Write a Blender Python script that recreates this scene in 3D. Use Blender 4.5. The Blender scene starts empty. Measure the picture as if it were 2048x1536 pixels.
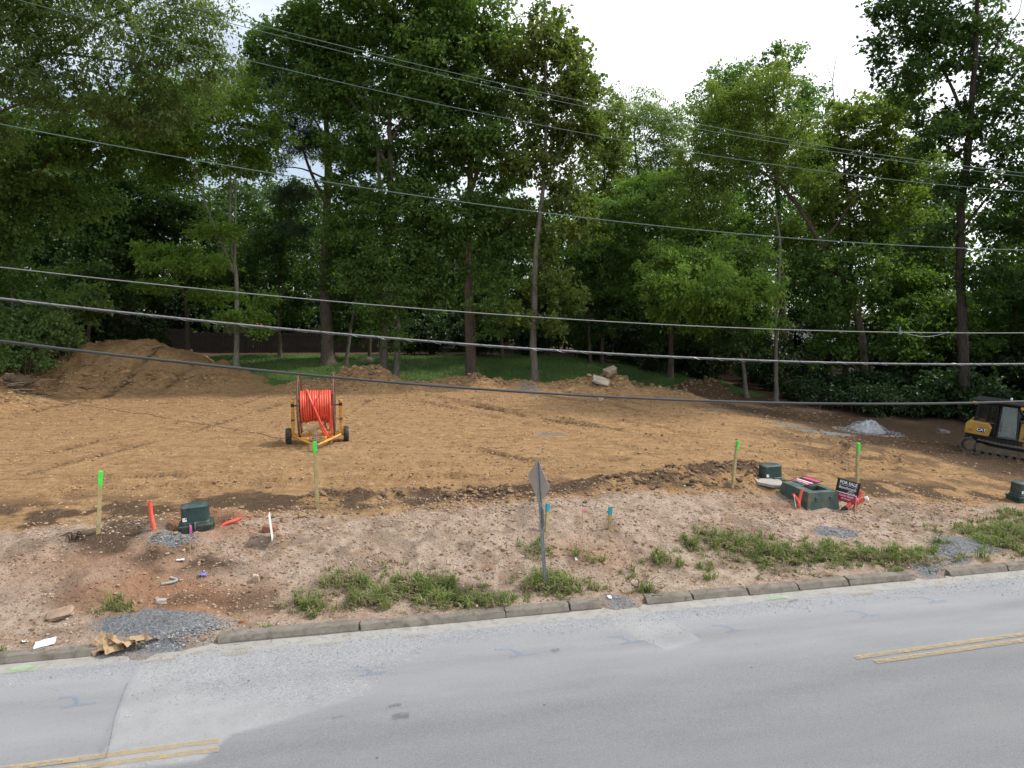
import bpy, bmesh, math, random
import numpy as np
from mathutils import Vector, Matrix, Euler

# ------------------------------------------------------------------ camera, world, sun, exposure
scn = bpy.context.scene
col = scn.collection
R = math.radians

cam_data = bpy.data.cameras.new("camera")
cam_data.sensor_width = 36.0
cam_data.lens = 25.0
cam_data.clip_start = 0.1
cam_data.clip_end = 3000.0
camera = bpy.data.objects.new("camera", cam_data)
col.objects.link(camera)
camera.location = (0.0, 0.0, 6.5)
camera.rotation_euler = (R(90 - 5.94), 0.0, 0.0)
scn.camera = camera

SUN_ELEV, SUN_AZ = 51.0, 80.0          # azimuth measured from +Y (straight ahead) towards +X (right)
world = bpy.data.worlds.new("World")
scn.world = world
world.use_nodes = True
wn, wl = world.node_tree.nodes, world.node_tree.links
wn.clear()
w_out = wn.new("ShaderNodeOutputWorld")
w_bg = wn.new("ShaderNodeBackground")
w_sky = wn.new("ShaderNodeTexSky")
w_sky.sky_type = 'NISHITA'
w_sky.sun_disc = False
w_sky.sun_elevation = R(SUN_ELEV)
w_sky.sun_rotation = R(SUN_AZ)
w_sky.altitude = 100
w_sky.air_density = 1.0
w_sky.dust_density = 2.0
w_sky.ozone_density = 1.5
w_bg.inputs[1].default_value = 0.145
# thin bright veil of high cloud
w_tc = wn.new("ShaderNodeTexCoord")
w_noise = wn.new("ShaderNodeTexNoise")
w_noise.inputs['Scale'].default_value = 1.6
w_noise.inputs['Detail'].default_value = 5
w_noise.inputs['Roughness'].default_value = 0.55
w_ramp = wn.new("ShaderNodeValToRGB")
w_ramp.color_ramp.elements[0].position = 0.43
w_ramp.color_ramp.elements[0].color = (0.22, 0.22, 0.22, 1)
w_ramp.color_ramp.elements[1].position = 0.68
w_ramp.color_ramp.elements[1].color = (0.97, 0.97, 0.97, 1)
w_mix = wn.new("ShaderNodeMix")
w_mix.data_type = 'RGBA'
w_mix.inputs[7].default_value = (9.6, 9.9, 10.2, 1)
w_map = wn.new("ShaderNodeMapping")
w_map.inputs['Location'].default_value = (0.55, 0.2, 0.0)
w_map.inputs['Scale'].default_value = (1.0, 1.0, 1.6)
wl.new(w_tc.outputs['Generated'], w_map.inputs[0])
wl.new(w_map.outputs[0], w_noise.inputs['Vector'])
w_dot = wn.new("ShaderNodeVectorMath")      # the veil is whiter towards the sun
w_dot.operation = 'DOT_PRODUCT'
w_dot.inputs[1].default_value = (math.sin(R(SUN_AZ)) * math.cos(R(SUN_ELEV)), math.cos(R(SUN_AZ)) * math.cos(R(SUN_ELEV)), math.sin(R(SUN_ELEV)))
w_glow = wn.new("ShaderNodeMapRange")
w_glow.inputs[1].default_value = -0.05
w_glow.inputs[2].default_value = 0.5
w_glow.inputs[3].default_value = -0.20
w_glow.inputs[4].default_value = 0.22
w_add = wn.new("ShaderNodeMath")
w_add.operation = 'ADD'
wl.new(w_tc.outputs['Generated'], w_dot.inputs[0])
wl.new(w_dot.outputs['Value'], w_glow.inputs[0])
wl.new(w_noise.outputs['Fac'], w_add.inputs[0])
wl.new(w_glow.outputs[0], w_add.inputs[1])
wl.new(w_add.outputs[0], w_ramp.inputs[0])
wl.new(w_ramp.outputs[0], w_mix.inputs[0])
wl.new(w_sky.outputs[0], w_mix.inputs[6])
wl.new(w_mix.outputs[2], w_bg.inputs[0])
wl.new(w_bg.outputs[0], w_out.inputs[0])

sun_data = bpy.data.lights.new("sun", 'SUN')
sun_data.energy = 3.3
sun_data.angle = R(4.0)
sun_data.color = (1.0, 0.95, 0.88)
sun = bpy.data.objects.new("sun", sun_data)
col.objects.link(sun)
sun.location = (30, 40, 60)
_sd = Vector((math.sin(R(SUN_AZ)) * math.cos(R(SUN_ELEV)), math.cos(R(SUN_AZ)) * math.cos(R(SUN_ELEV)), math.sin(R(SUN_ELEV))))
sun.rotation_euler = (-_sd).to_track_quat('-Z', 'Y').to_euler()

scn.view_settings.view_transform = 'Standard'
scn.view_settings.look = 'None'
scn.view_settings.exposure = 0.12
scn.view_settings.gamma = 1.0
scn.view_settings.use_curve_mapping = False
scn.cycles.max_bounces = 6
scn.cycles.diffuse_bounces = 3
scn.cycles.glossy_bounces = 2
scn.cycles.transmission_bounces = 4
scn.cycles.transparent_max_bounces = 6
scn.cycles.sample_clamp_indirect = 6

# ------------------------------------------------------------------ helpers
rng = np.random.default_rng(7)
random.seed(7)


def tag(o, label=None, cat=None, group=None, kind=None):
    if label: o['label'] = label
    if cat: o['category'] = cat
    if group: o['group'] = group
    if kind: o['kind'] = kind
    return o


def link(name, me, material=None, parent=None):
    o = bpy.data.objects.new(name, me)
    col.objects.link(o)
    if material is not None and len(me.materials) == 0:
        me.materials.append(material)
    if parent is not None:
        o.parent = parent
    return o


def empty(name, loc, rot=(0, 0, 0)):
    o = bpy.data.objects.new(name, None)
    col.objects.link(o)
    o.location = loc
    o.rotation_euler = rot
    o.empty_display_size = 0.3
    return o


def copy_tree(o, parent=None):
    c = o.copy()
    col.objects.link(c)
    if parent is not None:
        c.parent = parent
    for ch in list(o.children):
        copy_tree(ch, c)
    return c


def mesh_np(name, V, F, smooth=False, attrs=None):
    """mesh from an (n,3) vertex array and a (m,3|4) face array, fast"""
    me = bpy.data.meshes.new(name)
    V = np.asarray(V, dtype=np.float32)
    F = np.asarray(F, dtype=np.int32)
    m, k = F.shape
    me.vertices.add(len(V))
    me.vertices.foreach_set('co', V.ravel())
    me.loops.add(m * k)
    me.loops.foreach_set('vertex_index', F.ravel())
    me.polygons.add(m)
    me.polygons.foreach_set('loop_start', np.arange(0, m * k, k, dtype=np.int32))
    try:
        me.polygons.foreach_set('loop_total', np.full(m, k, dtype=np.int32))
    except Exception:
        pass
    me.polygons.foreach_set('use_smooth', np.full(m, smooth, dtype=bool))
    me.update(calc_edges=True)
    for an, arr in (attrs or {}).items():
        a = me.attributes.new(an, 'FLOAT', 'POINT')
        a.data.foreach_set('value', np.asarray(arr, dtype=np.float32))
    return me


class MB:
    """collects shapes for ONE mesh object"""
    def __init__(s):
        s.v, s.f = [], []

    def add(s, V, F):
        o = len(s.v)
        s.v += [tuple(map(float, p)) for p in V]
        s.f += [tuple(int(i) + o for i in f) for f in F]
        return s

    def box(s, c, d, rot=None, taper=1.0):
        x, y, z = d[0] / 2, d[1] / 2, d[2] / 2
        P = [(-x, -y, -z), (x, -y, -z), (x, y, -z), (-x, y, -z)] + [(a * taper, b * taper, z) for a, b in ((-x, -y), (x, -y), (x, y), (-x, y))]
        M = Euler(rot).to_matrix() if rot is not None else Matrix.Identity(3)
        P = [M @ Vector(p) + Vector(c) for p in P]
        return s.add(P, [(3, 2, 1, 0), (4, 5, 6, 7), (0, 1, 5, 4), (1, 2, 6, 5), (2, 3, 7, 6), (3, 0, 4, 7)])

    def prism(s, poly, axis, a, b):
        """poly: 2-D outline; axis 'x','y','z' is the extrusion axis from a to b"""
        def P(p, t):
            return {'x': (t, p[0], p[1]), 'y': (p[0], t, p[1]), 'z': (p[0], p[1], t)}[axis]
        n = len(poly)
        V = [P(p, a) for p in poly] + [P(p, b) for p in poly]
        F = [tuple(range(n - 1, -1, -1)), tuple(range(n, 2 * n))] + [(i, (i + 1) % n, n + (i + 1) % n, n + i) for i in range(n)]
        return s.add(V, F)

    def tube(s, pts, r, n=8, closed=False, caps=True):
        pts = [Vector(p) for p in pts]
        m = len(pts)
        rr = r if hasattr(r, '__len__') else [r] * m
        V, F = [], []
        up = None
        for i, p in enumerate(pts):
            if closed:
                d = pts[(i + 1) % m] - pts[i - 1]
            else:
                d = pts[min(i + 1, m - 1)] - pts[max(i - 1, 0)]
            d.normalize()
            if up is None:
                up = Vector((0, 0, 1)) if abs(d.z) < 0.9 else Vector((1, 0, 0))
            a = d.cross(up)
            if a.length < 1e-6:
                a = d.orthogonal()
            a.normalize()
            b = a.cross(d).normalized()
            up = b
            for k in range(n):
                t = 2 * math.pi * k / n
                V.append(p + (a * math.cos(t) + b * math.sin(t)) * rr[i])
        for i in range(m if closed else m - 1):
            j = (i + 1) % m
            for k in range(n):
                k2 = (k + 1) % n
                F.append((i * n + k, j * n + k, j * n + k2, i * n + k2))
        if caps and not closed:
            F.append(tuple(range(n)))
            F.append(tuple(range((m - 1) * n + n - 1, (m - 1) * n - 1, -1)))
        return s.add(V, F)

    def lathe(s, prof, c=(0, 0, 0), axis='z', n=24):
        """prof: (r, h) pairs around axis through c"""
        V, F = [], []
        for r, h in prof:
            for k in range(n):
                t = 2 * math.pi * k / n
                x, y = r * math.cos(t), r * math.sin(t)
                p = {'z': (x, y, h), 'x': (h, x, y), 'y': (x, h, y)}[axis]
                V.append((p[0] + c[0], p[1] + c[1], p[2] + c[2]))
        for i in range(len(prof) - 1):
            for k in range(n):
                k2 = (k + 1) % n
                F.append((i * n + k, i * n + k2, (i + 1) * n + k2, (i + 1) * n + k))
        F.append(tuple(range(n - 1, -1, -1)))
        F.append(tuple((len(prof) - 1) * n + k for k in range(n)))
        return s.add(V, F)

    def build(s, name, material, parent=None, smooth=False, bevel=0.0, loc=None, rot=None):
        me = bpy.data.meshes.new(name)
        me.from_pydata(s.v, [], s.f)
        bm = bmesh.new()
        bm.from_mesh(me)
        bmesh.ops.recalc_face_normals(bm, faces=bm.faces)
        bm.to_mesh(me)
        bm.free()
        if smooth:
            me.polygons.foreach_set('use_smooth', [True] * len(me.polygons))
            try:
                me.set_sharp_from_angle(angle=R(38))
            except Exception:
                pass
        me.update()
        o = link(name, me, material, parent)
        if bevel > 0:
            b = o.modifiers.new('bevel', 'BEVEL')
            b.width = bevel
            b.segments = 2
            b.limit_method = 'ANGLE'
            b.angle_limit = R(35)
        if loc is not None: o.location = loc
        if rot is not None: o.rotation_euler = rot
        return o


def nd(nt, kind, **kw):
    n = nt.nodes.new(kind)
    for k, v in kw.items():
        if k in ('data_type', 'blend_type', 'operation', 'feature', 'attribute_name', 'noise_dimensions', 'distance'):
            setattr(n, k, v)
        else:
            n.inputs[k.replace('_', ' ')].default_value = v
    return n


def new_mat(name):
    m = bpy.data.materials.new(name)
    m.use_nodes = True
    nt = m.node_tree
    nt.nodes.clear()
    out = nt.nodes.new("ShaderNodeOutputMaterial")
    b = nt.nodes.new("ShaderNodeBsdfPrincipled")
    nt.links.new(b.outputs[0], out.inputs[0])
    return m, nt, b, out


def mix_rgb(nt, fac, a, b, blend='MIX'):
    n = nt.nodes.new("ShaderNodeMix")
    n.data_type = 'RGBA'
    n.blend_type = blend
    for sock, v in ((n.inputs[0], fac), (n.inputs[6], a), (n.inputs[7], b)):
        if isinstance(v, (int, float)):
            sock.default_value = v
        elif isinstance(v, (tuple, list)):
            sock.default_value = (*v[:3], 1)
        else:
            nt.links.new(v, sock)
    return n.outputs[2]


def math_n(nt, op, a, b=0.0, clamp=False):
    n = nt.nodes.new("ShaderNodeMath")
    n.operation = op
    n.use_clamp = clamp
    for sock, v in ((n.inputs[0], a), (n.inputs[1], b)):
        if isinstance(v, (int, float)):
            sock.default_value = v
        else:
            nt.links.new(v, sock)
    return n.outputs[0]


def map_range(nt, v, a, b, c=0.0, d=1.0):
    n = nt.nodes.new("ShaderNodeMapRange")
    nt.links.new(v, n.inputs[0])
    for i, x in enumerate((a, b, c, d)):
        n.inputs[i + 1].default_value = x
    return n.outputs[0]


def noise(nt, vec, scale, detail=4, rough=0.55):
    n = nt.nodes.new("ShaderNodeTexNoise")
    n.inputs['Scale'].default_value = scale
    n.inputs['Detail'].default_value = detail
    n.inputs['Roughness'].default_value = rough
    if vec is not None:
        nt.links.new(vec, n.inputs['Vector'])
    return n.outputs['Fac']


def attr(nt, name):
    n = nt.nodes.new("ShaderNodeAttribute")
    n.attribute_name = name
    return n.outputs['Fac']


def bump(nt, bsdf, h, strength=0.4, dist=0.02):
    n = nt.nodes.new("ShaderNodeBump")
    n.inputs['Strength'].default_value = strength
    n.inputs['Distance'].default_value = dist
    nt.links.new(h, n.inputs['Height'])
    nt.links.new(n.outputs[0], bsdf.inputs['Normal'])


def plain(name, color, rough=0.6, metal=0.0, var=0.25, scale=6.0, dirt=None, dirt_amt=0.5, bmp=0.0, spec=0.5):
    """procedural material: base colour with mottling and optional dirt blotches"""
    m, nt, b, out = new_mat(name)
    tc = nt.nodes.new("ShaderNodeTexCoord")
    f = noise(nt, tc.outputs['Object'], scale, 5)
    f2 = map_range(nt, f, 0.3, 0.7)
    dark = tuple(c * (1 - var) for c in color)
    lite = tuple(min(1, c * (1 + var * 0.6)) for c in color)
    c = mix_rgb(nt, f2, dark, lite)
    if dirt is not None:
        d = map_range(nt, noise(nt, tc.outputs['Object'], scale * 0.6, 6, 0.65), 0.48, 0.68, 0.0, dirt_amt)
        c = mix_rgb(nt, d, c, dirt)
        nt.links.new(map_range(nt, d, 0, 1, rough, 0.95), b.inputs['Roughness'])
    else:
        b.inputs['Roughness'].default_value = rough
    nt.links.new(c, b.inputs['Base Color'])
    b.inputs['Metallic'].default_value = metal
    b.inputs['Specular IOR Level'].default_value = spec
    if bmp > 0:
        bump(nt, b, noise(nt, tc.outputs['Object'], scale * 8, 4), bmp, 0.01)
    return m

# ------------------------------------------------------------------ the lie of the land
# u runs along the road to the right, v away from it; v = 0 just behind the kerb
TU, TV, ORG = (0.97765, 0.21021), (-0.21021, 0.97765), (0.0, 14.96)
ROAD_ANGLE = math.atan2(TU[1], TU[0])


def to_uv(x, y):
    return (x - ORG[0]) * TU[0] + (y - ORG[1]) * TU[1], (x - ORG[0]) * TV[0] + (y - ORG[1]) * TV[1]


def to_xy(u, v):
    return ORG[0] + u * TU[0] + v * TV[0], ORG[1] + u * TU[1] + v * TV[1]


def sstep(x, a, b):
    t = np.clip((np.asarray(x, float) - a) / (b - a), 0, 1)
    return t * t * (3 - 2 * t)


def _hash(i, j, seed):
    h = (i.astype(np.int64) * 374761393 + j.astype(np.int64) * 668265263 + seed * 974711) & 0x7fffffff
    h = ((h ^ (h >> 13)) * 1274126177) & 0x7fffffff
    h = ((h ^ (h >> 16)) * 60493) & 0x7fffffff
    return (h % 65536) / 65535.0


def vnoise(x, y, seed=0):
    xi, yi = np.floor(x), np.floor(y)
    fx, fy = x - xi, y - yi
    fx, fy = fx * fx * (3 - 2 * fx), fy * fy * (3 - 2 * fy)
    a, b = _hash(xi, yi, seed), _hash(xi + 1, yi, seed)
    c, d = _hash(xi, yi + 1, seed), _hash(xi + 1, yi + 1, seed)
    return (a + (b - a) * fx) * (1 - fy) + (c + (d - c) * fx) * fy


def fbm(x, y, scale, octaves=4, seed=0, gain=0.5):
    """0..1, centred on 0.5; scale in metres"""
    s, amp, tot = 0.0, 1.0, 0.0
    for o in range(octaves):
        k = (2.03 ** o) / scale
        s = s + amp * vnoise(x * k + 17.3 * o, y * k - 9.1 * o, seed + o)
        tot += amp
        amp *= gain
    return s / tot


def seg_dist(x, y, pts):
    """distance to a polyline and the arc length of the nearest point"""
    best = np.full(np.shape(x), 1e9)
    arc = np.zeros(np.shape(x))
    s0 = 0.0
    for (ax, ay), (bx, by) in zip(pts[:-1], pts[1:]):
        dx, dy = bx - ax, by - ay
        L = math.hypot(dx, dy)
        t = np.clip(((x - ax) * dx + (y - ay) * dy) / (L * L), 0, 1)
        d = np.hypot(x - ax - t * dx, y - ay - t * dy)
        arc = np.where(d < best, s0 + t * L, arc)
        best = np.minimum(best, d)
        s0 += L
    return best, arc


# mounds: x, y, radius x, radius y, height, seed
MOUNDS = [(-26.4, 48.2, 5.0, 4.2, 2.95, 1), (-21.8, 47.8, 3.6, 3.4, 1.6, 2), (-9.8, 46.4, 2.2, 1.9, 1.35, 3), (-12.6, 46.0, 2.8, 1.4, 0.5, 4),
          (-2.6, 46.2, 2.6, 1.5, 0.72, 5), (0.6, 46.0, 1.9, 1.2, 0.5, 6), (5.9, 45.8, 2.4, 1.5, 0.9, 7), (9.4, 45.4, 2.6, 1.2, 0.45, 8), (-6.4, 46.2, 2.0, 1.1, 0.4, 14), (3.0, 46.0, 1.6, 1.0, 0.45, 15),
          (13.3, 49.0, 1.5, 1.0, 0.85, 9), (-30.0, 41.5, 2.4, 3.6, 1.15, 10), (-28.0, 37.0, 2.2, 3.0, 0.7, 11), (-30.2, 46.0, 2.8, 3.0, 1.6, 12)]


def base_z(x, y):
    """smooth lie of the cleared pad, bank, lawn and wood floor"""
    x, y = np.asarray(x, float), np.asarray(y, float)
    u, v = to_uv(x, y)
    z = 1.18 + 0.012 * (y - 27)
    fall = 1.75 * sstep(x, 2.5, 26.0)
    z = z - fall
    lawn = sstep(y, 47.5, 58.0) * (1 - sstep(x, 2, 18))
    z = z + 1.0 * lawn - 0.012 * np.maximum(y - 47, 0)
    z = z + 0.35 * sstep(y, 45, 52) * sstep(x, 6, 14)
    z = z + 1.2 * sstep(-x, 28, 36) * sstep(y, 24, 40)
    zb = 0.115 + 0.03 * sstep(v, 0, 1) + 0.10 * np.maximum(fbm(x, y, 0.8, 3, 9) - 0.42, 0)
    s = sstep(v, -0.3, 5.0)
    z = zb * (1 - s) + z * s
    # verge rises a bit faster in the middle
    z = z + 0.16 * sstep(v, 0.6, 2.4) * (1 - sstep(v, 3.2, 5.4)) * (1 - sstep(x, 2, 12))
    # stone and mud washed out through the gaps in the kerb, thinning raggedly over the gutter
    inset = np.maximum.reduce([np.minimum(u - a, b - u) for a, b in ((-8.15, -5.9), (1.88, 3.02), (9.84, 10.96))])
    ramp = 0.075 + 0.33 * (v + 0.3) + 0.16 * (fbm(x, y, 0.4, 3, 15) - 0.5) - 0.14 * (1 - sstep(inset, -0.02, 0.3))
    gap = (inset > -0.05) & (v > -0.75)
    return np.where(v < -0.3, np.where(gap, ramp, -0.12), z)


def mound_z(x, y):
    m = np.zeros(np.shape(x))
    for cx, cy, rx, ry, h, sd in MOUNDS:
        w = 0.35 * (fbm(x, y, 2.2, 3, 40 + sd) - 0.5)
        r = np.sqrt(((x - cx) / rx) ** 2 + ((y - cy) / ry) ** 2) + w
        m = np.maximum(m, h * np.clip(1 - (np.maximum(r, 0) / 1.6) ** 2.1, 0, 1) ** 1.5)
    return m


RUTS = [  # dozer and tyre tracks over the pad: points, width, depth, cleats
    ([(-3.5, 40), (2.0, 33), (8.5, 28.5), (16, 27)], 0.45, 0.06, 0.5),
    ([(-1.6, 40.8), (3.8, 34.5), (10, 30.2), (17, 29)], 0.45, 0.06, 0.5),
    ([(1, 43), (7, 37), (13, 34), (19, 33), (24, 33.5)], 0.5, 0.07, 0.5),
    ([(3, 44), (8.6, 38.8), (14, 36), (19, 35.2), (24, 35.5)], 0.5, 0.07, 0.5),
    ([(5, 26.5), (10, 27), (13.4, 29), (15.5, 32.5), (16, 37)], 0.4, 0.08, 0.4),
    ([(5, 24.8), (11, 25), (15, 27.6), (17.2, 31.5), (17.8, 36)], 0.4, 0.08, 0.4),
    ([(-16, 22.5), (-14, 30), (-12.8, 38), (-12.5, 45)], 0.45, 0.045, 0.45),
    ([(-18.2, 22.5), (-16.2, 30), (-15, 38), (-14.6, 45)], 0.45, 0.045, 0.45),
    ([(-11, 21.0), (-9.4, 27), (-8.6, 32), (-8.2, 40)], 0.4, 0.05, 0.45),
    ([(-24, 26), (-22.5, 34), (-21.5, 42), (-21, 47)], 0.45, 0.05, 0.45),
    ([(-26.2, 26), (-24.8, 34), (-23.9, 42), (-23.4, 47)], 0.45, 0.05, 0.45),
    ([(-13.5, 20.6), (-9.5, 21.5), (-5.5, 22.2), (-1, 22.6), (4, 23.4)], 0.5, 0.06, 0.4),
    ([(-14.5, 22.0), (-9.5, 23.0), (-5.5, 23.8), (-1, 24.3), (4, 25.2)], 0.5, 0.06, 0.4),
    ([(14, 28.5), (19, 27.8), (26, 27.5)], 0.5, 0.06, 0.5),
    ([(13, 26.6), (19, 25.9), (26, 25.4)], 0.5, 0.06, 0.5),
    ([(-2.5, 28), (0.5, 24.8), (4.5, 23.0), (9, 23.6)], 0.4, 0.05, 0.4),
    ([(-7, 42), (-2, 36), (3, 30), (5.5, 26.5)], 0.45, 0.05, 0.5),
    ([(-5.2, 42.5), (-0.2, 36.8), (4.8, 31), (7.4, 27.6)], 0.45, 0.05, 0.5),
]


def rut_z(x, y):
    z = np.zeros(np.shape(x))
    churn = np.zeros(np.shape(x))
    for pts, w, dep, cl in RUTS:
        d, a = seg_dist(x, y, pts)
        wob = 0.14 * (vnoise(a * 0.6, a * 0 + 3.3, 5) - 0.5)
        d = np.abs(d + wob)
        inside = 1 - sstep(d, w * 0.40, w * 0.62)
        lip = np.exp(-((d - w * 0.72) / 0.12) ** 2)
        cleat = np.where((a / 0.2) % 1.0 < 0.35, 1.0, 0.0)
        fade = 0.35 + 0.65 * sstep(fbm(x, y, 3.0, 2, 77), 0.4, 0.6)
        z = z + fade * 1.7 * (-dep * inside + 0.7 * dep * lip + cl * dep * cleat * inside)
        churn = np.maximum(churn, fade * np.maximum(inside * (1 - 0.6 * cleat), 0.5 * lip))
    return z, churn


BERM = [(-5.4, 20.1), (-2.0, 20.2), (1.6, 20.9), (4.4, 21.8), (6.2, 22.7), (8.2, 23.6)]


def berm_z(x, y):
    d, a = seg_dist(x, y, BERM)
    w = 0.55 + 0.35 * sstep(a, 6, 12)
    h = 0.16 + 0.26 * sstep(a, 5, 12)
    m = np.exp(-(d / w) ** 2)
    return h * m, m


PITS = [(-8.02, 17.6, 0.75, 0.22), (8.42, 22.75, 0.6, 0.08)]      # dug-out hollows round the green boxes


def ground_z(x, y, detail=True):
    x, y = np.asarray(x, float), np.asarray(y, float)
    u, v = to_uv(x, y)
    z = base_z(x, y) + mound_z(x, y)
    for cx, cy, r, dep in PITS:
        d = np.hypot(x - cx, y - cy)
        z = z - dep * (1 - sstep(d, r * 0.6, r * 1.15)) + 0.12 * np.exp(-((d - r * 1.35) / 0.28) ** 2)
    bz, bm = berm_z(x, y)
    z = z + bz
    if not detail:
        return z
    on = sstep(v, -0.3, 0.25)
    pad = sstep(v, 5.0, 7.0) * (1 - sstep(y, 46.5, 49))
    verge = on * (1 - sstep(v, 4.5, 6.5))
    rz, ch = rut_z(x, y)
    mz = mound_z(x, y)
    rough = np.clip(mz * 1.4, 0, 1)
    z = z + pad * rz
    z = z + on * 0.10 * (fbm(x, y, 2.6, 3, 3) - 0.5) * (1 - sstep(y, 48, 52) * 0.7)
    z = z + pad * (0.10 * (fbm(x, y, 0.55, 4, 11, 0.6) - 0.5) + 0.16 * np.maximum(fbm(x * 0.6, y, 0.34, 3, 13, 0.6) - 0.60, 0))
    cl = fbm(x, y, 0.42, 4, 21, 0.6)
    z = z + verge * (0.20 * (cl - 0.5) + 0.09 * np.maximum(fbm(x, y, 0.22, 2, 31) - 0.62, 0))
    z = z + bm * 0.34 * (fbm(x, y, 0.3, 3, 51, 0.6) - 0.45)
    z = z + rough * (0.95 * (fbm(x, y, 1.0, 5, 61, 0.62) - 0.5) + 0.8 * np.maximum(fbm(x, y, 0.7, 3, 71, 0.6) - 0.56, 0))
    return z


def gz(x, y):
    return float(ground_z(np.array([x]), np.array([y]))[0])

# ------------------------------------------------------------------ ground sheet (dirt, lawn and wood floor), one height field
def axis(parts):
    out = [np.array([parts[0][0]])]
    for a, b, st in parts:
        n = max(1, int(round((b - a) / st)))
        out.append(np.linspace(a, b, n + 1)[1:])
    return np.concatenate(out)


gu = axis([(-900, -200, 100), (-200, -60, 10), (-60, -34, 0.8), (-34, -14, 0.17), (-14, 18, 0.08), (18, 34, 0.16), (34, 60, 0.8), (60, 200, 10), (200, 900, 100)])
gv = axis([(-700, -100, 100), (-100, -20, 10), (-20, -0.6, 2), (-0.6, 8, 0.058), (8, 20, 0.10), (20, 34, 0.15), (34, 48, 0.35), (48, 100, 2.0), (100, 200, 10), (200, 1100, 100)])
U, Vv = np.meshgrid(gu, gv)
X, Y = to_xy(U, Vv)
shape = X.shape
x, y, u, v = X.ravel(), Y.ravel(), U.ravel(), Vv.ravel()
z = ground_z(x, y)
rz_, churn_ = rut_z(x, y)
bz_, berm_ = berm_z(x, y)
mz_ = mound_z(x, y)


def blob(cx, cy, r, soft=0.5, ry=None):
    ry = ry or r
    d = np.sqrt(((x - cx) / r) ** 2 + ((y - cy) / ry) ** 2) + 0.5 * (fbm(x, y, 0.9, 3, 91) - 0.5)
    return 1 - sstep(d, 1 - soft, 1 + soft * 0.3)


n1, n2, n3 = fbm(x, y, 3.5, 4, 101), fbm(x, y, 1.1, 4, 111), fbm(x, y, 6.0, 3, 121)
# pale washed verge between the kerb and the stakes
pale = sstep(v, -1.5, -1.0) * (1 - sstep(v + 2.2 * (n1 - 0.5), 4.0, 5.2))
pale = pale * (0.75 + 0.5 * (n2 - 0.4))
# dark moist topsoil: berm, scraped bands, wood edge; right-hand back corner adds painted tree shade
dark = 0.95 * berm_ * sstep(n2, 0.28, 0.5)
dark = np.maximum(dark, 0.95 * sstep(x + 0.47 * (y - 46) + 7 * (n1 - 0.5), 9.0, 14.0) * sstep(y + 4 * (n3 - .5), 25, 30))  # dark soil plus tree shade painted in, bounded by the shadow's slanting edge
dark = np.maximum(dark, 0.95 * sstep(y - 0.55 * np.maximum(x - 10, 0) * 0 + 3 * (n1 - 0.5), 44.5, 46.5) * sstep(x, 9, 14))
dark = np.maximum(dark, churn_ * (0.42 + 0.4 * sstep(n1, 0.4, 0.56)) * sstep(v, 5, 7))
dark = np.maximum(dark, 0.85 * sstep(v + 1.2 * (n1 - .5), 4.4, 5.2) * (1 - sstep(v + 3 * (n1 - .5), 6.0, 8.2)) * sstep(n2, 0.40, 0.56))
dark = np.maximum(dark, 0.6 * sstep(x + 6 * (n1 - 0.5), 8.0, 14.0) * sstep(y + 3 * (n3 - .5), 23.5, 26.5) * sstep(n2, 0.36, 0.58))
dark = np.maximum(dark, 0.6 * (1 - sstep(np.abs(v - 0.7 - 1.1 * (n1 - 0.5)), 0.2, 0.9)) * sstep(n2, 0.44, 0.6))
dark = np.maximum(dark, 0.42 * sstep(v, 0, 1) * (1 - sstep(v, 4, 6)) * sstep(fbm(x, y, 0.8, 4, 131, 0.6), 0.52, 0.64))
dark = np.maximum(dark, 0.8 * sstep(-x - 0.1 * (y - 36) + 2.2 * (n2 - .5), 27.2, 29.5) * sstep(n2, 0.38, 0.55))
dark = np.maximum(dark, 0.85 * blob(-9.6, 17.0, 1.4, 0.6) * sstep(n2, 0.4, 0.55))
dark = np.maximum(dark, 0.75 * blob(-7.4, 15.9, 1.9, 0.6, 0.7) * sstep(n2, 0.35, 0.55))
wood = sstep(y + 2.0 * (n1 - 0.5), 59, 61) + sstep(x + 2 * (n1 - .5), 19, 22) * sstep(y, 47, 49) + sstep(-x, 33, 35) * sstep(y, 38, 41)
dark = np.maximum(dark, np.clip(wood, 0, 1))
dark = dark * (1 - 0.95 * blob(-10.0, 13.55, 1.0, 0.5, 0.7))
# red subsoil
red = np.maximum.reduce([0.6 * blob(-8.6, 15.6, 4.2, 0.9, 1.7), 0.4 * blob(1.8, 17.2, 2.4, .9, 1.0), blob(-8.0, 18.2, 1.9, 0.6, 1.0), 0.85 * blob(-7.2, 14.7, 3.4, 0.9, 1.3), 0.6 * blob(-7.3, 17.1, 1.6, 0.6, .8),
                         0.8 * blob(-9.8, 34.5, 0.8, 0.6, 0.5), 0.7 * blob(-10.2, 32.2, 0.9, 0.6, 0.4), 0.55 * blob(7.2, 20.3, 1.9, 0.8, 1.0),
                         0.5 * blob(-3.2, 39.5, 1.4, 0.7), 0.45 * blob(13.0, 21.6, 2.2, 0.8, 0.8), 0.5 * blob(2.0, 17.0, 1.5, .7, .8), 0.4 * blob(-20, 36, 2, .8)])
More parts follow.
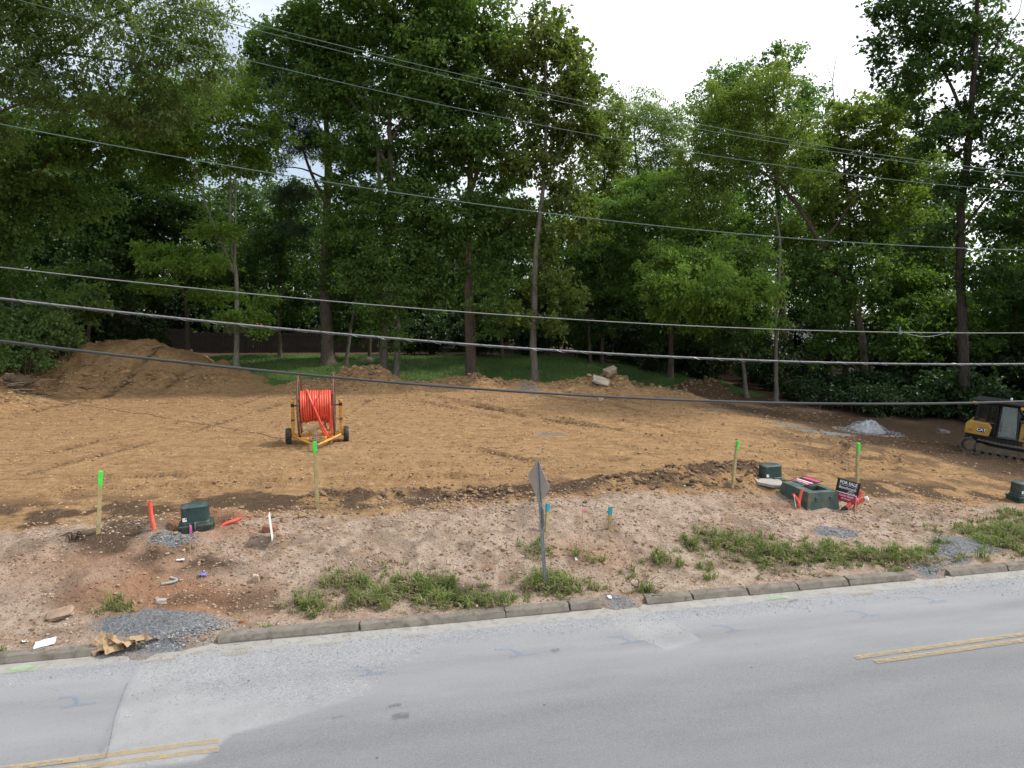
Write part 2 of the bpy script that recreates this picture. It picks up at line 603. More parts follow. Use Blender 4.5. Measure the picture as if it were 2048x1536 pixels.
# grey crushed stone lying on the ground
stone = np.maximum.reduce([0.45 * (1 - sstep(np.abs(v + 0.62), 0.25, 0.42)), 0.95 * blob(-7.0, 13.7, 1.75, 0.75, 0.6), 0.7 * blob(-6.8, 13.15, 1.25, 0.8, 0.45), 0.9 * blob(12.0, 18.4, 1.15, 0.75, 0.8), 0.9 * blob(11.0, 17.7, 0.9, 0.6, 0.6), 0.75 * blob(10.3, 17.1, 0.6, 0.8, 0.5), 0.55 * blob(2.5, 15.1, .55, .8, .4), 0.8 * blob(8.9, 18.95, 0.75, 0.5, 0.35),
                           0.8 * blob(-8.1, 16.55, 0.8, 0.7, 0.3), 0.9 * blob(16.4, 36.3, 1.9, 0.6, 0.7), 0.8 * blob(14.6, 37.6, 1.6, 0.6, 0.5), 0.75 * blob(9.8, 43.4, 1.4, 0.7, 0.6),
                           0.7 * blob(12.5, 41.5, 2.2, 0.7, 0.4), 0.5 * blob(1.2, 44.6, 1.2, 0.6), 0.6 * blob(2.35, 15.25, 0.55, 0.7, 0.35), 0.6 * blob(1.6, 30.0, 0.9, .7, .5)])
# cut notch for the gap in the kerb and heap up the stone
heap = 0.16 * blob(-7.0, 13.75, 1.6, 0.9, 0.6) + 0.14 * blob(12.0, 18.4, 1.1, 0.9, 0.8)
z = z + heap * np.where(v > -0.3, 1, 0)
# grass-covered ground
green = np.zeros_like(x)
VERGE_GRASS = [(0.75, 15.75, 0.75, 0.42), (1.25, 15.75, 0.5, 0.3), (-2.0, 15.35, 0.95, 0.55), (-1.1, 14.85, 1.1, 0.25), (-4.3, 14.65, 0.55, 0.3), (-3.6, 15.5, 0.5, 0.35), (-3.2, 14.9, 0.45, 0.25),
               (6.6, 17.6, 1.1, 0.6), (8.3, 17.65, 1.2, 0.55), (9.9, 17.6, 0.9, 0.4), (5.3, 17.9, 0.6, 0.4), (14.2, 19.4, 1.8, 0.8), (16.5, 20.2, 2.0, 1.0), (13.0, 18.6, 0.7, 0.4),
               (19, 20.4, 2.2, 1.0), (3.6, 17.0, 0.35, 0.25), (4.6, 17.6, 0.4, 0.25), (-8.3, 14.3, 0.35, 0.2), (3.1, 15.6, 0.35, 0.2), (0.6, 17.0, 0.35, 0.25), (16.0, 21.8, .6, .3)]
for gx, gy, grx, gry in VERGE_GRASS:
    green = np.maximum(green, blob(gx, gy, grx, 0.7, gry))
lawn_edge = y + 1.6 * (fbm(x, y, 1.3, 3, 141) - 0.5) - 0.9 * np.clip(mz_ * 3, 0, 1)
lawn = sstep(lawn_edge, 46.9, 47.5) * (1 - sstep(y + 3 * (n1 - .5), 63, 66)) * sstep(x, -27.5, -25.5) * (1 - sstep(x + 3 * (n2 - .5), 16.5, 19)) * (mz_ < 0.22)
lawn = lawn * (1 - sstep(y - 0.10 * x + 1.2 * (n2 - .5), 47.0, 48.6) * 0 - (1 - sstep(y + 1.0 * (n2 - .5), 48.6, 49.6)) * sstep(x, 0.8, 2.0) * 0.9)
far = np.maximum(sstep(np.abs(u), 70, 120), np.maximum(sstep(-v, 14, 20), sstep(v, 110, 160)))
green = np.maximum(green, far)
z = np.where(v < -9, np.maximum(z, 0.05 * sstep(-v, 9, 12)), z)

idx = np.arange(len(x)).reshape(shape)
quads = np.stack([idx[:-1, :-1].ravel(), idx[:-1, 1:].ravel(), idx[1:, 1:].ravel(), idx[1:, :-1].ravel()], 1)
fl = lawn[quads].mean(1) > 0.5
VV = np.stack([x, y, z], 1)


def sub_mesh(name, faces, attrs):
    used, inv = np.unique(faces, return_inverse=True)
    return mesh_np(name, VV[used], inv.reshape(faces.shape), True, {k: a[used] for k, a in attrs.items()})


def ground_material():
    m, nt, b, out = new_mat('soil')
    L = nt.links
    tc = nt.nodes.new("ShaderNodeTexCoord")
    P = tc.outputs['Object']
    big = noise(nt, P, 0.5, 5, 0.6)
    mid = noise(nt, P, 3.0, 6, 0.65)
    fine = noise(nt, P, 17.0, 6, 0.7)
    tan = mix_rgb(nt, map_range(nt, mid, 0.32, 0.68), (0.275, 0.154, 0.067), (0.53, 0.34, 0.174))
    tan = mix_rgb(nt, map_range(nt, big, 0.4, 0.7, 0, 0.6), tan, (0.44, 0.275, 0.14))
    mp = nt.nodes.new("ShaderNodeMapping")
    mp.inputs['Scale'].default_value = (0.30, 1.7, 1.0)
    mp.inputs['Rotation'].default_value = (0, 0, R(9))
    L.new(P, mp.inputs[0])
    tan = mix_rgb(nt, map_range(nt, noise(nt, mp.outputs[0], 1.6, 7, 0.7), 0.5, 0.68, 0, 0.65), tan, (0.19, 0.112, 0.054))
    tan = mix_rgb(nt, map_range(nt, noise(nt, mp.outputs[0], 2.9, 6, 0.7), 0.55, 0.72, 0, 0.6), tan, (0.47, 0.32, 0.17))
    pale_c = mix_rgb(nt, map_range(nt, mid, 0.32, 0.64), (0.33, 0.235, 0.172), (0.57, 0.45, 0.355))
    pale_c = mix_rgb(nt, map_range(nt, noise(nt, P, 1.25, 6, 0.68), 0.52, 0.70, 0, 0.65), pale_c, (0.23, 0.155, 0.105))
    pale_c = mix_rgb(nt, map_range(nt, fine, 0.5, 0.68, 0, 0.4), pale_c, (0.27, 0.18, 0.12))
    red_c = mix_rgb(nt, map_range(nt, mid, 0.3, 0.7), (0.29, 0.132, 0.068), (0.45, 0.262, 0.158))
    dark_c = mix_rgb(nt, map_range(nt, fine, 0.3, 0.7), (0.055, 0.036, 0.024), (0.145, 0.097, 0.062))
    stone_c = mix_rgb(nt, map_range(nt, fine, 0.36, 0.62), (0.13, 0.135, 0.145), (0.30, 0.31, 0.325))
    grass_c = mix_rgb(nt, map_range(nt, mid, 0.3, 0.7), (0.055, 0.07, 0.022), (0.11, 0.12, 0.045))
    jit = math_n(nt, 'MULTIPLY', math_n(nt, 'SUBTRACT', mid, 0.5), 0.9)

    def msk(name, lo=0.25, hi=0.75, amt=1.0, w=1.0):
        a = math_n(nt, 'ADD', attr(nt, name), math_n(nt, 'MULTIPLY', jit, w))
        gate = map_range(nt, attr(nt, name), 0.02, 0.12)
        return math_n(nt, 'MULTIPLY', map_range(nt, a, lo, hi, 0, amt), gate)
    c = mix_rgb(nt, msk('pale'), tan, pale_c)
    c = mix_rgb(nt, msk('red', 0.2, 0.8, 0.9), c, red_c)
    c = mix_rgb(nt, msk('dark', 0.2, 0.8, 0.95), c, dark_c)
    c = mix_rgb(nt, msk('stone', 0.3, 0.6, 1.0), c, stone_c)
    c = mix_rgb(nt, msk('green', 0.25, 0.7, 0.8), c, grass_c)
    # pale chips of rock and dark crumbs
    vo = nt.nodes.new("ShaderNodeTexVoronoi")
    vo.inputs['Scale'].default_value = 13.0
    L.new(P, vo.inputs['Vector'])
    sep = nt.nodes.new("ShaderNodeSeparateColor")
    L.new(vo.outputs['Color'], sep.inputs[0])
    chip = math_n(nt, 'MULTIPLY', math_n(nt, 'LESS_THAN', vo.outputs['Distance'], 0.26), math_n(nt, 'GREATER_THAN', sep.outputs[0], 0.86))
    c = mix_rgb(nt, math_n(nt, 'MULTIPLY', chip, 0.6), c, (0.52, 0.42, 0.31))
    crumb = math_n(nt, 'MULTIPLY', math_n(nt, 'LESS_THAN', vo.outputs['Distance'], 0.34), math_n(nt, 'LESS_THAN', sep.outputs[0], 0.24))
    c = mix_rgb(nt, math_n(nt, 'MULTIPLY', crumb, 0.6), c, (0.10, 0.062, 0.036))
    mp2 = nt.nodes.new("ShaderNodeMapping")
    mp2.inputs['Scale'].default_value = (0.45, 1.3, 1.0)
    L.new(P, mp2.inputs[0])
    v3 = nt.nodes.new("ShaderNodeTexVoronoi")
    v3.inputs['Scale'].default_value = 6.5
    L.new(mp2.outputs[0], v3.inputs['Vector'])
    s3 = nt.nodes.new("ShaderNodeSeparateColor")
    L.new(v3.outputs['Color'], s3.inputs[0])
    lump = math_n(nt, 'MULTIPLY', map_range(nt, math_n(nt, 'ADD', v3.outputs['Distance'], math_n(nt, 'MULTIPLY', fine, 0.3)), 0.28, 0.5, 1.0, 0.0), math_n(nt, 'LESS_THAN', s3.outputs[0], 0.3))
    c = mix_rgb(nt, math_n(nt, 'MULTIPLY', lump, 0.38), c, (0.16, 0.10, 0.056))
    L.new(c, b.inputs['Base Color'])
    b.inputs['Roughness'].default_value = 0.95
    b.inputs['Specular IOR Level'].default_value = 0.15
    h = math_n(nt, 'ADD', math_n(nt, 'MULTIPLY', fine, 0.5), math_n(nt, 'ADD', math_n(nt, 'MULTIPLY', noise(nt, P, 7.0, 6, 0.7), 1.0), math_n(nt, 'MULTIPLY', chip, 0.12)))
    h = math_n(nt, 'ADD', h, math_n(nt, 'MULTIPLY', lump, 0.25))
    bump(nt, b, h, 1.0, 0.16)
    return m


def lawn_material():
    m, nt, b, out = new_mat('lawn_turf')
    tc = nt.nodes.new("ShaderNodeTexCoord")
    P = tc.outputs['Object']
    c = mix_rgb(nt, map_range(nt, noise(nt, P, 0.7, 5), 0.35, 0.65), (0.05, 0.105, 0.022), (0.11, 0.195, 0.04))
    c = mix_rgb(nt, map_range(nt, noise(nt, P, 14, 4, 0.7), 0.4, 0.7, 0, 0.6), c, (0.038, 0.078, 0.016))
    c = mix_rgb(nt, map_range(nt, noise(nt, P, 1.9, 4, 0.6), 0.52, 0.68, 0, 0.75), c, (0.10, 0.088, 0.042))
    nt.links.new(c, b.inputs['Base Color'])
    b.inputs['Roughness'].default_value = 0.8
    b.inputs['Specular IOR Level'].default_value = 0.2
    bump(nt, b, noise(nt, P, 22, 4, 0.7), 0.8, 0.08)
    return m


soil = ground_material()
ground = link('ground', sub_mesh('ground', quads[~fl], dict(pale=pale, dark=dark, red=red, stone=stone, green=green)), soil)
tag(ground, kind='structure')
lawn_o = link('lawn', sub_mesh('lawn', quads[fl], {}), lawn_material())
tag(lawn_o, kind='structure')
del VV, quads

# ------------------------------------------------------------------ road, gutter, kerb; local x = u, local y = v
ROAD_ROT = (0, 0, ROAD_ANGLE)


def poly_mask(px, py, poly, soft):
    """soft inside mask of a polygon"""
    inside = np.zeros(px.shape, bool)
    d = np.full(px.shape, 1e9)
    n = len(poly)
    for i in range(n):
        (ax, ay), (bx, by) = poly[i], poly[(i + 1) % n]
        cond = ((ay > py) != (by > py)) & (px < (bx - ax) * (py - ay) / (by - ay + 1e-12) + ax)
        inside ^= cond
        dx, dy = bx - ax, by - ay
        t = np.clip(((px - ax) * dx + (py - ay) * dy) / (dx * dx + dy * dy + 1e-12), 0, 1)
        d = np.minimum(d, np.hypot(px - ax - t * dx, py - ay - t * dy))
    sd = np.where(inside, d, -d)
    return sstep(sd, -soft, soft)


ru = axis([(-700, -100, 100), (-100, -20, 8), (-20, -12, 0.25), (-12, 16, 0.075), (16, 30, 0.25), (30, 100, 8), (100, 700, 100)])
rv = axis([(-8.2, -6.6, 0.2), (-6.6, -0.86, 0.065)])
RU, RV = np.meshgrid(ru, rv)
a_, b_ = RU.ravel(), RV.ravel()
wob = 0.5 * (fbm(a_, b_, 1.2, 4, 201) - 0.5)
patch = poly_mask(a_, b_, [(-6.85, -4.3), (-7.05, -2.96), (-7.22, -1.6), (-7.2, -0.3), (-1.0, -0.3), (-1.79, -1.02), (-2.6, -1.75), (-3.4, -2.05), (-3.05, -2.75), (-3.42, -3.08), (-4.49, -3.51), (-5.2, -3.72), (-5.5, -4.3)], 0.05) * (0.45 + 0.55 * (1 - sstep(a_ + 0.8 * b_ + 3.5 * wob, -8.5, -6.0)))
patch = np.maximum(patch, 0.9 * poly_mask(a_, b_, [(1.75, -0.3), (1.9, -1.58), (2.18, -2.2), (2.36, -2.61), (3.3, -2.33), (3.25, -1.81), (3.0, -1.2), (2.9, -0.3)], 0.05))
gutterish = sstep(b_ + 0.8 * wob, -1.55, -1.05)                     # dust and grit washed along the gutter
spill = sstep(b_ + 1.0 * wob - 0.05 * np.sin(a_), -1.75, -1.1) * (1 - sstep(b_, -0.9, -0.7))
spill = np.maximum(spill, 0.95 * poly_mask(a_ + wob, b_ + wob, [(-6.9, -0.9), (-7.0, -1.6), (-6.2, -2.3), (-4.6, -3.3), (-3.2, -2.95), (-2.6, -2.3), (-1.6, -1.2), (0.2, -1.15), (0.2, -0.9)], 0.35))
spill = np.maximum(spill, patch * 0.55 * sstep(fbm(a_, b_, 0.9, 4, 231), 0.4, 0.6))
spill = np.maximum(spill, 0.9 * sstep(a_, 10.0, 11.5) * sstep(b_ + wob, -2.4, -1.4))
dust = sstep(b_ + 1.6 * (fbm(a_ * 0.25, b_, 1.6, 4, 211) - 0.5), -4.6, -1.6)
dust = np.clip(dust + 0.35 * (fbm(a_ * 0.2, b_, 0.9, 4, 221) - 0.5), 0, 1)
dust = np.maximum(dust, 0.75 * sstep(-a_, 6.9, 7.1) * sstep(b_, -5.5, -3))
edge_line = np.exp(-((poly_mask(a_, b_, [(-6.80, -4.6), (-7.05, -2.96), (-7.22, -1.6), (-7.22, -0.2), (-20, -0.2), (-20, -4.6)], 0.07) - 0.5) / 0.3) ** 2) * (b_ < -1.2) * (b_ > -4.4)
crown = 0.055 * (1 - ((b_ + 4.0) / 4.2) ** 2)
Vr = np.stack([a_, b_, np.maximum(crown, -0.02) + 0.012 * patch + 0.006 * spill * fbm(a_, b_, 0.15, 2, 241)], 1)
ir = np.arange(len(a_)).reshape(RU.shape)
Fr = np.stack([ir[:-1, :-1].ravel(), ir[:-1, 1:].ravel(), ir[1:, 1:].ravel(), ir[1:, :-1].ravel()], 1)


def road_z(uu, vv):
    return max(0.055 * (1 - ((vv + 4.0) / 4.2) ** 2), -0.02) + 0.014


def road_material():
    m, nt, b, out = new_mat('dusty_asphalt')
    tc = nt.nodes.new("ShaderNodeTexCoord")
    P = tc.outputs['Object']
    mp = nt.nodes.new("ShaderNodeMapping")
    mp.inputs['Scale'].default_value = (0.22, 1.0, 1.0)
    nt.links.new(P, mp.inputs[0])
    streak = noise(nt, mp.outputs[0], 1.8, 6, 0.6)
    grit = noise(nt, P, 46, 5, 0.8)
    base = mix_rgb(nt, map_range(nt, streak, 0.3, 0.7), (0.120, 0.123, 0.130), (0.162, 0.163, 0.168))
    lite = mix_rgb(nt, map_range(nt, streak, 0.3, 0.7), (0.222, 0.228, 0.240), (0.285, 0.289, 0.297))
    c = mix_rgb(nt, attr(nt, 'dust'), base, lite)
    patch_c = mix_rgb(nt, map_range(nt, noise(nt, P, 2.3, 5), 0.35, 0.65), (0.28, 0.28, 0.283), (0.345, 0.342, 0.338))
    c = mix_rgb(nt, math_n(nt, 'MULTIPLY', attr(nt, 'patch'), 0.8), c, patch_c)
    c = mix_rgb(nt, map_range(nt, grit, 0.34, 0.7, 0, 0.62), c, (0.30, 0.30, 0.31))
    c = mix_rgb(nt, map_range(nt, noise(nt, P, 40, 3, 0.8), 0.57, 0.70, 0, 0.6), c, (0.075, 0.076, 0.08))
    vo = nt.nodes.new("ShaderNodeTexVoronoi")
    vo.inputs['Scale'].default_value = 36.0
    nt.links.new(P, vo.inputs['Vector'])
    sep = nt.nodes.new("ShaderNodeSeparateColor")
    nt.links.new(vo.outputs['Color'], sep.inputs[0])
    st = mix_rgb(nt, sep.outputs[0], (0.12, 0.13, 0.15), (0.42, 0.42, 0.43))
    sp = math_n(nt, 'MULTIPLY', math_n(nt, 'LESS_THAN', vo.outputs['Distance'], 0.55), math_n(nt, 'GREATER_THAN', math_n(nt, 'ADD', attr(nt, 'spill'), math_n(nt, 'MULTIPLY', math_n(nt, 'SUBTRACT', sep.outputs[1], 0.5), 0.9)), 0.82))
    c = mix_rgb(nt, math_n(nt, 'MULTIPLY', sp, 0.6), c, st)
    c = mix_rgb(nt, math_n(nt, 'MULTIPLY', attr(nt, 'edge'), 0.12), c, (0.10, 0.10, 0.105))
    # tar spots and oil drips
    v2 = nt.nodes.new("ShaderNodeTexVoronoi")
    v2.inputs['Scale'].default_value = 1.3
    nt.links.new(P, v2.inputs['Vector'])
    c = mix_rgb(nt, math_n(nt, 'MULTIPLY', math_n(nt, 'LESS_THAN', v2.outputs['Distance'], 0.03), 0.75), c, (0.05, 0.05, 0.052))
    nt.links.new(c, b.inputs['Base Color'])
    b.inputs['Roughness'].default_value = 0.85
    b.inputs['Specular IOR Level'].default_value = 0.3
    bump(nt, b, math_n(nt, 'ADD', grit, math_n(nt, 'MULTIPLY', sp, 1.2)), 0.5, 0.012)
    return m


road = link('road', mesh_np('road', Vr, Fr, True, dict(patch=patch, dust=dust, spill=spill, edge=edge_line)), road_material())
road.location = (ORG[0], ORG[1], 0.0)
road.rotation_euler = ROAD_ROT
tag(road, kind='structure')


def blotch(nt, P, fac_lo, fac_hi, scale, detail=6):
    return map_range(nt, noise(nt, P, scale, detail, 0.7), fac_lo, fac_hi)


def concrete_material(name, lo, hi, stain):
    m, nt, b, out = new_mat(name)
    tc = nt.nodes.new("ShaderNodeTexCoord")
    P = tc.outputs['Object']
    c = mix_rgb(nt, blotch(nt, P, 0.3, 0.7, 2.2), lo, hi)
    c = mix_rgb(nt, math_n(nt, 'MULTIPLY', blotch(nt, P, 0.5, 0.68, 5.0), 0.8), c, stain)
    c = mix_rgb(nt, math_n(nt, 'MULTIPLY', blotch(nt, P, 0.45, 0.75, 60.0), 0.3), c, (0.09, 0.085, 0.08))
    nt.links.new(c, b.inputs['Base Color'])
    b.inputs['Roughness'].default_value = 0.9
    bump(nt, b, noise(nt, P, 30, 5, 0.7), 0.5, 0.01)
    return m


gutter_mat = concrete_material('gutter_concrete', (0.27, 0.26, 0.245), (0.36, 0.345, 0.325), (0.21, 0.185, 0.155))
kerb_mat = concrete_material('kerb_concrete', (0.125, 0.107, 0.086), (0.225, 0.20, 0.168), (0.075, 0.058, 0.042))

gp = []
gv_ = np.linspace(-0.872, -0.36, 7)
gu_ = axis([(-700, -60, 40), (-60, -14, 1), (-14, 16, 0.1), (16, 60, 1), (60, 700, 40)])
GU, GV = np.meshgrid(gu_, gv_)
ga, gb = GU.ravel(), GV.ravel()
gzv = 0.004 + 0.03 * np.clip((-0.75 - gb) / 0.1, 0, 1) * 0 + 0.012 * (fbm(ga, gb, 0.5, 3, 251) - 0.4)
gzv = np.where(gb < -0.8, 0.021 + 0.004 * (fbm(ga, gb, 0.5, 3, 252) - 0.4), gzv)
gi = np.arange(len(ga)).reshape(GU.shape)
gutter = link('gutter', mesh_np('gutter', np.stack([ga, gb, gzv], 1), np.stack([gi[:-1, :-1].ravel(), gi[:-1, 1:].ravel(), gi[1:, 1:].ravel(), gi[1:, :-1].ravel()], 1), True), gutter_mat)
gutter.location = (ORG[0], ORG[1], 0.0)
gutter.rotation_euler = ROAD_ROT
tag(gutter, kind='structure')

# the kerb: cast lengths with open joints and three gaps where it has been broken out
kerb = empty('kerb', (ORG[0], ORG[1], 0.0), ROAD_ROT)
tag(kerb, kind='structure')
KP = [(-0.455, -0.08), (-0.44, 0.03), (-0.395, 0.118), (-0.375, 0.138), (-0.345, 0.147), (-0.19, 0.15), (-0.16, 0.14), (-0.15, 0.11), (-0.15, -0.12)]


def kerb_seg(u0, u1, jog=0.0, tilt=0.0):
    n = max(2, int((u1 - u0) / 0.16))
    V, F = [], []
    k = len(KP)
    for i in range(n + 1):
        uu = u0 + (u1 - u0) * i / n
        end = (i == 0 or i == n)
        for j, (vv, zz) in enumerate(KP):
            chip = 0.018 * random.random() if (zz > 0.1 and vv < -0.3) else 0
            e = (0.03 * (random.random() - 0.3)) if end else 0
            V.append((uu + e * (1 if i == 0 else -1), vv + jog + chip * 0.7, zz - chip * (2.2 if end else 0.5) + tilt * (i / n - 0.5) + 0.012 * math.sin(uu * 0.9)))
    for i in range(n):
        for j in range(k - 1):
            F.append((i * k + j, i * k + j + 1, (i + 1) * k + j + 1, (i + 1) * k + j))
    F.append(tuple(range(k)))
    F.append(tuple(range(n * k + k - 1, n * k - 1, -1)))
    mb = MB().add(V, F)
    return mb.build('kerb_segment', kerb_mat, kerb, smooth=False)


runs = [(-60, [-46, -34, -28, -25, -22, -19, -16, -13.0, -10.62, -9.68]), ]
for a0, a1, jg, tl in [(-60, -40, 0, 0), (-40, -25, 0, 0), (-25, -19, 0, 0), (-19, -16, 0, 0), (-16, -13, 0, 0), (-13, -9.86, 0.0, 0), (-9.83, -8.08, 0.0, -0.01),
                       (-5.97, -3.27, 0.01, 0.015), (-3.24, -0.24, -0.005, 0.0), (-0.21, 1.18, 0.0, 0.005), (1.22, 1.93, 0.02, -0.02),
                       (2.97, 4.06, 0.0, 0.0), (4.09, 5.45, 0.012, 0.0), (5.48, 6.73, -0.01, 0.0), (6.76, 8.06, 0.005, 0.0), (8.09, 9.9, 0.0, -0.02),
                       (10.9, 12.6, 0.01, 0.0), (12.63, 15.6, 0.0, 0), (15.63, 18.6, 0, 0), (18.63, 21.6, 0, 0), (21.63, 30, 0, 0), (30.03, 60, 0, 0)]:
    kerb_seg(a0, a1, jg, tl)


# painted marks on the road: thin sheets just above the asphalt
def worn_paint(name, color, keep=0.5, scale=9, top=0.9):
    m, nt, b, out = new_mat(name)
    tc = nt.nodes.new("ShaderNodeTexCoord")
    P = tc.outputs['Object']
    c = mix_rgb(nt, blotch(nt, P, 0.35, 0.7, 5), tuple(k * 0.8 for k in color), color)
    nt.links.new(c, b.inputs['Base Color'])
    b.inputs['Roughness'].default_value = 0.8
    tr = nt.nodes.new("ShaderNodeBsdfTransparent")
    mx = nt.nodes.new("ShaderNodeMixShader")
    f = map_range(nt, noise(nt, P, scale, 7, 0.8), keep - 0.13, keep + 0.12, 0.08, top)
    nt.links.new(f, mx.inputs[0])
    nt.links.new(tr.outputs[0], mx.inputs[1])
    nt.links.new(b.outputs[0], mx.inputs[2])
    nt.links.new(mx.outputs[0], out.inputs[0])
    return m


yellow_paint = worn_paint('yellow_road_paint', (0.50, 0.37, 0.185), 0.48, 9, 0.72)
blue_paint = worn_paint('blue_marking_paint', (0.09, 0.28, 0.55), 0.55, 16, 0.42)
green_paint = worn_paint('green_marking_paint', (0.25, 0.62, 0.18), 0.56, 10, 0.5)
ochre_paint = worn_paint('faded_ochre_paint', (0.46, 0.33, 0.17), 0.57, 8, 0.6)


def paint_strip(name, pts, w, material, label=None, lift=0.005):
    V, F = [], []
    P = []
    for (a0, b0), (a1, b1) in zip(pts[:-1], pts[1:]):
        n = max(2, int(math.hypot(a1 - a0, b1 - b0) / 0.12))
        for i in range(n):
            P.append((a0 + (a1 - a0) * i / n, b0 + (b1 - b0) * i / n))
    P.append(pts[-1])
    for i, p in enumerate(P):
        q0, q1 = P[max(0, i - 1)], P[min(len(P) - 1, i + 1)]
        d = Vector((q1[0] - q0[0], q1[1] - q0[1])).normalized()
        nx, ny = -d.y, d.x
        ww = w * (0.96 + 0.08 * random.random()) / 2
        for sgn in (1, -1):
            aa, bb = p[0] + nx * ww * sgn, p[1] + ny * ww * sgn
            V.append((aa, bb, road_z(aa, bb) + lift))
    for i in range(len(P) - 1):
        F.append((2 * i, 2 * i + 1, 2 * i + 3, 2 * i + 2))
    o = MB().add(V, F).build(name, material, road)
    if label: o['label'] = label
    return o


seam = worn_paint('open_seam', (0.05, 0.05, 0.052), 0.5, 14, 0.45)
for pts_ in ([(-6.84, -3.98), (-6.95, -3.4), (-7.06, -2.9)], [(-7.06, -2.9), (-7.15, -2.2), (-7.2, -1.75)], [(2.16, -2.15), (2.42, -2.62)], [(3.12, -1.75), (3.36, -2.3)]):
    paint_strip('seam', pts_, 0.016, seam, lift=0.016)
oil_film = worn_paint('tar_stain', (0.04, 0.04, 0.042), 0.55, 22, 0.5)
for ua, va, L_, w_ in ((-2.62, -3.78, 0.26, 0.16), (-2.7, -3.45, 0.2, 0.07), (0.38, -2.16, 0.16, 0.12), (-3.6, -3.6, 0.16, 0.04), (6.2, -1.02, 0.28, 0.1)):
    paint_strip('tar_stain', [(ua - L_ / 2, va - 0.02), (ua, va + 0.02), (ua + L_ / 2, va)], w_, oil_film, lift=0.007)
paint_strip('lane_line', [(-30, -4.2), (-12, -4.0), (-5.33, -3.86)], 0.125, yellow_paint)
paint_strip('lane_line', [(-30, -4.42), (-12, -4.22), (-5.29, -4.08)], 0.125, yellow_paint)
paint_strip('lane_line', [(5.75, -3.62), (9.7, -3.47), (16, -3.3), (40, -2.9)], 0.125, yellow_paint)
paint_strip('lane_line', [(6.0, -3.84), (9.7, -3.69), (16, -3.52), (40, -3.1)], 0.125, yellow_paint)
for ua, va in ((-7.87, -2.2), (-3.13, -2.2), (-0.36, -2.08), (1.85, -2.02), (4.1, -1.98), (7.25, -1.93), (9.22, -1.6)):
    k = random.uniform(0.92, 1.1)
    paint_strip('paint_mark', [(ua - 0.30 * k, va + 0.19), (ua - 0.10 * k, va + 0.19), (ua - 0.02, va + 0.1), (ua + 0.06, va - 0.06), (ua - 0.02, va - 0.13), (ua - 0.16 * k, va - 0.15)], 0.06, blue_paint)
    paint_strip('paint_mark', [(ua + 0.06, va - 0.13), (ua + 0.34 * k, va - 0.11)], 0.045, blue_paint, lift=0.009)
for p0, p1, w in (((-9.5, -0.78), (-9.0, -0.76), 0.25), ((5.7, -0.75), (6.2, -0.74), 0.18)):
    paint_strip('paint_mark', [p0, p1], w, green_paint, lift=0.012)
for p0, p1 in (((-7.2, -0.98), (-6.6, -0.96)), ((-5.8, -0.98), (-5.2, -0.97)), ((-4.2, -0.96), (-3.6, -0.95)), ((-2.4, -0.97), (-1.9, -0.96)), ((7.7, -0.98), (8.3, -0.97)), ((9.9, -0.98), (10.2, -0.97)), ((-10.2, -1.3), (-9.9, -1.3))):
    paint_strip('paint_mark', [p0, p1], 0.13, ochre_paint, lift=0.009)

# ------------------------------------------------------------------ loose clods, crushed stone, rocks
_t = (1 + 5 ** 0.5) / 2
ICO_V = np.array([(-1, _t, 0), (1, _t, 0), (-1, -_t, 0), (1, -_t, 0), (0, -1, _t), (0, 1, _t), (0, -1, -_t), (0, 1, -_t), (_t, 0, -1), (_t, 0, 1), (-_t, 0, -1), (-_t, 0, 1)]) / 1.9
ICO_F = np.array([(0, 11, 5), (0, 5, 1), (0, 1, 7), (0, 7, 10), (0, 10, 11), (1, 5, 9), (5, 11, 4), (11, 10, 2), (10, 7, 6), (7, 1, 8), (3, 9, 4), (3, 4, 2), (3, 2, 6), (3, 6, 8), (3, 8, 9), (4, 9, 5), (2, 4, 11), (6, 2, 10), (8, 6, 7), (9, 8, 1)])
OCT_V = np.array([(1, 0, 0), (-1, 0, 0), (0, 1, 0), (0, -1, 0), (0, 0, 0.9), (0, 0, -0.9)])
OCT_F = np.array([(0, 2, 4), (2, 1, 4), (1, 3, 4), (3, 0, 4), (2, 0, 5), (1, 2, 5), (3, 1, 5), (0, 3, 5)])


def scatter_lumps(name, px, py, pz, size, sv, sf, material, squash=0.65, tint=None, jitter=0.28):
    n = len(px)
    k = len(sv)
    J = 1 + jitter * (rng.random((n, k, 1)) * 2 - 1)
    P = sv[None] * J
    ang = rng.random(n) * 2 * np.pi
    c, s = np.cos(ang), np.sin(ang)
    asp = 0.7 + 0.6 * rng.random(n)
    Px, Py = P[..., 0] * asp[:, None], P[..., 1] / asp[:, None]
    Q = np.stack([Px * c[:, None] - Py * s[:, None], Px * s[:, None] + Py * c[:, None], P[..., 2] * squash], -1)
    Q = Q * size[:, None, None] + np.stack([px, py, pz], 1)[:, None, :]
    F = sf[None] + (np.arange(n) * k)[:, None, None]
    t = rng.random(n) if tint is None else tint
    return link(name, mesh_np(name, Q.reshape(-1, 3), F.reshape(-1, 3), False, {'tint': np.repeat(t, k)}), material)


def tint_mat(name, stops, rough=0.9, bmp=0.4):
    m, nt, b, out = new_mat(name)
    r = nt.nodes.new("ShaderNodeValToRGB")
    el = r.color_ramp.elements
    while len(el) < len(stops):
        el.new(0.5)
    for e, (p, c) in zip(el, stops):
        e.position = p
        e.color = (*c, 1)
    nt.links.new(attr(nt, 'tint'), r.inputs[0])
    tc = nt.nodes.new("ShaderNodeTexCoord")
    nz = noise(nt, tc.outputs['Object'], 25, 4)
    c = mix_rgb(nt, map_range(nt, nz, 0.35, 0.7, 0, 0.35), r.outputs[0], (0.06, 0.045, 0.03))
    nt.links.new(c, b.inputs['Base Color'])
    b.inputs['Roughness'].default_value = rough
    if bmp: bump(nt, b, nz, bmp, 0.02)
    return m


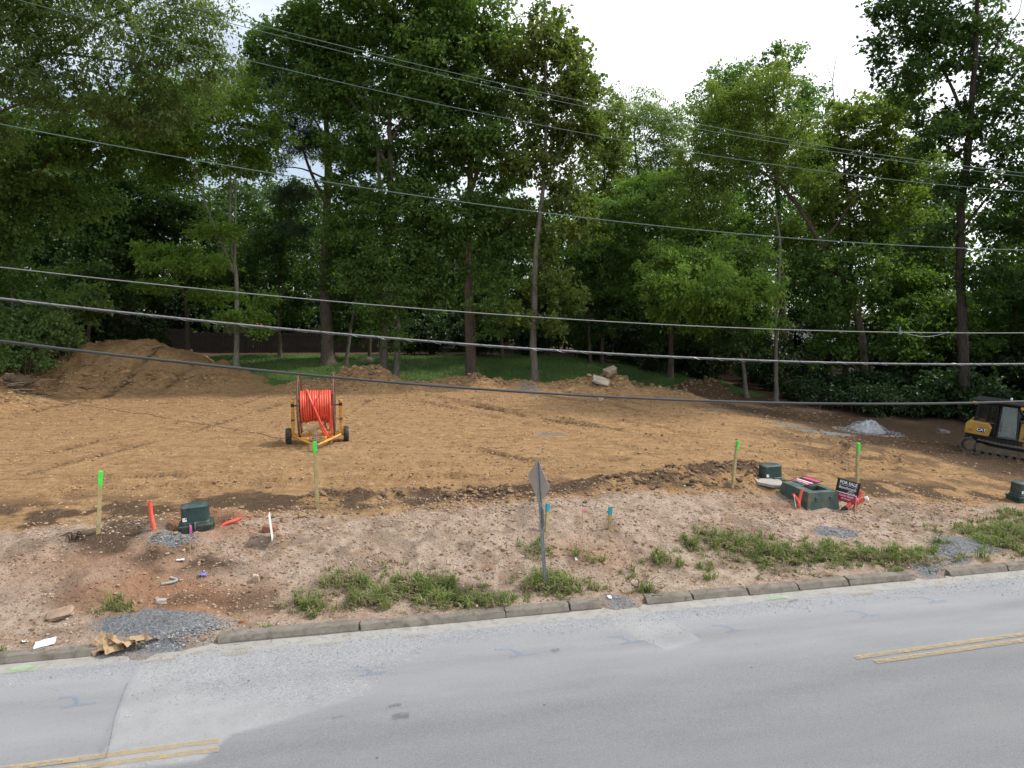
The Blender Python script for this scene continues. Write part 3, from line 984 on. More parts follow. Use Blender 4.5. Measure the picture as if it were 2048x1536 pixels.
def sample_ground(n, box, weight):
    """random spots (x, y) inside a u,v box, kept with a probability weight(x, y, u, v)"""
    uu = rng.uniform(box[0], box[1], n)
    vv = rng.uniform(box[2], box[3], n)
    xx, yy = to_xy(uu, vv)
    keep = rng.random(n) < weight(xx, yy, uu, vv)
    return xx[keep], yy[keep], uu[keep], vv[keep]


clod_mat = tint_mat('clod_soil', [(0.0, (0.07, 0.045, 0.028)), (0.35, (0.19, 0.115, 0.06)), (0.7, (0.31, 0.20, 0.11)), (1.0, (0.42, 0.31, 0.21))])
sx, sy, su, sv_ = sample_ground(9500, (-12, 17, 0.1, 5.2), lambda X_, Y_, a, b: 0.15 + 0.8 * sstep(fbm(X_, Y_, 1.3, 3, 301), 0.45, 0.62))
ss = 0.014 + 0.045 * rng.random(len(sx)) ** 4
link_clods = scatter_lumps('verge_clods', sx, sy, ground_z(sx, sy) + ss * 0.2, ss, ICO_V, ICO_F, clod_mat, tint=0.35 + 0.6 * rng.random(len(sx)) ** 0.8)
tag(link_clods, 'loose brown clods of earth strewn over the pale roadside verge', 'clods', kind='stuff')
sx, sy, su, sv_ = sample_ground(14000, (-7, 10, 4.0, 8.5), lambda X_, Y_, a, b: np.clip(berm_z(X_, Y_)[1] * 1.1, 0.05, 1) * sstep(fbm(X_, Y_, 0.9, 3, 311), 0.3, 0.6))
k_ = rng.random(len(sx)) < 0.62
sx, sy = sx[k_], sy[k_]
ss = 0.022 + 0.085 * rng.random(len(sx)) ** 4.5
o = scatter_lumps('berm_clods', sx, sy, ground_z(sx, sy) + ss * 0.25, ss, ICO_V, ICO_F, clod_mat, tint=np.clip(rng.random(len(sx)) * 0.62, 0, 1))
tag(o, 'dark clods heaped along the low berm behind the verge', 'clods', kind='stuff')
sx, sy, su, sv_ = sample_ground(16000, (-30, 26, 6, 34), lambda X_, Y_, a, b: (0.10 + 0.7 * np.clip(mound_z(X_, Y_), 0, 1)) * (Y_ < 50))
ss = 0.02 + 0.10 * rng.random(len(sx)) ** 5
o = scatter_lumps('pad_clods', sx, sy, ground_z(sx, sy) + ss * 0.2, ss, OCT_V, OCT_F, clod_mat, tint=0.38 + 0.5 * rng.random(len(sx)))
tag(o, 'small clods scattered over the graded dirt pad and mounds', 'clods', kind='stuff')

gravel_mat = tint_mat('crushed_stone', [(0.0, (0.10, 0.105, 0.115)), (0.5, (0.22, 0.228, 0.24)), (1.0, (0.42, 0.42, 0.42))], 0.85, 0)


def near(cx, cy, rx, ry):
    return lambda X_, Y_, a, b: np.clip(1.35 - 1.3 * ((X_ - cx) / rx) ** 2 - 1.3 * ((Y_ - cy) / ry) ** 2, 0, 1) * sstep(fbm(X_, Y_, 0.7, 3, 341), 0.3, 0.55)


gx_, gy_ = [], []
for cx, cy, rx, ry, n in ((-7.0, 13.75, 1.7, 0.6, 5200), (12.0, 18.4, 1.05, 0.75, 3000), (11.0, 17.7, 0.8, 0.5, 1500), (10.3, 17.1, 0.55, 0.4, 400), (-6.8, 13.2, 1.2, 0.4, 900), (8.9, 18.95, 0.65, 0.3, 900), (-8.1, 16.55, 0.7, 0.25, 800), (2.35, 15.2, 0.5, 0.3, 200)):
    xx, yy = rng.uniform(cx - rx * 1.2, cx + rx * 1.2, n), rng.uniform(cy - ry * 1.2, cy + ry * 1.2, n)
    k = rng.random(n) < near(cx, cy, rx, ry)(xx, yy, 0, 0)
    gx_.append(xx[k]); gy_.append(yy[k])
gx_, gy_ = np.concatenate(gx_), np.concatenate(gy_)
gu2, gv2 = to_uv(gx_, gy_)
k = (gv2 > -0.12) | ((gv2 > -0.5) & (((gu2 > -8) & (gu2 < -6.05)) | ((gu2 > 9.95) & (gu2 < 10.85)) | ((gu2 > 2.0) & (gu2 < 2.9))))
gx_, gy_ = gx_[k], gy_[k]
gs = 0.010 + 0.018 * rng.random(len(gx_))

hz = 0.16 * np.clip(1 - ((gx_ + 7.0) / 1.6) ** 2 - ((gy_ - 13.75) / 0.6) ** 2, 0, 1) + 0.14 * np.clip(1 - ((gx_ - 12) / 1.1) ** 2 - ((gy_ - 18.4) / 0.8) ** 2, 0, 1)
o = scatter_lumps('verge_gravel', gx_, gy_, ground_z(gx_, gy_) + hz * 0.8 + 0.004, gs, OCT_V, OCT_F, gravel_mat)
tag(o, 'blue grey crushed stone lying in patches on the verge', 'gravel', kind='stuff')
# stone spilled over the road
uu, vv = rng.uniform(-8.5, 16, 14000), rng.uniform(-3.6, -0.42, 14000)
dens = np.where((uu > -7) & (uu < -2), 0.5 * sstep(vv - 0.32 * (uu + 7), -3.6, -1.9), 0.0)
dens = np.maximum(dens, 0.75 * np.exp(-((vv + 1.15 + 0.12 * np.sin(uu * 1.1)) / 0.22) ** 2) * sstep(fbm(uu, vv, 1.5, 2, 333), 0.3, 0.55))
dens = np.maximum(dens, np.where((uu > -8.1) & (uu < -5.9), 0.8 * sstep(vv, -1.3, -0.6), 0))
dens = np.maximum(dens, np.where((uu > 9.9), 0.4 * sstep(vv, -2.2, -1.0), 0))
dens = np.maximum(dens, np.where((uu > 1.8) & (uu < 3.2), 0.6 * sstep(vv, -2.6, -1.2), 0))
k = rng.random(len(uu)) < dens
uu, vv = uu[k], vv[k]
xx, yy = to_xy(uu, vv)
gs = 0.006 + 0.012 * rng.random(len(uu)) ** 2.5
o = scatter_lumps('road_gravel', xx, yy, np.array([road_z(a, b) if b < -0.87 else 0.012 for a, b in zip(uu, vv)]) + gs * 0.3, gs, OCT_V, OCT_F, gravel_mat, tint=0.55 + 0.45 * rng.random(len(uu)))
tag(o, 'loose grey stone chips spilled along the gutter and lane', 'gravel', kind='stuff')


# fine crumbs of soil: instanced over the dirt by geometry nodes (far too many to count)
def instance_stuff(name, pts, scales, tints, source, material):
    """points -> instances of one small source mesh, each with its own size, turn and tint"""
    me = bpy.data.meshes.new(name)
    me.vertices.add(len(pts))
    me.vertices.foreach_set('co', np.asarray(pts, np.float32).ravel())
    for an, arr in (('size', scales), ('tint', tints), ('turn', rng.random(len(pts)) * 6.283)):
        a = me.attributes.new(an, 'FLOAT', 'POINT')
        a.data.foreach_set('value', np.asarray(arr, np.float32))
    me.update()
    o = link(name, me)
    ng = bpy.data.node_groups.new(name + '_nodes', 'GeometryNodeTree')
    ng.interface.new_socket('Geometry', in_out='INPUT', socket_type='NodeSocketGeometry')
    ng.interface.new_socket('Geometry', in_out='OUTPUT', socket_type='NodeSocketGeometry')
    gi_, go_ = ng.nodes.new('NodeGroupInput'), ng.nodes.new('NodeGroupOutput')
    lines = ng.nodes.new('GeometryNodeMeshLine')
    # the source piece is built inside the node tree so that no helper object is needed
    if source == 'clod':
        src = ng.nodes.new('GeometryNodeMeshIcoSphere')
        src.inputs['Radius'].default_value = 1.0
        src.inputs['Subdivisions'].default_value = 1
        src_out = src.outputs['Mesh']
        ng.nodes.remove(lines)
    else:
        src = ng.nodes.new('GeometryNodeMeshCone')
        src.inputs['Vertices'].default_value = 3
        src.inputs['Radius Top'].default_value = 0.0
        src.inputs['Radius Bottom'].default_value = 0.16
        src.inputs['Depth'].default_value = 1.0
        src_out = src.outputs['Mesh']
        ng.nodes.remove(lines)
    sm = ng.nodes.new('GeometryNodeSetMaterial')
    sm.inputs['Material'].default_value = material
    ng.links.new(src_out, sm.inputs['Geometry'])
    iop = ng.nodes.new('GeometryNodeInstanceOnPoints')
    ng.links.new(gi_.outputs[0], iop.inputs['Points'])
    ng.links.new(sm.outputs[0], iop.inputs['Instance'])

    def named(nm):
        n = ng.nodes.new('GeometryNodeInputNamedAttribute')
        n.data_type = 'FLOAT'
        n.inputs['Name'].default_value = nm
        return n.outputs['Attribute']
    cs = ng.nodes.new('ShaderNodeCombineXYZ')
    sz = named('size')

    def mul(k):
        m = ng.nodes.new('ShaderNodeMath')
        m.operation = 'MULTIPLY'
        ng.links.new(sz, m.inputs[0])
        m.inputs[1].default_value = k
        return m.outputs[0]
    for i, k in enumerate((1.25, 0.85, 0.6) if source == 'clod' else (1.0, 1.0, 1.0)):
        ng.links.new(mul(k), cs.inputs[i])
    ng.links.new(cs.outputs[0], iop.inputs['Scale'])
    cr = ng.nodes.new('ShaderNodeCombineXYZ')
    tn = named('turn')
    ng.links.new(tn, cr.inputs[2])
    sn = ng.nodes.new('ShaderNodeMath')
    sn.operation = 'SINE'
    m7 = ng.nodes.new('ShaderNodeMath')
    m7.operation = 'MULTIPLY'
    m7.inputs[1].default_value = 7.0
    ng.links.new(tn, m7.inputs[0])
    ng.links.new(m7.outputs[0], sn.inputs[0])
    m8 = ng.nodes.new('ShaderNodeMath')
    m8.operation = 'MULTIPLY'
    m8.inputs[1].default_value = 0.5
    ng.links.new(sn.outputs[0], m8.inputs[0])
    ng.links.new(m8.outputs[0], cr.inputs[0])
    ng.links.new(cr.outputs[0], iop.inputs['Rotation'])
    ng.links.new(iop.outputs[0], go_.inputs[0])
    md = o.modifiers.new('scatter', 'NODES')
    md.node_group = ng
    return o


def inst_mat(name, stops, rough=0.95):
    m = tint_mat(name, stops, rough, 0)
    for n in m.node_tree.nodes:
        if n.type == 'ATTRIBUTE':
            n.attribute_type = 'INSTANCER'
    return m


crumb_mat = inst_mat('soil_crumb', [(0.0, (0.14, 0.085, 0.045)), (0.4, (0.30, 0.18, 0.09)), (0.8, (0.46, 0.30, 0.165)), (1.0, (0.54, 0.40, 0.26))])
sx, sy, su, sv_ = sample_ground(140000, (-33, 27, 4.6, 34), lambda X_, Y_, a, b: np.clip(0.07 + 0.9 * np.clip(mound_z(X_, Y_) * 1.6, 0, 1) + 0.32 * sstep(fbm(X_, Y_, 2.0, 3, 351), 0.45, 0.62) + 0.4 * rut_z(X_, Y_)[1], 0, 1) * (Y_ < 50.5) * (np.abs(X_) < 0.76 * Y_ + 1))
ss = (0.012 + 0.05 * rng.random(len(sx)) ** 4) * (0.7 + 0.012 * sy) * (1 + 2.4 * np.clip(mound_z(sx, sy), 0, 1) * (rng.random(len(sx)) < 0.2))
o = instance_stuff('pad_crumbs', np.stack([sx, sy, ground_z(sx, sy) + ss * 0.15], 1), ss, np.clip(0.15 + 0.75 * rng.random(len(sx)) - 0.3 * (sx + 0.47 * (sy - 46) > 13), 0, 1), 'clod', crumb_mat)  # crumbs past the painted shade edge get a darker tint too
tag(o, 'crumbs of orange tan soil strewn over the graded pad and the mounds', 'soil crumbs', kind='stuff')
pale_crumb = inst_mat('verge_crumb', [(0.0, (0.13, 0.08, 0.05)), (0.35, (0.30, 0.19, 0.125)), (0.75, (0.45, 0.34, 0.26)), (1.0, (0.53, 0.42, 0.34))])
sx, sy, su, sv_ = sample_ground(46000, (-13, 18, -0.1, 5.4), lambda X_, Y_, a, b: 0.12 + 0.8 * sstep(fbm(X_, Y_, 0.9, 4, 361, 0.6), 0.45, 0.62))
ss = 0.007 + 0.032 * rng.random(len(sx)) ** 4
redm = np.exp(-(((sx + 7.2) / 3.0) ** 2 + ((sy - 14.7) / 1.1) ** 2))
o = instance_stuff('verge_crumbs', np.stack([sx, sy, ground_z(sx, sy) + ss * 0.2], 1), ss, np.clip(rng.random(len(sx)), 0, 1), 'clod', pale_crumb)
tag(o, 'small crumbs and pebbles littering the pale verge', 'soil crumbs', kind='stuff')
turf_mat = inst_mat('turf_blade', [(0.0, (0.045, 0.098, 0.020)), (0.6, (0.115, 0.215, 0.042)), (1.0, (0.21, 0.28, 0.075))], 0.7)
tx_, ty_ = rng.uniform(-27, 19, 90000), rng.uniform(46.5, 64, 90000)
le = ty_ + 1.6 * (fbm(tx_, ty_, 1.3, 3, 141) - 0.5) - 0.9 * np.clip(mound_z(tx_, ty_) * 3, 0, 1)
k = (le > 47.1) & (mound_z(tx_, ty_) < 0.2) & (tx_ > -25.8) & (tx_ < 17) & ~((ty_ < 49.2) & (tx_ > 1.5))
tx_, ty_ = tx_[k], ty_[k]
ss = (0.07 + 0.10 * rng.random(len(tx_))) * (0.6 + 0.8 * fbm(tx_, ty_, 2.5, 3, 371))
o = instance_stuff('lawn_grass', np.stack([tx_, ty_, ground_z(tx_, ty_) + ss * 0.35], 1), ss, np.clip(0.25 + 1.3 * (fbm(tx_, ty_, 3.0, 3, 381) - 0.35) + 0.35 * (rng.random(len(tx_)) - 0.5), 0, 1), 'blade', turf_mat)
tag(o, 'short lawn grass behind the dirt mounds', 'grass', kind='stuff')

# ------------------------------------------------------------------ trees
def leaf_material(name, lo, mid, hi, trans=0.5, rough=0.45):
    m, nt, b, out = new_mat(name)
    r = nt.nodes.new("ShaderNodeValToRGB")
    el = r.color_ramp.elements
    el.new(0.5)
    for e, (p, c) in zip(el, ((0.08, lo), (0.5, mid), (0.95, hi))):
        e.position = p
        e.color = (*c, 1)
    nt.links.new(attr(nt, 'tint'), r.inputs[0])
    nt.links.new(r.outputs[0], b.inputs['Base Color'])
    b.inputs['Roughness'].default_value = rough
    b.inputs['Specular IOR Level'].default_value = 0.4
    t = nt.nodes.new("ShaderNodeBsdfTranslucent")
    nt.links.new(mix_rgb(nt, 1.0, r.outputs[0], (1.25, 1.3, 0.55), 'MULTIPLY'), t.inputs[0])
    mx = nt.nodes.new("ShaderNodeMixShader")
    mx.inputs[0].default_value = trans
    nt.links.new(b.outputs[0], mx.inputs[1])
    nt.links.new(t.outputs[0], mx.inputs[2])
    nt.links.new(mx.outputs[0], out.inputs[0])
    return m


LEAF = {
    'deep': leaf_material('deep_green_leaf', (0.061, 0.117, 0.030), (0.105, 0.192, 0.046), (0.180, 0.286, 0.071)),
    'lime': leaf_material('bright_green_leaf', (0.088, 0.160, 0.029), (0.152, 0.258, 0.046), (0.230, 0.349, 0.070)),
    'olive': leaf_material('olive_leaf', (0.085, 0.140, 0.028), (0.152, 0.224, 0.045), (0.235, 0.297, 0.069)),
    'brown': leaf_material('bronzed_leaf', (0.077, 0.123, 0.030), (0.134, 0.197, 0.049), (0.224, 0.232, 0.072)),
    'grey': leaf_material('grey_green_leaf', (0.077, 0.122, 0.044), (0.129, 0.196, 0.064), (0.196, 0.266, 0.097)),
    'pine': leaf_material('pine_needle', (0.037, 0.072, 0.039), (0.062, 0.110, 0.058), (0.098, 0.154, 0.076), 0.23),
    'dark': leaf_material('dark_leaf', (0.034, 0.068, 0.018), (0.055, 0.107, 0.029), (0.091, 0.154, 0.041)),  # dark green, lowered further to imitate shade under the canopy
    'pale': leaf_material('pale_green_leaf', (0.105, 0.168, 0.052), (0.171, 0.258, 0.082), (0.253, 0.349, 0.130)),
    'shade': leaf_material('shaded_bush_leaf', (0.020, 0.042, 0.014), (0.032, 0.066, 0.020), (0.055, 0.098, 0.030), 0.3),  # leaf colour darkened so the bushes look as if in shadow
}


def bark_material(name, lo, hi, moss=None):
    m, nt, b, out = new_mat(name)
    tc = nt.nodes.new("ShaderNodeTexCoord")
    mp = nt.nodes.new("ShaderNodeMapping")
    mp.inputs['Scale'].default_value = (1, 1, 0.18)
    nt.links.new(tc.outputs['Object'], mp.inputs[0])
    f = noise(nt, mp.outputs[0], 14, 6, 0.65)
    c = mix_rgb(nt, map_range(nt, f, 0.32, 0.66), lo, hi)
    if moss:
        c = mix_rgb(nt, map_range(nt, noise(nt, tc.outputs['Object'], 1.6, 5), 0.5, 0.68, 0, 0.7), c, moss)
    nt.links.new(c, b.inputs['Base Color'])
    b.inputs['Roughness'].default_value = 0.95
    b.inputs['Specular IOR Level'].default_value = 0.15
    bump(nt, b, f, 0.9, 0.05)
    return m


BARK = {'grey': bark_material('grey_bark', (0.085, 0.072, 0.06), (0.215, 0.19, 0.165), (0.10, 0.11, 0.07)),
        'brown': bark_material('brown_bark', (0.06, 0.045, 0.034), (0.16, 0.125, 0.10)),
        'dark': bark_material('dark_bark', (0.035, 0.028, 0.023), (0.10, 0.082, 0.068)),  # poplar bark, darkened to imitate a backlit trunk
        'pine': bark_material('pine_bark', (0.075, 0.055, 0.045), (0.21, 0.165, 0.135)),
        'pale': bark_material('pale_bark', (0.12, 0.115, 0.09), (0.30, 0.285, 0.24), (0.13, 0.14, 0.08))}


def catmull(P, step):
    P = [np.array(p, float) for p in P]
    if len(P) == 2:
        n = max(2, int(np.linalg.norm(P[1] - P[0]) / step))
        return np.array([P[0] + (P[1] - P[0]) * i / n for i in range(n + 1)])
    Q = [2 * P[0] - P[1]] + P + [2 * P[-1] - P[-2]]
    out = []
    for i in range(1, len(Q) - 2):
        a, b, c, d = Q[i - 1:i + 3]
        n = max(2, int(np.linalg.norm(c - b) / step))
        for k in range(n):
            t = k / n
            out.append(0.5 * (2 * b + (c - a) * t + (2 * a - 5 * b + 4 * c - d) * t * t + (3 * b - a - 3 * c + d) * t ** 3))
    out.append(P[-1])
    return np.array(out)


class Tubes:
    def __init__(s):
        s.V, s.F, s.n = [], [], 0

    def add(s, P, rad, k):
        m = len(P)
        D = np.gradient(P, axis=0)
        D /= np.linalg.norm(D, axis=1, keepdims=True) + 1e-9
        ref = np.array([0.31, 0.95, 0.05])
        A = np.cross(D, ref)
        A /= np.linalg.norm(A, axis=1, keepdims=True) + 1e-9
        B = np.cross(D, A)
        t = np.arange(k) * 2 * np.pi / k
        V = P[:, None] + (A[:, None] * np.cos(t)[None, :, None] + B[:, None] * np.sin(t)[None, :, None]) * np.asarray(rad)[:, None, None]
        i = np.arange(m - 1)[:, None] * k
        j = np.arange(k)[None]
        j2 = (j + 1) % k
        F = np.stack([i + j, i + j2, i + k + j2, i + k + j], -1).reshape(-1, 4) + s.n
        s.V.append(V.reshape(-1, 3))
        s.F.append(F)
        s.n += m * k

    def mesh(s, name):
        return mesh_np(name, np.concatenate(s.V), np.concatenate(s.F), True)


def leaf_quads(C, D, Nn, L, W):
    """one folded four-cornered leaf per row: base C, direction D, normal Nn, length L, width W"""
    D = D / (np.linalg.norm(D, axis=1, keepdims=True) + 1e-9)
    S = np.cross(D, Nn)
    S /= np.linalg.norm(S, axis=1, keepdims=True) + 1e-9
    Nn = np.cross(S, D)
    L, W = L[:, None], W[:, None]
    mid = C + D * L * 0.45
    fold = Nn * W * 0.22
    V = np.stack([C, mid + S * W * 0.5 + fold, C + D * L - Nn * L * 0.08, mid - S * W * 0.5 + fold], 1)
    return V


def leaves_for(centers, outdirs, rs, g, twigs=7, per=9, size=0.2, wide=0.6, reach=1.0, flat=0.5, droop=0.25, tint_c=None):
    """sprays of leaves round each cluster centre; returns leaf corner array and tint per leaf"""
    n = len(centers)
    T = n * twigs
    C = np.repeat(centers, twigs, 0)
    O = np.repeat(outdirs, twigs, 0)
    rr = np.repeat(rs, twigs)
    D = O * 0.75 + g.normal(size=(T, 3)) * np.array([1, 1, flat])
    D[:, 2] -= droop * 0.5
    D /= np.linalg.norm(D, axis=1, keepdims=True) + 1e-9
    Ln = rr * reach * (0.45 + 0.75 * g.random(T))
    N = T * per
    t = np.tile((np.arange(per) + 0.7) / per, T) + g.normal(size=N) * 0.05
    Cn, Dn, Lt = np.repeat(C, per, 0), np.repeat(D, per, 0), np.repeat(Ln, per)
    P = Cn + Dn * (Lt * t)[:, None]
    P[:, 2] -= droop * 0.35 * Lt * t ** 2
    P += g.normal(size=(N, 3)) * size * 0.45
    LD = Dn * 0.6 + g.normal(size=(N, 3)) * 0.75
    LD[:, 2] -= droop
    NN = g.normal(size=(N, 3)) * 0.55 + np.array([0, 0, 1.0])
    Ls = size * (0.5 + 0.95 * g.random(N) ** 1.6)
    V = leaf_quads(P, LD, NN, Ls, Ls * wide)
    tc_ = np.repeat(np.repeat(tint_c, twigs), per)
    tt = np.clip(0.55 * tc_ + 0.25 * np.repeat(g.random(T), per) + 0.30 * g.random(N) - 0.05, 0, 1)
    return V, tt


def leaf_mesh(name, Vs, ts):
    V = np.concatenate(Vs).reshape(-1, 3)
    t = np.concatenate(ts)
    return mesh_np(name, V, np.arange(len(V)).reshape(-1, 4), False, {'tint': np.repeat(t, 4)})


def grow_tree(trunks, limbs, blobs, seed, leaf_opts, spacing=1.05, dens=0.6):
    """wood skeleton reaching every leaf cluster of the crown volume; returns (wood mesh, leaf corner list, tint list)"""
    g = np.random.default_rng(seed)
    wood = Tubes()
    NP, NR = [], []
    for pts, r0, r1 in trunks:
        P = catmull(pts, 0.6)
        s = np.linspace(0, 1, len(P))
        h = P[:, 2] - P[0, 2]
        rad = r0 + (r1 - r0) * s ** 0.85
        rad = rad * (1 + 0.55 * np.exp(-np.maximum(h, 0) / 0.45)) * (1 + 0.05 * np.sin(np.arange(len(P)) * 2.1 + seed))
        P = P + np.cumsum(g.normal(size=P.shape) * [0.02, 0.03, 0], axis=0)
        wood.add(P, rad, 10 if r0 > 0.12 else 7)
        NP.append(P[len(P) // 5:]); NR.append(rad[len(P) // 5:])
    for pts, r0, r1 in limbs:
        P = catmull(pts, 0.5)
        P[:, 1] += np.linspace(0, 1, len(P)) * g.normal() * 0.8
        rad = np.linspace(r0, r1, len(P))
        wood.add(P, rad, 7)
        NP.append(P); NR.append(rad)
    NP, NR = np.concatenate(NP), np.concatenate(NR)
    C, Rr, BI = [], [], []
    for bi, (cx, cy, cz, rx, ry, rz) in enumerate(blobs):
        area = 4 * np.pi * ((rx * ry) ** 1.6 / 3 + (rx * rz) ** 1.6 / 3 + (ry * rz) ** 1.6 / 3) ** (1 / 1.6)
        n = max(4, int(area / spacing ** 2 * dens))
        d = g.normal(size=(n, 3))
        d /= np.linalg.norm(d, axis=1, keepdims=True)
        q = g.random(n) ** 0.42 * (0.85 + 0.35 * g.random(n))
        c = np.array([cx, cy, cz]) + d * q[:, None] * np.array([rx, ry, rz])
        C.append(c); Rr.append(np.full(n, min(1.25, 0.55 + 0.22 * min(rx, rz)) * spacing / 1.05)); BI.append(np.full(n, bi))
    C, Rr, BI = np.concatenate(C), np.concatenate(Rr), np.concatenate(BI)
    d0 = np.min(np.linalg.norm(C[:, None] - NP[None, ::3], axis=2), axis=1)
    order = np.argsort(d0)
    OUT = np.zeros_like(C)
    for i in order:
        c = C[i]
        v = NP - c
        dist = np.linalg.norm(v, axis=1)
        cost = dist * (1 + 0.9 * np.clip(v[:, 2] / (dist + 1e-6), -0.2, 1)) - 0.6 * np.minimum(NR, 0.2)
        j = int(np.argmin(cost))
        p, L = NP[j], max(dist[j], 0.05)
        r0 = min(NR[j] * 0.72, 0.014 + 0.011 * L)
        m = (p + c) / 2 + np.array([0, 0, 0.10 * L]) + g.normal(size=3) * 0.07 * L
        t = np.linspace(0, 1, 5)[:, None]
        P = (1 - t) ** 2 * p + 2 * t * (1 - t) * m + t * t * c
        rad = np.linspace(r0, 0.009, 5)
        wood.add(P, rad, 5 if r0 > 0.04 else 3)
        NP = np.concatenate([NP, P[1:]])
        NR = np.concatenate([NR, rad[1:]])
        o = c - p
        OUT[i] = o / (np.linalg.norm(o) + 1e-6)
    OUT = OUT * 0.7 + np.array([0, 0, 0.25])
    bt = g.random(len(blobs))
    tint_c = np.clip(0.35 * bt[BI] + 0.65 * g.random(len(C)), 0, 1)
    V, tt = leaves_for(C, OUT, Rr, g, tint_c=tint_c, **leaf_opts)
    return wood, V, tt


LEAF_OPTS = {
    'broad': dict(twigs=8, per=9, size=0.28, wide=0.70, reach=1.15, flat=0.38, droop=0.35),
    'maple': dict(twigs=8, per=9, size=0.25, wide=0.66, reach=1.15, flat=0.22, droop=0.22),
    'fine': dict(twigs=9, per=10, size=0.21, wide=0.5, reach=1.1, flat=0.45, droop=0.55),
    'hang': dict(twigs=8, per=9, size=0.25, wide=0.5, reach=1.1, flat=0.45, droop=0.75),
    'tulip': dict(twigs=7, per=9, size=0.28, wide=0.75, reach=0.95, flat=0.9, droop=0.25),
    'needle': dict(twigs=11, per=9, size=0.34, wide=0.17, reach=0.75, flat=0.9, droop=0.0),
}


def plant_tree(d):
    bx, by = d['base']
    bz = gz(bx, by) - 0.12
    B = np.array([bx, by, bz])

    def loc(pts, ground=False):
        P = [np.array(p, float) - B for p in pts]
        if ground:
            P[0] = np.array([P[0][0], P[0][1], -0.15])
        return P
    trunks = [(loc(p, True), a, b) for p, a, b in d['trunks']]
    limbs = [(loc(p), a, b) for p, a, b in d.get('limbs', [])]
    blobs = [(c[0] - bx, c[1] - by, c[2] - bz, c[3], c[4], c[5]) for c in d['blobs']]
    root = empty(d['name'], (bx, by, bz))
    tag(root, d['label'], 'tree', d.get('group'))
    wood, V, tt = grow_tree(trunks, limbs, blobs, d['seed'], LEAF_OPTS[d['opts']], d.get('spacing', 1.0), d.get('dens', 0.62) * 1.15)
    link('trunk', wood.mesh('trunk'), BARK[d['bark']], root)
    link('crown', leaf_mesh('crown', [V], [tt]), LEAF[d['leaf']], root)
    if d.get('vines'):
        g = np.random.default_rng(d['seed'] + 500)
        vb = [(c[0] - bx, c[1] - by, c[2] - bz, c[3], c[4], c[5]) for c in d['vines']]
        w2, V2, t2 = grow_tree(trunks, [], vb, d['seed'] + 9, LEAF_OPTS['broad'] | {'size': 0.2}, 0.85, 0.62)
        link('vine', leaf_mesh('vine', [V2], [t2]), LEAF['lime' if d['leaf'] != 'deep' else 'deep'], root)
        sv = Tubes()
        for k in range(4):
            p0 = trunks[0][0][0]
            q = np.array([[p0[0] + 0.4 * math.cos(k * 1.7), -0.4 - 0.1 * k, 0], [p0[0] + 0.3 * math.cos(k * 2.7), -0.42, 4], [p0[0] + 0.5 * math.sin(k * 3.1), -0.45, 9]])
            sv.add(catmull(q, 0.6), np.full(len(catmull(q, 0.6)), 0.025), 4)
        link('vine_stem', sv.mesh('vine_stem'), BARK['brown'], root)
    return root

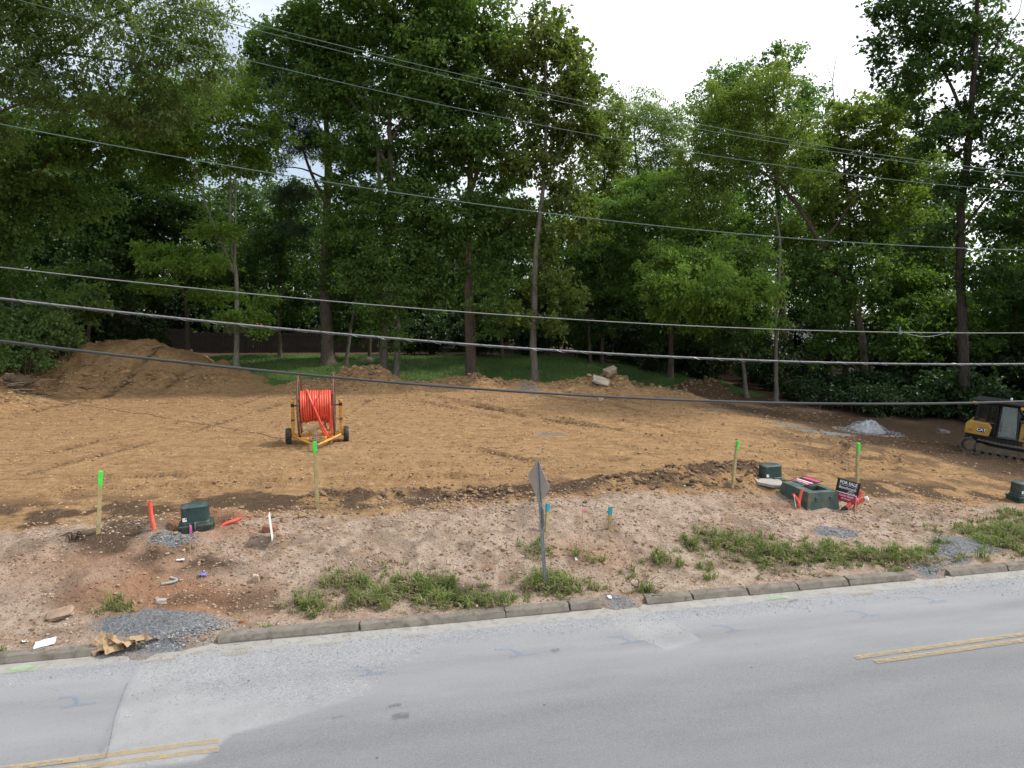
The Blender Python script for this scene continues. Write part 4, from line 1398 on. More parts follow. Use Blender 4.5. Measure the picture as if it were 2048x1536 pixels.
TREES = [{'name': 'locust_tree',
  'label': 'big grey green tree at the far left reaching bare limbs over the corner',
  'base': (-30.8, 37.0),
  'trunks': [([(-30.8, 37.0, 1.54), (-29.73, 37.0, 9.56), (-28.78, 37.0, 15.78), (-27.84, 37.0, 21.77), (-26.48, 37.0, 26.42)], 0.42, 0.12)],
  'limbs': [([(-28.99, 37.0, 13.81), (-25.63, 37.0, 18.08), (-22.8, 37.0, 19.28), (-20.47, 37.0, 20.71), (-18.43, 37.0, 21.77), (-17.12, 37.0, 23.18)], 0.16, 0.05),
            ([(-28.98, 37.0, 14.55), (-25.74, 37.0, 16.63), (-23.43, 37.0, 17.35), (-22.12, 37.0, 18.2)], 0.11, 0.03),
            ([(-28.6, 37.0, 16.99), (-26.0, 37.0, 19.88), (-23.89, 37.0, 21.54), (-22.29, 37.0, 23.18)], 0.12, 0.04),
            ([(-22.8, 37.0, 19.28), (-19.58, 37.0, 18.92), (-17.34, 37.0, 18.68), (-15.82, 37.0, 19.16)], 0.07, 0.02)],
  'blobs': [(-23.97, 34.74, 20.35, 4.53, 3.92, 3.32), (-19.23, 36.3, 20.59, 4.23, 3.47, 2.72), (-16.26, 37.43, 20.35, 2.57, 2.49, 2.41), (-17.37, 38.36, 18.2, 2.72, 2.19, 1.66), (-23.42, 35.79, 17.48, 3.62, 2.87, 2.11),
            (-27.3, 37.0, 22.24, 4.83, 4.83, 4.83), (-20.19, 38.11, 16.99, 3.32, 2.34, 1.36), (-20.82, 34.74, 23.18, 4.53, 3.47, 2.41), (-27.28, 36.55, 16.26, 2.72, 2.57, 2.41), (-15.07, 37.2, 19.16, 1.21, 1.21, 1.21),
            (-18.22, 38.06, 16.26, 2.11, 1.51, 0.91)],
  'opts': 'fine',
  'leaf': 'grey',
  'bark': 'grey',
  'seed': 11,
  'dens': 0.62},
 {'name': 'leaning_tree',
  'label': 'dark tree whose bare trunk leans right across the left edge of the photo',
  'base': (-33.0, 43.0),
  'trunks': [([(-33.0, 43.0, 1.35), (-32.1, 43.0, 7.1), (-30.38, 43.0, 12.11), (-28.45, 43.0, 14.13), (-26.69, 43.0, 16.28), (-25.53, 43.0, 18.27), (-24.8, 43.0, 20.66)], 0.22, 0.06)],
  'limbs': [([(-30.7, 43.0, 11.82), (-29.42, 43.0, 12.98), (-28.12, 43.0, 12.54)], 0.06, 0.02)],
  'blobs': [(-28.39, 41.42, 15.0, 3.16, 2.63, 2.1), (-25.31, 42.42, 17.14, 3.51, 2.81, 2.1), (-29.87, 43.32, 10.94, 1.93, 1.84, 1.75), (-27.34, 44.4, 13.12, 2.81, 2.19, 1.58), (-31.45, 42.06, 13.56, 2.81, 2.81, 2.81),
            (-23.94, 43.0, 15.57, 2.1, 1.75, 1.4), (-30.35, 43.82, 16.43, 2.46, 2.28, 2.1)],
  'opts': 'broad',
  'leaf': 'deep',
  'bark': 'brown',
  'seed': 12},
 {'name': 'maple_tree',
  'label': 'slender bright green maple with pale forked stems on the lawn left of the pine',
  'base': (-19.3, 49.5),
  'trunks': [([(-19.3, 49.5, 1.74), (-19.17, 49.5, 5.81), (-19.16, 49.5, 8.56), (-19.47, 49.5, 11.95), (-19.39, 49.5, 15.62), (-19.34, 49.5, 19.23)], 0.2, 0.04)],
  'limbs': [([(-19.14, 49.5, 9.07), (-20.3, 49.5, 12.62), (-21.02, 49.5, 15.62), (-21.61, 49.5, 17.6)], 0.1, 0.03),
            ([(-19.09, 49.5, 9.58), (-18.85, 49.5, 11.27), (-18.32, 49.5, 15.95), (-17.89, 49.5, 17.6)], 0.09, 0.03)],
  'blobs': [(-21.05, 46.88, 18.75, 5.25, 3.94, 2.62), (-23.53, 49.0, 16.28, 3.03, 2.42, 1.82), (-19.12, 50.14, 20.37, 3.84, 2.62, 1.41), (-17.54, 50.71, 17.76, 2.42, 2.12, 1.82), (-22.72, 48.56, 18.91, 2.83, 2.42, 2.02),
            (-19.79, 49.5, 16.61, 3.23, 2.42, 1.61), (-24.8, 50.17, 17.93, 2.02, 1.82, 1.61), (-23.83, 50.1, 10.43, 2.9584446631978625, 2.9584446631978625, 0.55),
            (-19.65, 48.0, 11.68, 1.9142877232456754, 1.9142877232456754, 0.5), (-21.47, 48.7, 9.41, 3.13247081985656, 3.13247081985656, 0.5), (-18.17, 48.3, 5.81, 2.0883138799043732, 2.0883138799043732, 0.5),
            (-24.98, 50.5, 8.15, 1.9142877232456754, 1.9142877232456754, 0.45), (-17.33, 48.5, 5.05, 0.9745464772887076, 0.9745464772887076, 0.4), (-20.86, 50.7, 7.53, 2.0883138799043732, 2.0883138799043732, 0.45),
            (-17.77, 50.3, 7.19, 1.3922092532695822, 1.3922092532695822, 0.4)],
  'opts': 'maple',
  'leaf': 'lime',
  'bark': 'pale',
  'seed': 13,
  'dens': 0.66},
 {'name': 'pine_tree',
  'label': 'tall pine with thick dark trunk and open bare branches right of the maple',
  'base': (-14.44, 56.0),
  'trunks': [([(-14.44, 56.0, 2.5), (-14.51, 56.0, 7.28), (-14.28, 56.0, 13.04), (-14.03, 56.0, 17.94), (-14.22, 56.0, 22.38), (-14.5, 56.0, 25.66)], 0.56, 0.12)],
  'limbs': [([(-14.24, 56.0, 14.37), (-15.33, 56.0, 16.82), (-15.92, 56.0, 18.68), (-16.31, 56.0, 20.91)], 0.17, 0.05),
            ([(-14.19, 56.0, 14.94), (-13.03, 56.0, 16.63), (-11.85, 56.0, 17.75), (-10.68, 56.0, 18.87)], 0.15, 0.04), ([(-14.15, 56.0, 16.44), (-16.27, 56.0, 17.38), (-18.18, 56.0, 17.57)], 0.09, 0.03),
            ([(-14.12, 56.0, 17.57), (-12.78, 56.0, 18.68), (-11.23, 56.0, 19.8)], 0.09, 0.03), ([(-14.27, 56.0, 13.42), (-12.51, 56.0, 14.18), (-11.14, 56.0, 15.13)], 0.06, 0.02),
            ([(-14.2, 56.0, 15.69), (-16.33, 56.0, 15.5), (-17.49, 56.0, 15.31)], 0.06, 0.02), ([(-14.15, 56.0, 17.57), (-14.66, 56.0, 20.17), (-16.12, 56.0, 22.38), (-17.59, 56.0, 23.84)], 0.12, 0.04)],
  'blobs': [(-19.11, 55.13, 23.66, 1.74, 1.42, 1.1), (-17.64, 55.66, 24.5, 2.06, 1.62, 1.19), (-15.92, 56.49, 22.56, 2.97, 2.26, 1.55), (-17.7, 57.19, 20.35, 2.38, 1.83, 1.28), (-12.34, 55.16, 21.46, 2.51, 1.99, 1.46),
            (-12.78, 56.0, 18.68, 2.06, 1.62, 1.19), (-15.45, 56.76, 19.06, 2.28, 1.74, 1.19), (-18.37, 55.13, 17.57, 1.74, 1.37, 1.0), (-10.89, 55.77, 17.57, 1.37, 1.14, 0.91), (-12.28, 56.42, 23.84, 2.51, 2.06, 1.6),
            (-20.65, 56.5, 23.11, 1.0, 0.82, 0.64), (-14.5, 55.09, 25.66, 2.74, 2.17, 1.6), (-16.72, 56.0, 15.31, 1.55, 1.19, 0.82), (-11.72, 56.52, 15.13, 1.55, 1.19, 0.82), (-16.42, 55.31, 12.66, 1.37, 1.05, 0.73)],
  'opts': 'needle',
  'leaf': 'pine',
  'bark': 'pine',
  'seed': 14,
  'spacing': 0.8,
  'dens': 0.7},
 {'name': 'sweetgum_tree',
  'label': 'tallest deep green tree on twin pale trunks wrapped in vines behind the reel',
  'base': (-8.48, 48.8),
  'trunks': [([(-8.83, 48.8, 1.63), (-8.76, 48.8, 5.48), (-8.42, 48.8, 10.54), (-8.23, 48.8, 15.49), (-8.35, 48.8, 20.34), (-8.49, 48.8, 25.08), (-8.58, 48.8, 29.12)], 0.3, 0.07),
             ([(-8.07, 48.8, 1.63), (-7.8, 48.8, 5.14), (-8.16, 48.8, 8.53), (-8.73, 48.8, 13.85), (-9.11, 48.8, 18.73), (-10.66, 48.8, 23.51), (-11.25, 48.8, 26.02)], 0.24, 0.05)],
  'limbs': [([(-8.36, 48.8, 16.14), (-10.73, 48.8, 20.34), (-13.32, 48.8, 22.56), (-15.91, 48.8, 23.83)], 0.13, 0.03), ([(-8.34, 48.8, 17.12), (-6.42, 48.8, 20.98), (-5.38, 48.8, 24.77)], 0.12, 0.03)],
  'blobs': [(-8.59, 46.41, 28.19, 4.78, 3.98, 3.18), (-10.62, 48.17, 25.08, 3.78, 3.18, 2.59), (-6.19, 49.43, 25.08, 3.78, 3.58, 3.38), (-13.08, 50.19, 24.93, 2.79, 2.35, 1.91), (-15.23, 48.2, 24.46, 1.79, 1.59, 1.39),
            (-16.59, 48.8, 23.04, 1.59, 1.39, 1.19), (-8.73, 50.26, 21.29, 4.38, 3.48, 2.59), (-4.75, 47.41, 21.93, 2.79, 2.89, 2.99), (-12.54, 48.4, 20.66, 2.39, 1.99, 1.59), (-10.13, 49.26, 17.44, 2.79, 2.39, 1.99),
            (-6.81, 49.99, 16.47, 2.39, 2.39, 2.39), (-7.54, 47.94, 13.19, 2.59, 2.13, 1.67), (-12.65, 48.8, 22.72, 2.59, 2.09, 1.59), (-11.2, 49.46, 14.51, 1.99, 1.59, 1.19), (-5.45, 47.8, 18.73, 1.99, 1.99, 1.99),
            (-6.22, 48.4, 11.21, 2.39, 1.91, 1.43), (-10.92, 49.13, 12.2, 1.99, 1.67, 1.35), (-5.58, 49.6, 7.52, 1.59, 1.47, 1.35), (-10.32, 48.22, 9.2, 1.75, 1.51, 1.27)],
  'opts': 'broad',
  'leaf': 'deep',
  'bark': 'grey',
  'seed': 15,
  'dens': 0.72,
  'vines': [(-8.26, 48.0, 10.54, 1.59, 1.89, 2.19), (-8.25, 48.46, 7.18, 2.07, 2.63, 3.18), (-7.61, 49.26, 8.53, 2.79, 2.39, 1.99), (-9.0, 49.7, 12.2, 1.79, 1.79, 1.79), (-9.52, 48.4, 6.5, 1.19, 1.39, 1.59)]},
 {'name': 'oak_tree',
  'label': 'straight dark trunked tree with forked upper limbs and ivy right of the twin trunks',
  'base': (-2.85, 49.2),
  'trunks': [([(-2.85, 49.2, 1.77), (-2.96, 49.2, 6.5), (-3.09, 49.2, 12.25), (-2.97, 49.2, 16.22), (-3.47, 49.2, 20.45), (-3.94, 49.2, 24.92), (-4.08, 49.2, 27.43)], 0.4, 0.07)],
  'limbs': [([(-2.98, 49.2, 13.91), (-1.31, 49.2, 18.51), (-0.13, 49.2, 21.42), (0.37, 49.2, 23.33)], 0.17, 0.04), ([(-3.02, 49.2, 12.58), (-4.18, 49.2, 16.22), (-4.82, 49.2, 19.48)], 0.13, 0.03),
            ([(-2.98, 49.2, 8.55), (-4.24, 49.2, 9.9), (-4.92, 49.2, 10.07)], 0.07, 0.02)],
  'blobs': [(-3.1, 47.7, 25.71, 3.01, 2.81, 2.61), (-1.96, 48.8, 23.02, 2.41, 2.31, 2.21), (-4.14, 49.6, 20.77, 2.41, 2.31, 2.21), (-0.8, 50.3, 20.45, 2.21, 2.07, 1.93), (-2.49, 48.2, 17.53, 3.01, 2.47, 1.93),
            (-4.68, 49.2, 16.39, 2.01, 1.91, 1.81), (-0.81, 49.87, 16.06, 2.01, 1.81, 1.61), (-5.39, 48.1, 13.25, 2.21, 1.91, 1.61), (-1.66, 48.83, 13.25, 2.21, 1.91, 1.61), (-4.05, 49.53, 11.41, 2.01, 1.65, 1.28),
            (-0.13, 49.8, 23.97, 1.2, 1.4, 1.61), (-5.6, 48.53, 9.9, 2.01, 1.69, 1.36), (-0.82, 49.2, 11.58, 2.01, 1.69, 1.36), (-4.25, 49.79, 8.55, 1.77, 1.44, 1.12)],
  'opts': 'broad',
  'leaf': 'deep',
  'bark': 'brown',
  'seed': 16,
  'dens': 0.75,
  'vines': [(-1.34, 48.44, 6.84, 1.52, 1.97, 2.41), (-0.82, 48.96, 9.9, 1.44, 1.44, 1.44), (-2.19, 49.4, 9.22, 1.2, 1.61, 2.01)]},
 {'name': 'tulip_tree',
  'label': 'narrow olive brown tree with grey trunk standing right behind the mid lawn mound',
  'base': (1.55, 47.6),
  'trunks': [([(1.55, 47.6, 1.07), (1.47, 47.6, 5.51), (1.62, 47.6, 10.44), (2.09, 47.6, 15.27), (2.13, 47.6, 20.0), (1.98, 47.6, 24.32), (2.01, 47.6, 26.0)], 0.28, 0.04)],
  'limbs': [([(2.09, 47.6, 14.31), (3.76, 47.6, 18.43), (4.23, 47.6, 23.09)], 0.08, 0.02), ([(2.09, 47.6, 15.59), (0.68, 47.6, 18.75), (0.19, 47.6, 22.79)], 0.08, 0.02)],
  'blobs': [(1.86, 46.78, 23.55, 1.63, 1.88, 2.14), (0.19, 47.38, 22.48, 1.32, 1.59, 1.86), (3.41, 47.85, 21.55, 1.48, 2.0, 2.52), (4.2, 47.95, 23.25, 0.7, 1.22, 1.75), (4.07, 47.06, 20.0, 1.63, 1.79, 1.94),
            (1.16, 47.6, 19.53, 1.94, 1.9, 1.86), (3.12, 48.44, 17.49, 2.52, 2.08, 1.63), (4.8, 46.98, 18.12, 1.24, 1.4, 1.55), (1.17, 47.28, 16.06, 1.94, 1.75, 1.55), (3.73, 47.92, 14.31, 1.94, 1.75, 1.55),
            (0.85, 48.42, 12.71, 1.63, 1.44, 1.24), (4.14, 47.13, 12.06, 1.4, 1.32, 1.24), (2.52, 48.2, 8.15, 1.8408100126564477, 1.8408100126564477, 1.0), (0.2, 46.6, 6.17, 1.0710167346364787, 1.0710167346364787, 0.6),
            (2.7, 46.800000000000004, 5.67, 1.2048938264660385, 1.2048938264660385, 0.6), (2.18, 48.4, 10.28, 1.5061172830825482, 1.5061172830825482, 1.1),
            (3.86, 47.6, 7.16, 1.3387709182955982, 1.3387709182955982, 0.7)],
  'opts': 'tulip',
  'leaf': 'brown',
  'bark': 'grey',
  'seed': 17,
  'dens': 0.75},
 {'name': 'willow_tree',
  'label': 'pale green feathery tree far back under the brightest sky',
  'base': (13.18, 73.0),
  'trunks': [([(13.18, 73.0, 0.61), (13.27, 73.0, 9.53), (12.86, 73.0, 17.5), (12.24, 73.0, 24.32)], 0.34, 0.08)],
  'limbs': [],
  'blobs': [(12.22, 71.51, 25.52, 2.98, 2.74, 2.5), (15.22, 72.56, 24.56, 2.62, 2.8, 2.98), (10.79, 73.44, 21.41, 2.62, 2.56, 2.5), (13.82, 74.55, 20.19, 3.1, 3.04, 2.98), (11.12, 72.11, 16.51, 2.68, 2.68, 2.68),
            (16.31, 73.0, 20.44, 2.38, 2.68, 2.98), (14.91, 73.99, 16.02, 2.98, 2.68, 2.38), (11.69, 71.51, 12.54, 2.98, 2.68, 2.38)],
  'opts': 'hang',
  'leaf': 'pale',
  'bark': 'grey',
  'seed': 18,
  'spacing': 1.05,
  'dens': 0.85},
 {'name': 'bronze_tree',
  'label': 'small bronze tinted tree between the narrow olive tree and the pale one',
  'base': (7.41, 58.0),
  'trunks': [([(7.41, 58.0, 1.62), (7.31, 58.0, 8.91), (7.43, 58.0, 15.24), (7.43, 58.0, 21.04)], 0.17, 0.04)],
  'limbs': [],
  'blobs': [(7.42, 57.29, 21.61, 1.42, 1.77, 2.13), (6.98, 57.68, 18.73, 1.89, 2.08, 2.27), (8.16, 58.27, 19.5, 1.61, 1.66, 1.7), (7.22, 58.9, 15.63, 1.8, 1.94, 2.08), (6.66, 57.37, 12.49, 1.89, 1.89, 1.89)],
  'opts': 'tulip',
  'leaf': 'brown',
  'bark': 'brown',
  'seed': 28},
 {'name': 'hackberry_tree',
  'label': 'dark green tree topping the skyline behind the leaning olive one',
  'base': (24.57, 64.0),
  'trunks': [([(24.57, 64.0, 0.89), (23.78, 64.0, 11.8), (23.36, 64.0, 18.29), (22.77, 64.0, 26.74)], 0.4, 0.08)],
  'limbs': [],
  'blobs': [(23.09, 63.06, 27.36, 1.88, 1.77, 1.67), (18.47, 63.69, 25.69, 1.88, 2.04, 2.19), (20.63, 64.44, 26.11, 2.61, 2.24, 1.88), (25.86, 64.89, 25.28, 1.77, 1.62, 1.46), (25.09, 63.1, 22.97, 2.71, 2.51, 2.3),
            (17.23, 64.0, 23.6, 1.88, 2.04, 2.19), (20.75, 65.39, 22.54, 4.18, 3.39, 2.61), (23.5, 61.91, 19.15, 4.18, 3.65, 3.13), (19.13, 63.39, 18.72, 3.65, 3.39, 3.13), (21.91, 64.78, 14.41, 4.7, 3.92, 3.13)],
  'opts': 'broad',
  'leaf': 'deep',
  'bark': 'brown',
  'seed': 19,
  'spacing': 1.2},
 {'name': 'elm_tree',
  'label': 'leaning olive yellow tree with a slanting trunk right of centre',
  'base': (25.49, 50.0),
  'trunks': [([(25.49, 50.0, 1.23), (23.8, 50.0, 6.85), (21.53, 50.0, 10.64), (19.57, 50.0, 13.63), (17.9, 50.0, 15.88), (17.3, 50.0, 19.03), (17.37, 50.0, 21.82)], 0.3, 0.05)],
  'limbs': [([(18.48, 50.0, 15.04), (16.3, 50.0, 16.55), (14.22, 50.0, 17.38), (12.84, 50.0, 17.71)], 0.11, 0.03), ([(17.9, 50.0, 15.88), (18.82, 50.0, 17.71), (19.26, 50.0, 19.36)], 0.08, 0.02),
            ([(21.35, 50.0, 10.81), (22.94, 50.0, 13.7), (23.2, 50.0, 15.38)], 0.1, 0.03)],
  'blobs': [(17.15, 48.94, 21.17, 2.12, 1.96, 1.79), (14.13, 49.66, 20.19, 2.04, 1.92, 1.79), (16.22, 50.48, 18.77, 2.85, 2.28, 1.71), (13.25, 50.9, 17.88, 1.79, 1.59, 1.39), (18.31, 49.29, 17.71, 2.12, 1.92, 1.71),
            (14.6, 50.0, 16.21, 2.53, 1.96, 1.39), (12.38, 50.61, 15.88, 1.84, 1.49, 1.14), (19.77, 48.94, 15.38, 2.12, 1.75, 1.39), (12.61, 49.59, 13.7, 2.45, 1.88, 1.31)],
  'opts': 'fine',
  'leaf': 'olive',
  'bark': 'brown',
  'seed': 20,
  'dens': 0.75,
  'spacing': 0.9},
 {'name': 'linden_tree',
  'label': 'rounded mid green tree hanging in front of the pale feathery one',
  'base': (12.05, 54.0),
  'trunks': [([(12.05, 54.0, 1.65), (12.03, 54.0, 7.25), (11.44, 54.0, 11.71), (11.0, 54.0, 14.64)], 0.24, 0.05)],
  'limbs': [],
  'blobs': [(10.28, 52.13, 13.72, 3.74, 2.75, 1.76), (8.46, 53.49, 10.97, 3.08, 2.29, 1.5), (13.49, 54.44, 11.89, 2.64, 2.25, 1.85), (15.49, 55.21, 13.91, 2.42, 2.14, 1.85), (7.59, 53.34, 13.91, 1.98, 1.74, 1.5),
            (10.69, 54.0, 15.43, 3.08, 2.16, 1.23), (7.75, 54.81, 8.37, 2.42, 1.96, 1.5), (15.96, 52.9, 10.6, 2.2, 1.89, 1.59), (5.85, 53.63, 10.23, 2.2, 1.85, 1.5), (10.36, 54.37, 9.49, 2.2, 1.76, 1.32)],
  'opts': 'maple',
  'leaf': 'deep',
  'bark': 'brown',
  'seed': 21},
 {'name': 'snag_tree',
  'label': 'dark tree with a bare dead leader spiking up into the white sky',
  'base': (24.55, 52.0),
  'trunks': [([(24.55, 52.0, 1.31), (24.37, 52.0, 10.8), (23.76, 52.0, 16.08), (23.18, 52.0, 19.19), (22.56, 52.0, 22.6), (22.78, 52.0, 24.63)], 0.26, 0.012)],
  'limbs': [([(22.56, 52.0, 22.6), (21.99, 52.0, 23.45), (21.69, 52.0, 24.8)], 0.02, 0.008), ([(23.75, 52.0, 16.25), (25.41, 52.0, 18.5), (26.54, 52.0, 20.56)], 0.09, 0.03),
            ([(22.78, 52.0, 24.63), (23.32, 52.0, 25.13)], 0.012, 0.006)],
  'blobs': [(23.21, 50.94, 20.05, 2.12, 1.78, 1.44), (26.36, 51.54, 20.73, 2.76, 2.27, 1.78), (25.44, 52.47, 17.99, 2.8, 2.29, 1.78), (22.27, 53.1, 17.47, 2.21, 1.99, 1.78), (27.26, 51.15, 17.12, 2.54, 2.16, 1.78),
            (24.16, 52.0, 15.03, 2.8, 2.29, 1.78), (27.81, 52.74, 13.81, 2.21, 2.16, 2.12), (22.53, 50.9, 13.28, 2.21, 1.82, 1.44), (25.76, 51.53, 11.87, 2.8, 2.29, 1.78), (22.42, 52.37, 10.09, 2.21, 1.82, 1.44),
            (20.0, 52.85, 11.87, 1.7, 1.57, 1.44)],
  'opts': 'broad',
  'leaf': 'olive',
  'bark': 'brown',
  'seed': 22},
 {'name': 'poplar_tree',
  'label': 'tallest dark tree at the right edge with its straight trunk against white sky',
  'base': (28.76, 44.5),
  'trunks': [([(28.76, 44.5, 0.38), (28.03, 44.5, 7.12), (27.61, 44.5, 11.7), (27.71, 44.5, 16.18), (27.72, 44.5, 20.57), (27.63, 44.5, 26.28), (27.56, 44.5, 30.46)], 0.36, 0.08)],
  'limbs': [([(27.8, 44.5, 17.07), (26.35, 44.5, 20.86), (24.09, 44.5, 23.45), (22.35, 44.5, 25.15)], 0.12, 0.03), ([(27.73, 44.5, 19.12), (28.95, 44.5, 22.3), (30.03, 44.5, 24.02)], 0.1, 0.03),
            ([(27.69, 44.5, 11.4), (29.4, 44.5, 13.8), (30.99, 44.5, 15.0)], 0.1, 0.03)],
  'blobs': [(27.35, 41.96, 28.24, 5.08, 3.9, 2.72), (24.07, 44.11, 23.87, 2.36, 2.18, 2.0), (26.26, 44.83, 22.16, 2.0, 1.91, 1.81), (28.74, 45.68, 23.16, 2.36, 2.36, 2.36), (23.97, 43.85, 20.28, 1.96, 1.74, 1.52),
            (30.04, 44.5, 19.7, 2.36, 2.36, 2.36), (26.67, 45.25, 18.24, 2.25, 1.89, 1.52), (24.94, 43.63, 16.77, 1.74, 1.45, 1.16), (29.08, 44.12, 16.18, 2.25, 1.96, 1.67), (31.62, 44.89, 14.7, 2.32, 2.61, 2.9),
            (22.72, 45.08, 22.3, 1.16, 1.31, 1.45), (26.95, 43.92, 13.8, 1.74, 1.56, 1.38), (30.31, 44.5, 11.7, 2.03, 1.85, 1.67), (25.8, 45.01, 11.09, 1.52, 1.45, 1.38), (29.0, 43.59, 8.35, 1.81, 1.63, 1.45),
            (22.24, 44.28, 24.44, 1.31, 1.2, 1.09)],
  'opts': 'broad',
  'leaf': 'dark',
  'bark': 'dark',
  'seed': 23,
  'dens': 0.5},
 {'name': 'box_elder_tree',
  'label': 'thin poled tree with drooping yellow green boughs overhanging the pad edge',
  'base': (17.78, 47.5),
  'trunks': [([(17.78, 47.5, 0.37), (17.58, 47.5, 3.84), (17.51, 47.5, 7.16), (17.52, 47.5, 10.43), (17.22, 47.5, 13.01)], 0.16, 0.06)],
  'limbs': [([(17.41, 47.5, 9.78), (15.02, 47.5, 10.43), (12.41, 47.5, 9.46), (10.47, 47.5, 7.82)], 0.08, 0.02), ([(17.5, 47.5, 8.47), (15.74, 47.5, 8.47), (13.48, 47.5, 6.83)], 0.06, 0.02)],
  'blobs': [(12.44, 45.85, 8.31, 3.29, 2.38, 1.47), (10.82, 47.23, 6.9, 1.63, 1.43, 1.24), (13.5, 47.86, 6.17, 2.17, 1.7, 1.24), (16.14, 48.55, 8.47, 2.09, 1.98, 1.86), (16.9, 47.14, 5.84, 1.08, 1.08, 1.08),
            (11.14, 47.5, 9.94, 2.56, 1.78, 1.01), (15.02, 48.35, 10.27, 2.56, 1.9, 1.24), (15.12, 46.34, 7.49, 2.32, 1.82, 1.32), (9.47, 47.27, 7.98, 1.36, 1.14, 0.93)],
  'opts': 'hang',
  'leaf': 'lime',
  'bark': 'grey',
  'seed': 24,
  'dens': 0.78,
  'spacing': 0.9},
 {'name': 'holly_tree',
  'label': 'small dark evergreen with short curved trunk near the thin pole trunk',
  'base': (16.18, 48.5),
  'trunks': [([(16.18, 48.5, 0.45), (15.88, 48.5, 2.25), (15.48, 48.5, 4.13), (15.44, 48.5, 7.17)], 0.16, 0.04)],
  'limbs': [],
  'blobs': [(15.51, 47.51, 5.15, 1.98, 1.88, 1.78), (14.11, 48.28, 4.13, 1.34, 1.34, 1.34), (15.51, 48.83, 7.17, 1.98, 1.78, 1.58), (16.91, 49.09, 4.13, 1.19, 1.19, 1.19)],
  'opts': 'fine',
  'leaf': 'dark',
  'bark': 'grey',
  'seed': 25},
 {'name': 'dogwood_tree',
  'label': 'dark tree with upright grey trunk behind the left dirt heap',
  'base': (-35.41, 56.0),
  'trunks': [([(-35.41, 56.0, 3.37), (-34.62, 56.0, 14.94), (-34.66, 56.0, 19.06)], 0.3, 0.08)],
  'limbs': [],
  'blobs': [(-34.68, 54.54, 17.57, 2.92, 2.42, 1.92), (-34.13, 55.45, 14.18, 3.29, 2.74, 2.19), (-37.22, 56.38, 14.18, 2.28, 2.1, 1.92), (-32.47, 57.1, 16.07, 2.19, 2.06, 1.92), (-35.23, 55.0, 10.37, 3.01, 2.47, 1.92),
            (-31.75, 56.0, 11.9, 1.92, 1.92, 1.92), (-37.04, 56.76, 11.14, 2.28, 2.06, 1.83)],
  'opts': 'broad',
  'leaf': 'dark',
  'bark': 'grey',
  'seed': 26},
 {'name': 'ash_tree',
  'label': 'dark tree with trunk slanting right behind the left dirt heap',
  'base': (-32.17, 58.0),
  'trunks': [([(-32.17, 58.0, 3.66), (-30.62, 58.0, 7.31), (-28.87, 58.0, 12.09), (-27.43, 58.0, 16.8)], 0.22, 0.05)],
  'limbs': [],
  'blobs': [(-30.55, 56.25, 14.45, 3.5, 2.74, 1.99), (-27.75, 57.54, 14.45, 2.74, 2.18, 1.61), (-31.54, 58.52, 11.1, 3.12, 2.55, 1.99), (-28.8, 59.37, 17.19, 2.74, 2.18, 1.61), (-29.44, 57.09, 20.08, 2.74, 2.37, 1.99),
            (-27.49, 58.0, 19.5, 2.37, 2.13, 1.89)],
  'opts': 'broad',
  'leaf': 'dark',
  'bark': 'grey',
  'seed': 27},
 {'name': 'beech_tree',
  'label': 'low dark tree leaning over the top of the left dirt heap',
  'base': (-31.41, 52.0),
  'trunks': [([(-31.41, 52.0, 3.77), (-30.4, 52.0, 6.5), (-29.59, 52.0, 9.74)], 0.18, 0.05)],
  'limbs': [],
  'blobs': [(-30.38, 50.81, 8.66, 2.38, 1.87, 1.36), (-32.82, 51.65, 7.3, 2.12, 1.74, 1.36), (-28.81, 52.35, 7.58, 2.12, 1.7, 1.27), (-30.43, 53.06, 10.8, 2.12, 1.7, 1.27)],
  'opts': 'broad',
  'leaf': 'dark',
  'bark': 'grey',
  'seed': 29},
 {'name': 'pecan_tree',
  'label': 'dark broad tree in front of the timber fence behind the maple',
  'base': (-27.5, 60.0),
  'trunks': [([(-27.5, 60.0, 3.48), (-27.32, 60.0, 8.99), (-27.18, 60.0, 15.54)], 0.24, 0.06)],
  'limbs': [],
  'blobs': [(-27.28, 58.53, 14.32, 2.94, 2.57, 2.2), (-29.24, 59.59, 12.29, 2.45, 2.2, 1.96), (-25.43, 60.41, 13.92, 2.45, 2.32, 2.2), (-27.28, 61.47, 9.82, 2.94, 2.25, 1.57), (-30.25, 59.27, 8.99, 2.2, 1.84, 1.47),
            (-24.82, 60.0, 8.99, 2.45, 2.06, 1.66)],
  'opts': 'broad',
  'leaf': 'dark',
  'bark': 'brown',
  'seed': 30},
 {'name': 'gum_sapling',
  'label': 'crooked pale stemmed sapling beside the foot of the pine',
  'base': (-12.94, 55.0),
  'trunks': [([(-12.94, 55.0, 2.57), (-12.42, 55.0, 4.97), (-11.81, 55.0, 8.03), (-11.88, 55.0, 11.8)], 0.15, 0.04)],
  'limbs': [],
  'blobs': [(-12.14, 54.1, 12.18, 1.79, 1.66, 1.53), (-13.16, 54.75, 9.54, 1.53, 1.44, 1.35), (-11.04, 55.22, 10.3, 1.35, 1.3, 1.26)],
  'opts': 'broad',
  'leaf': 'deep',
  'bark': 'grey',
  'seed': 31},
 {'name': 'edge_tree',
  'label': 'bright green young tree at the left edge above the bushes',
  'base': (-31.94, 45.0),
  'trunks': [([(-31.94, 45.0, 1.75), (-31.52, 45.0, 5.87), (-31.37, 45.0, 9.61)], 0.13, 0.04)],
  'limbs': [],
  'blobs': [(-31.35, 43.99, 9.92, 2.02, 1.74, 1.47), (-30.22, 44.74, 8.22, 1.54, 1.32, 1.1), (-33.03, 45.37, 8.37, 2.2, 2.02, 1.84)],
  'opts': 'maple',
  'leaf': 'deep',
  'bark': 'grey',
  'seed': 32},
 {'name': 'right_fill_tree',
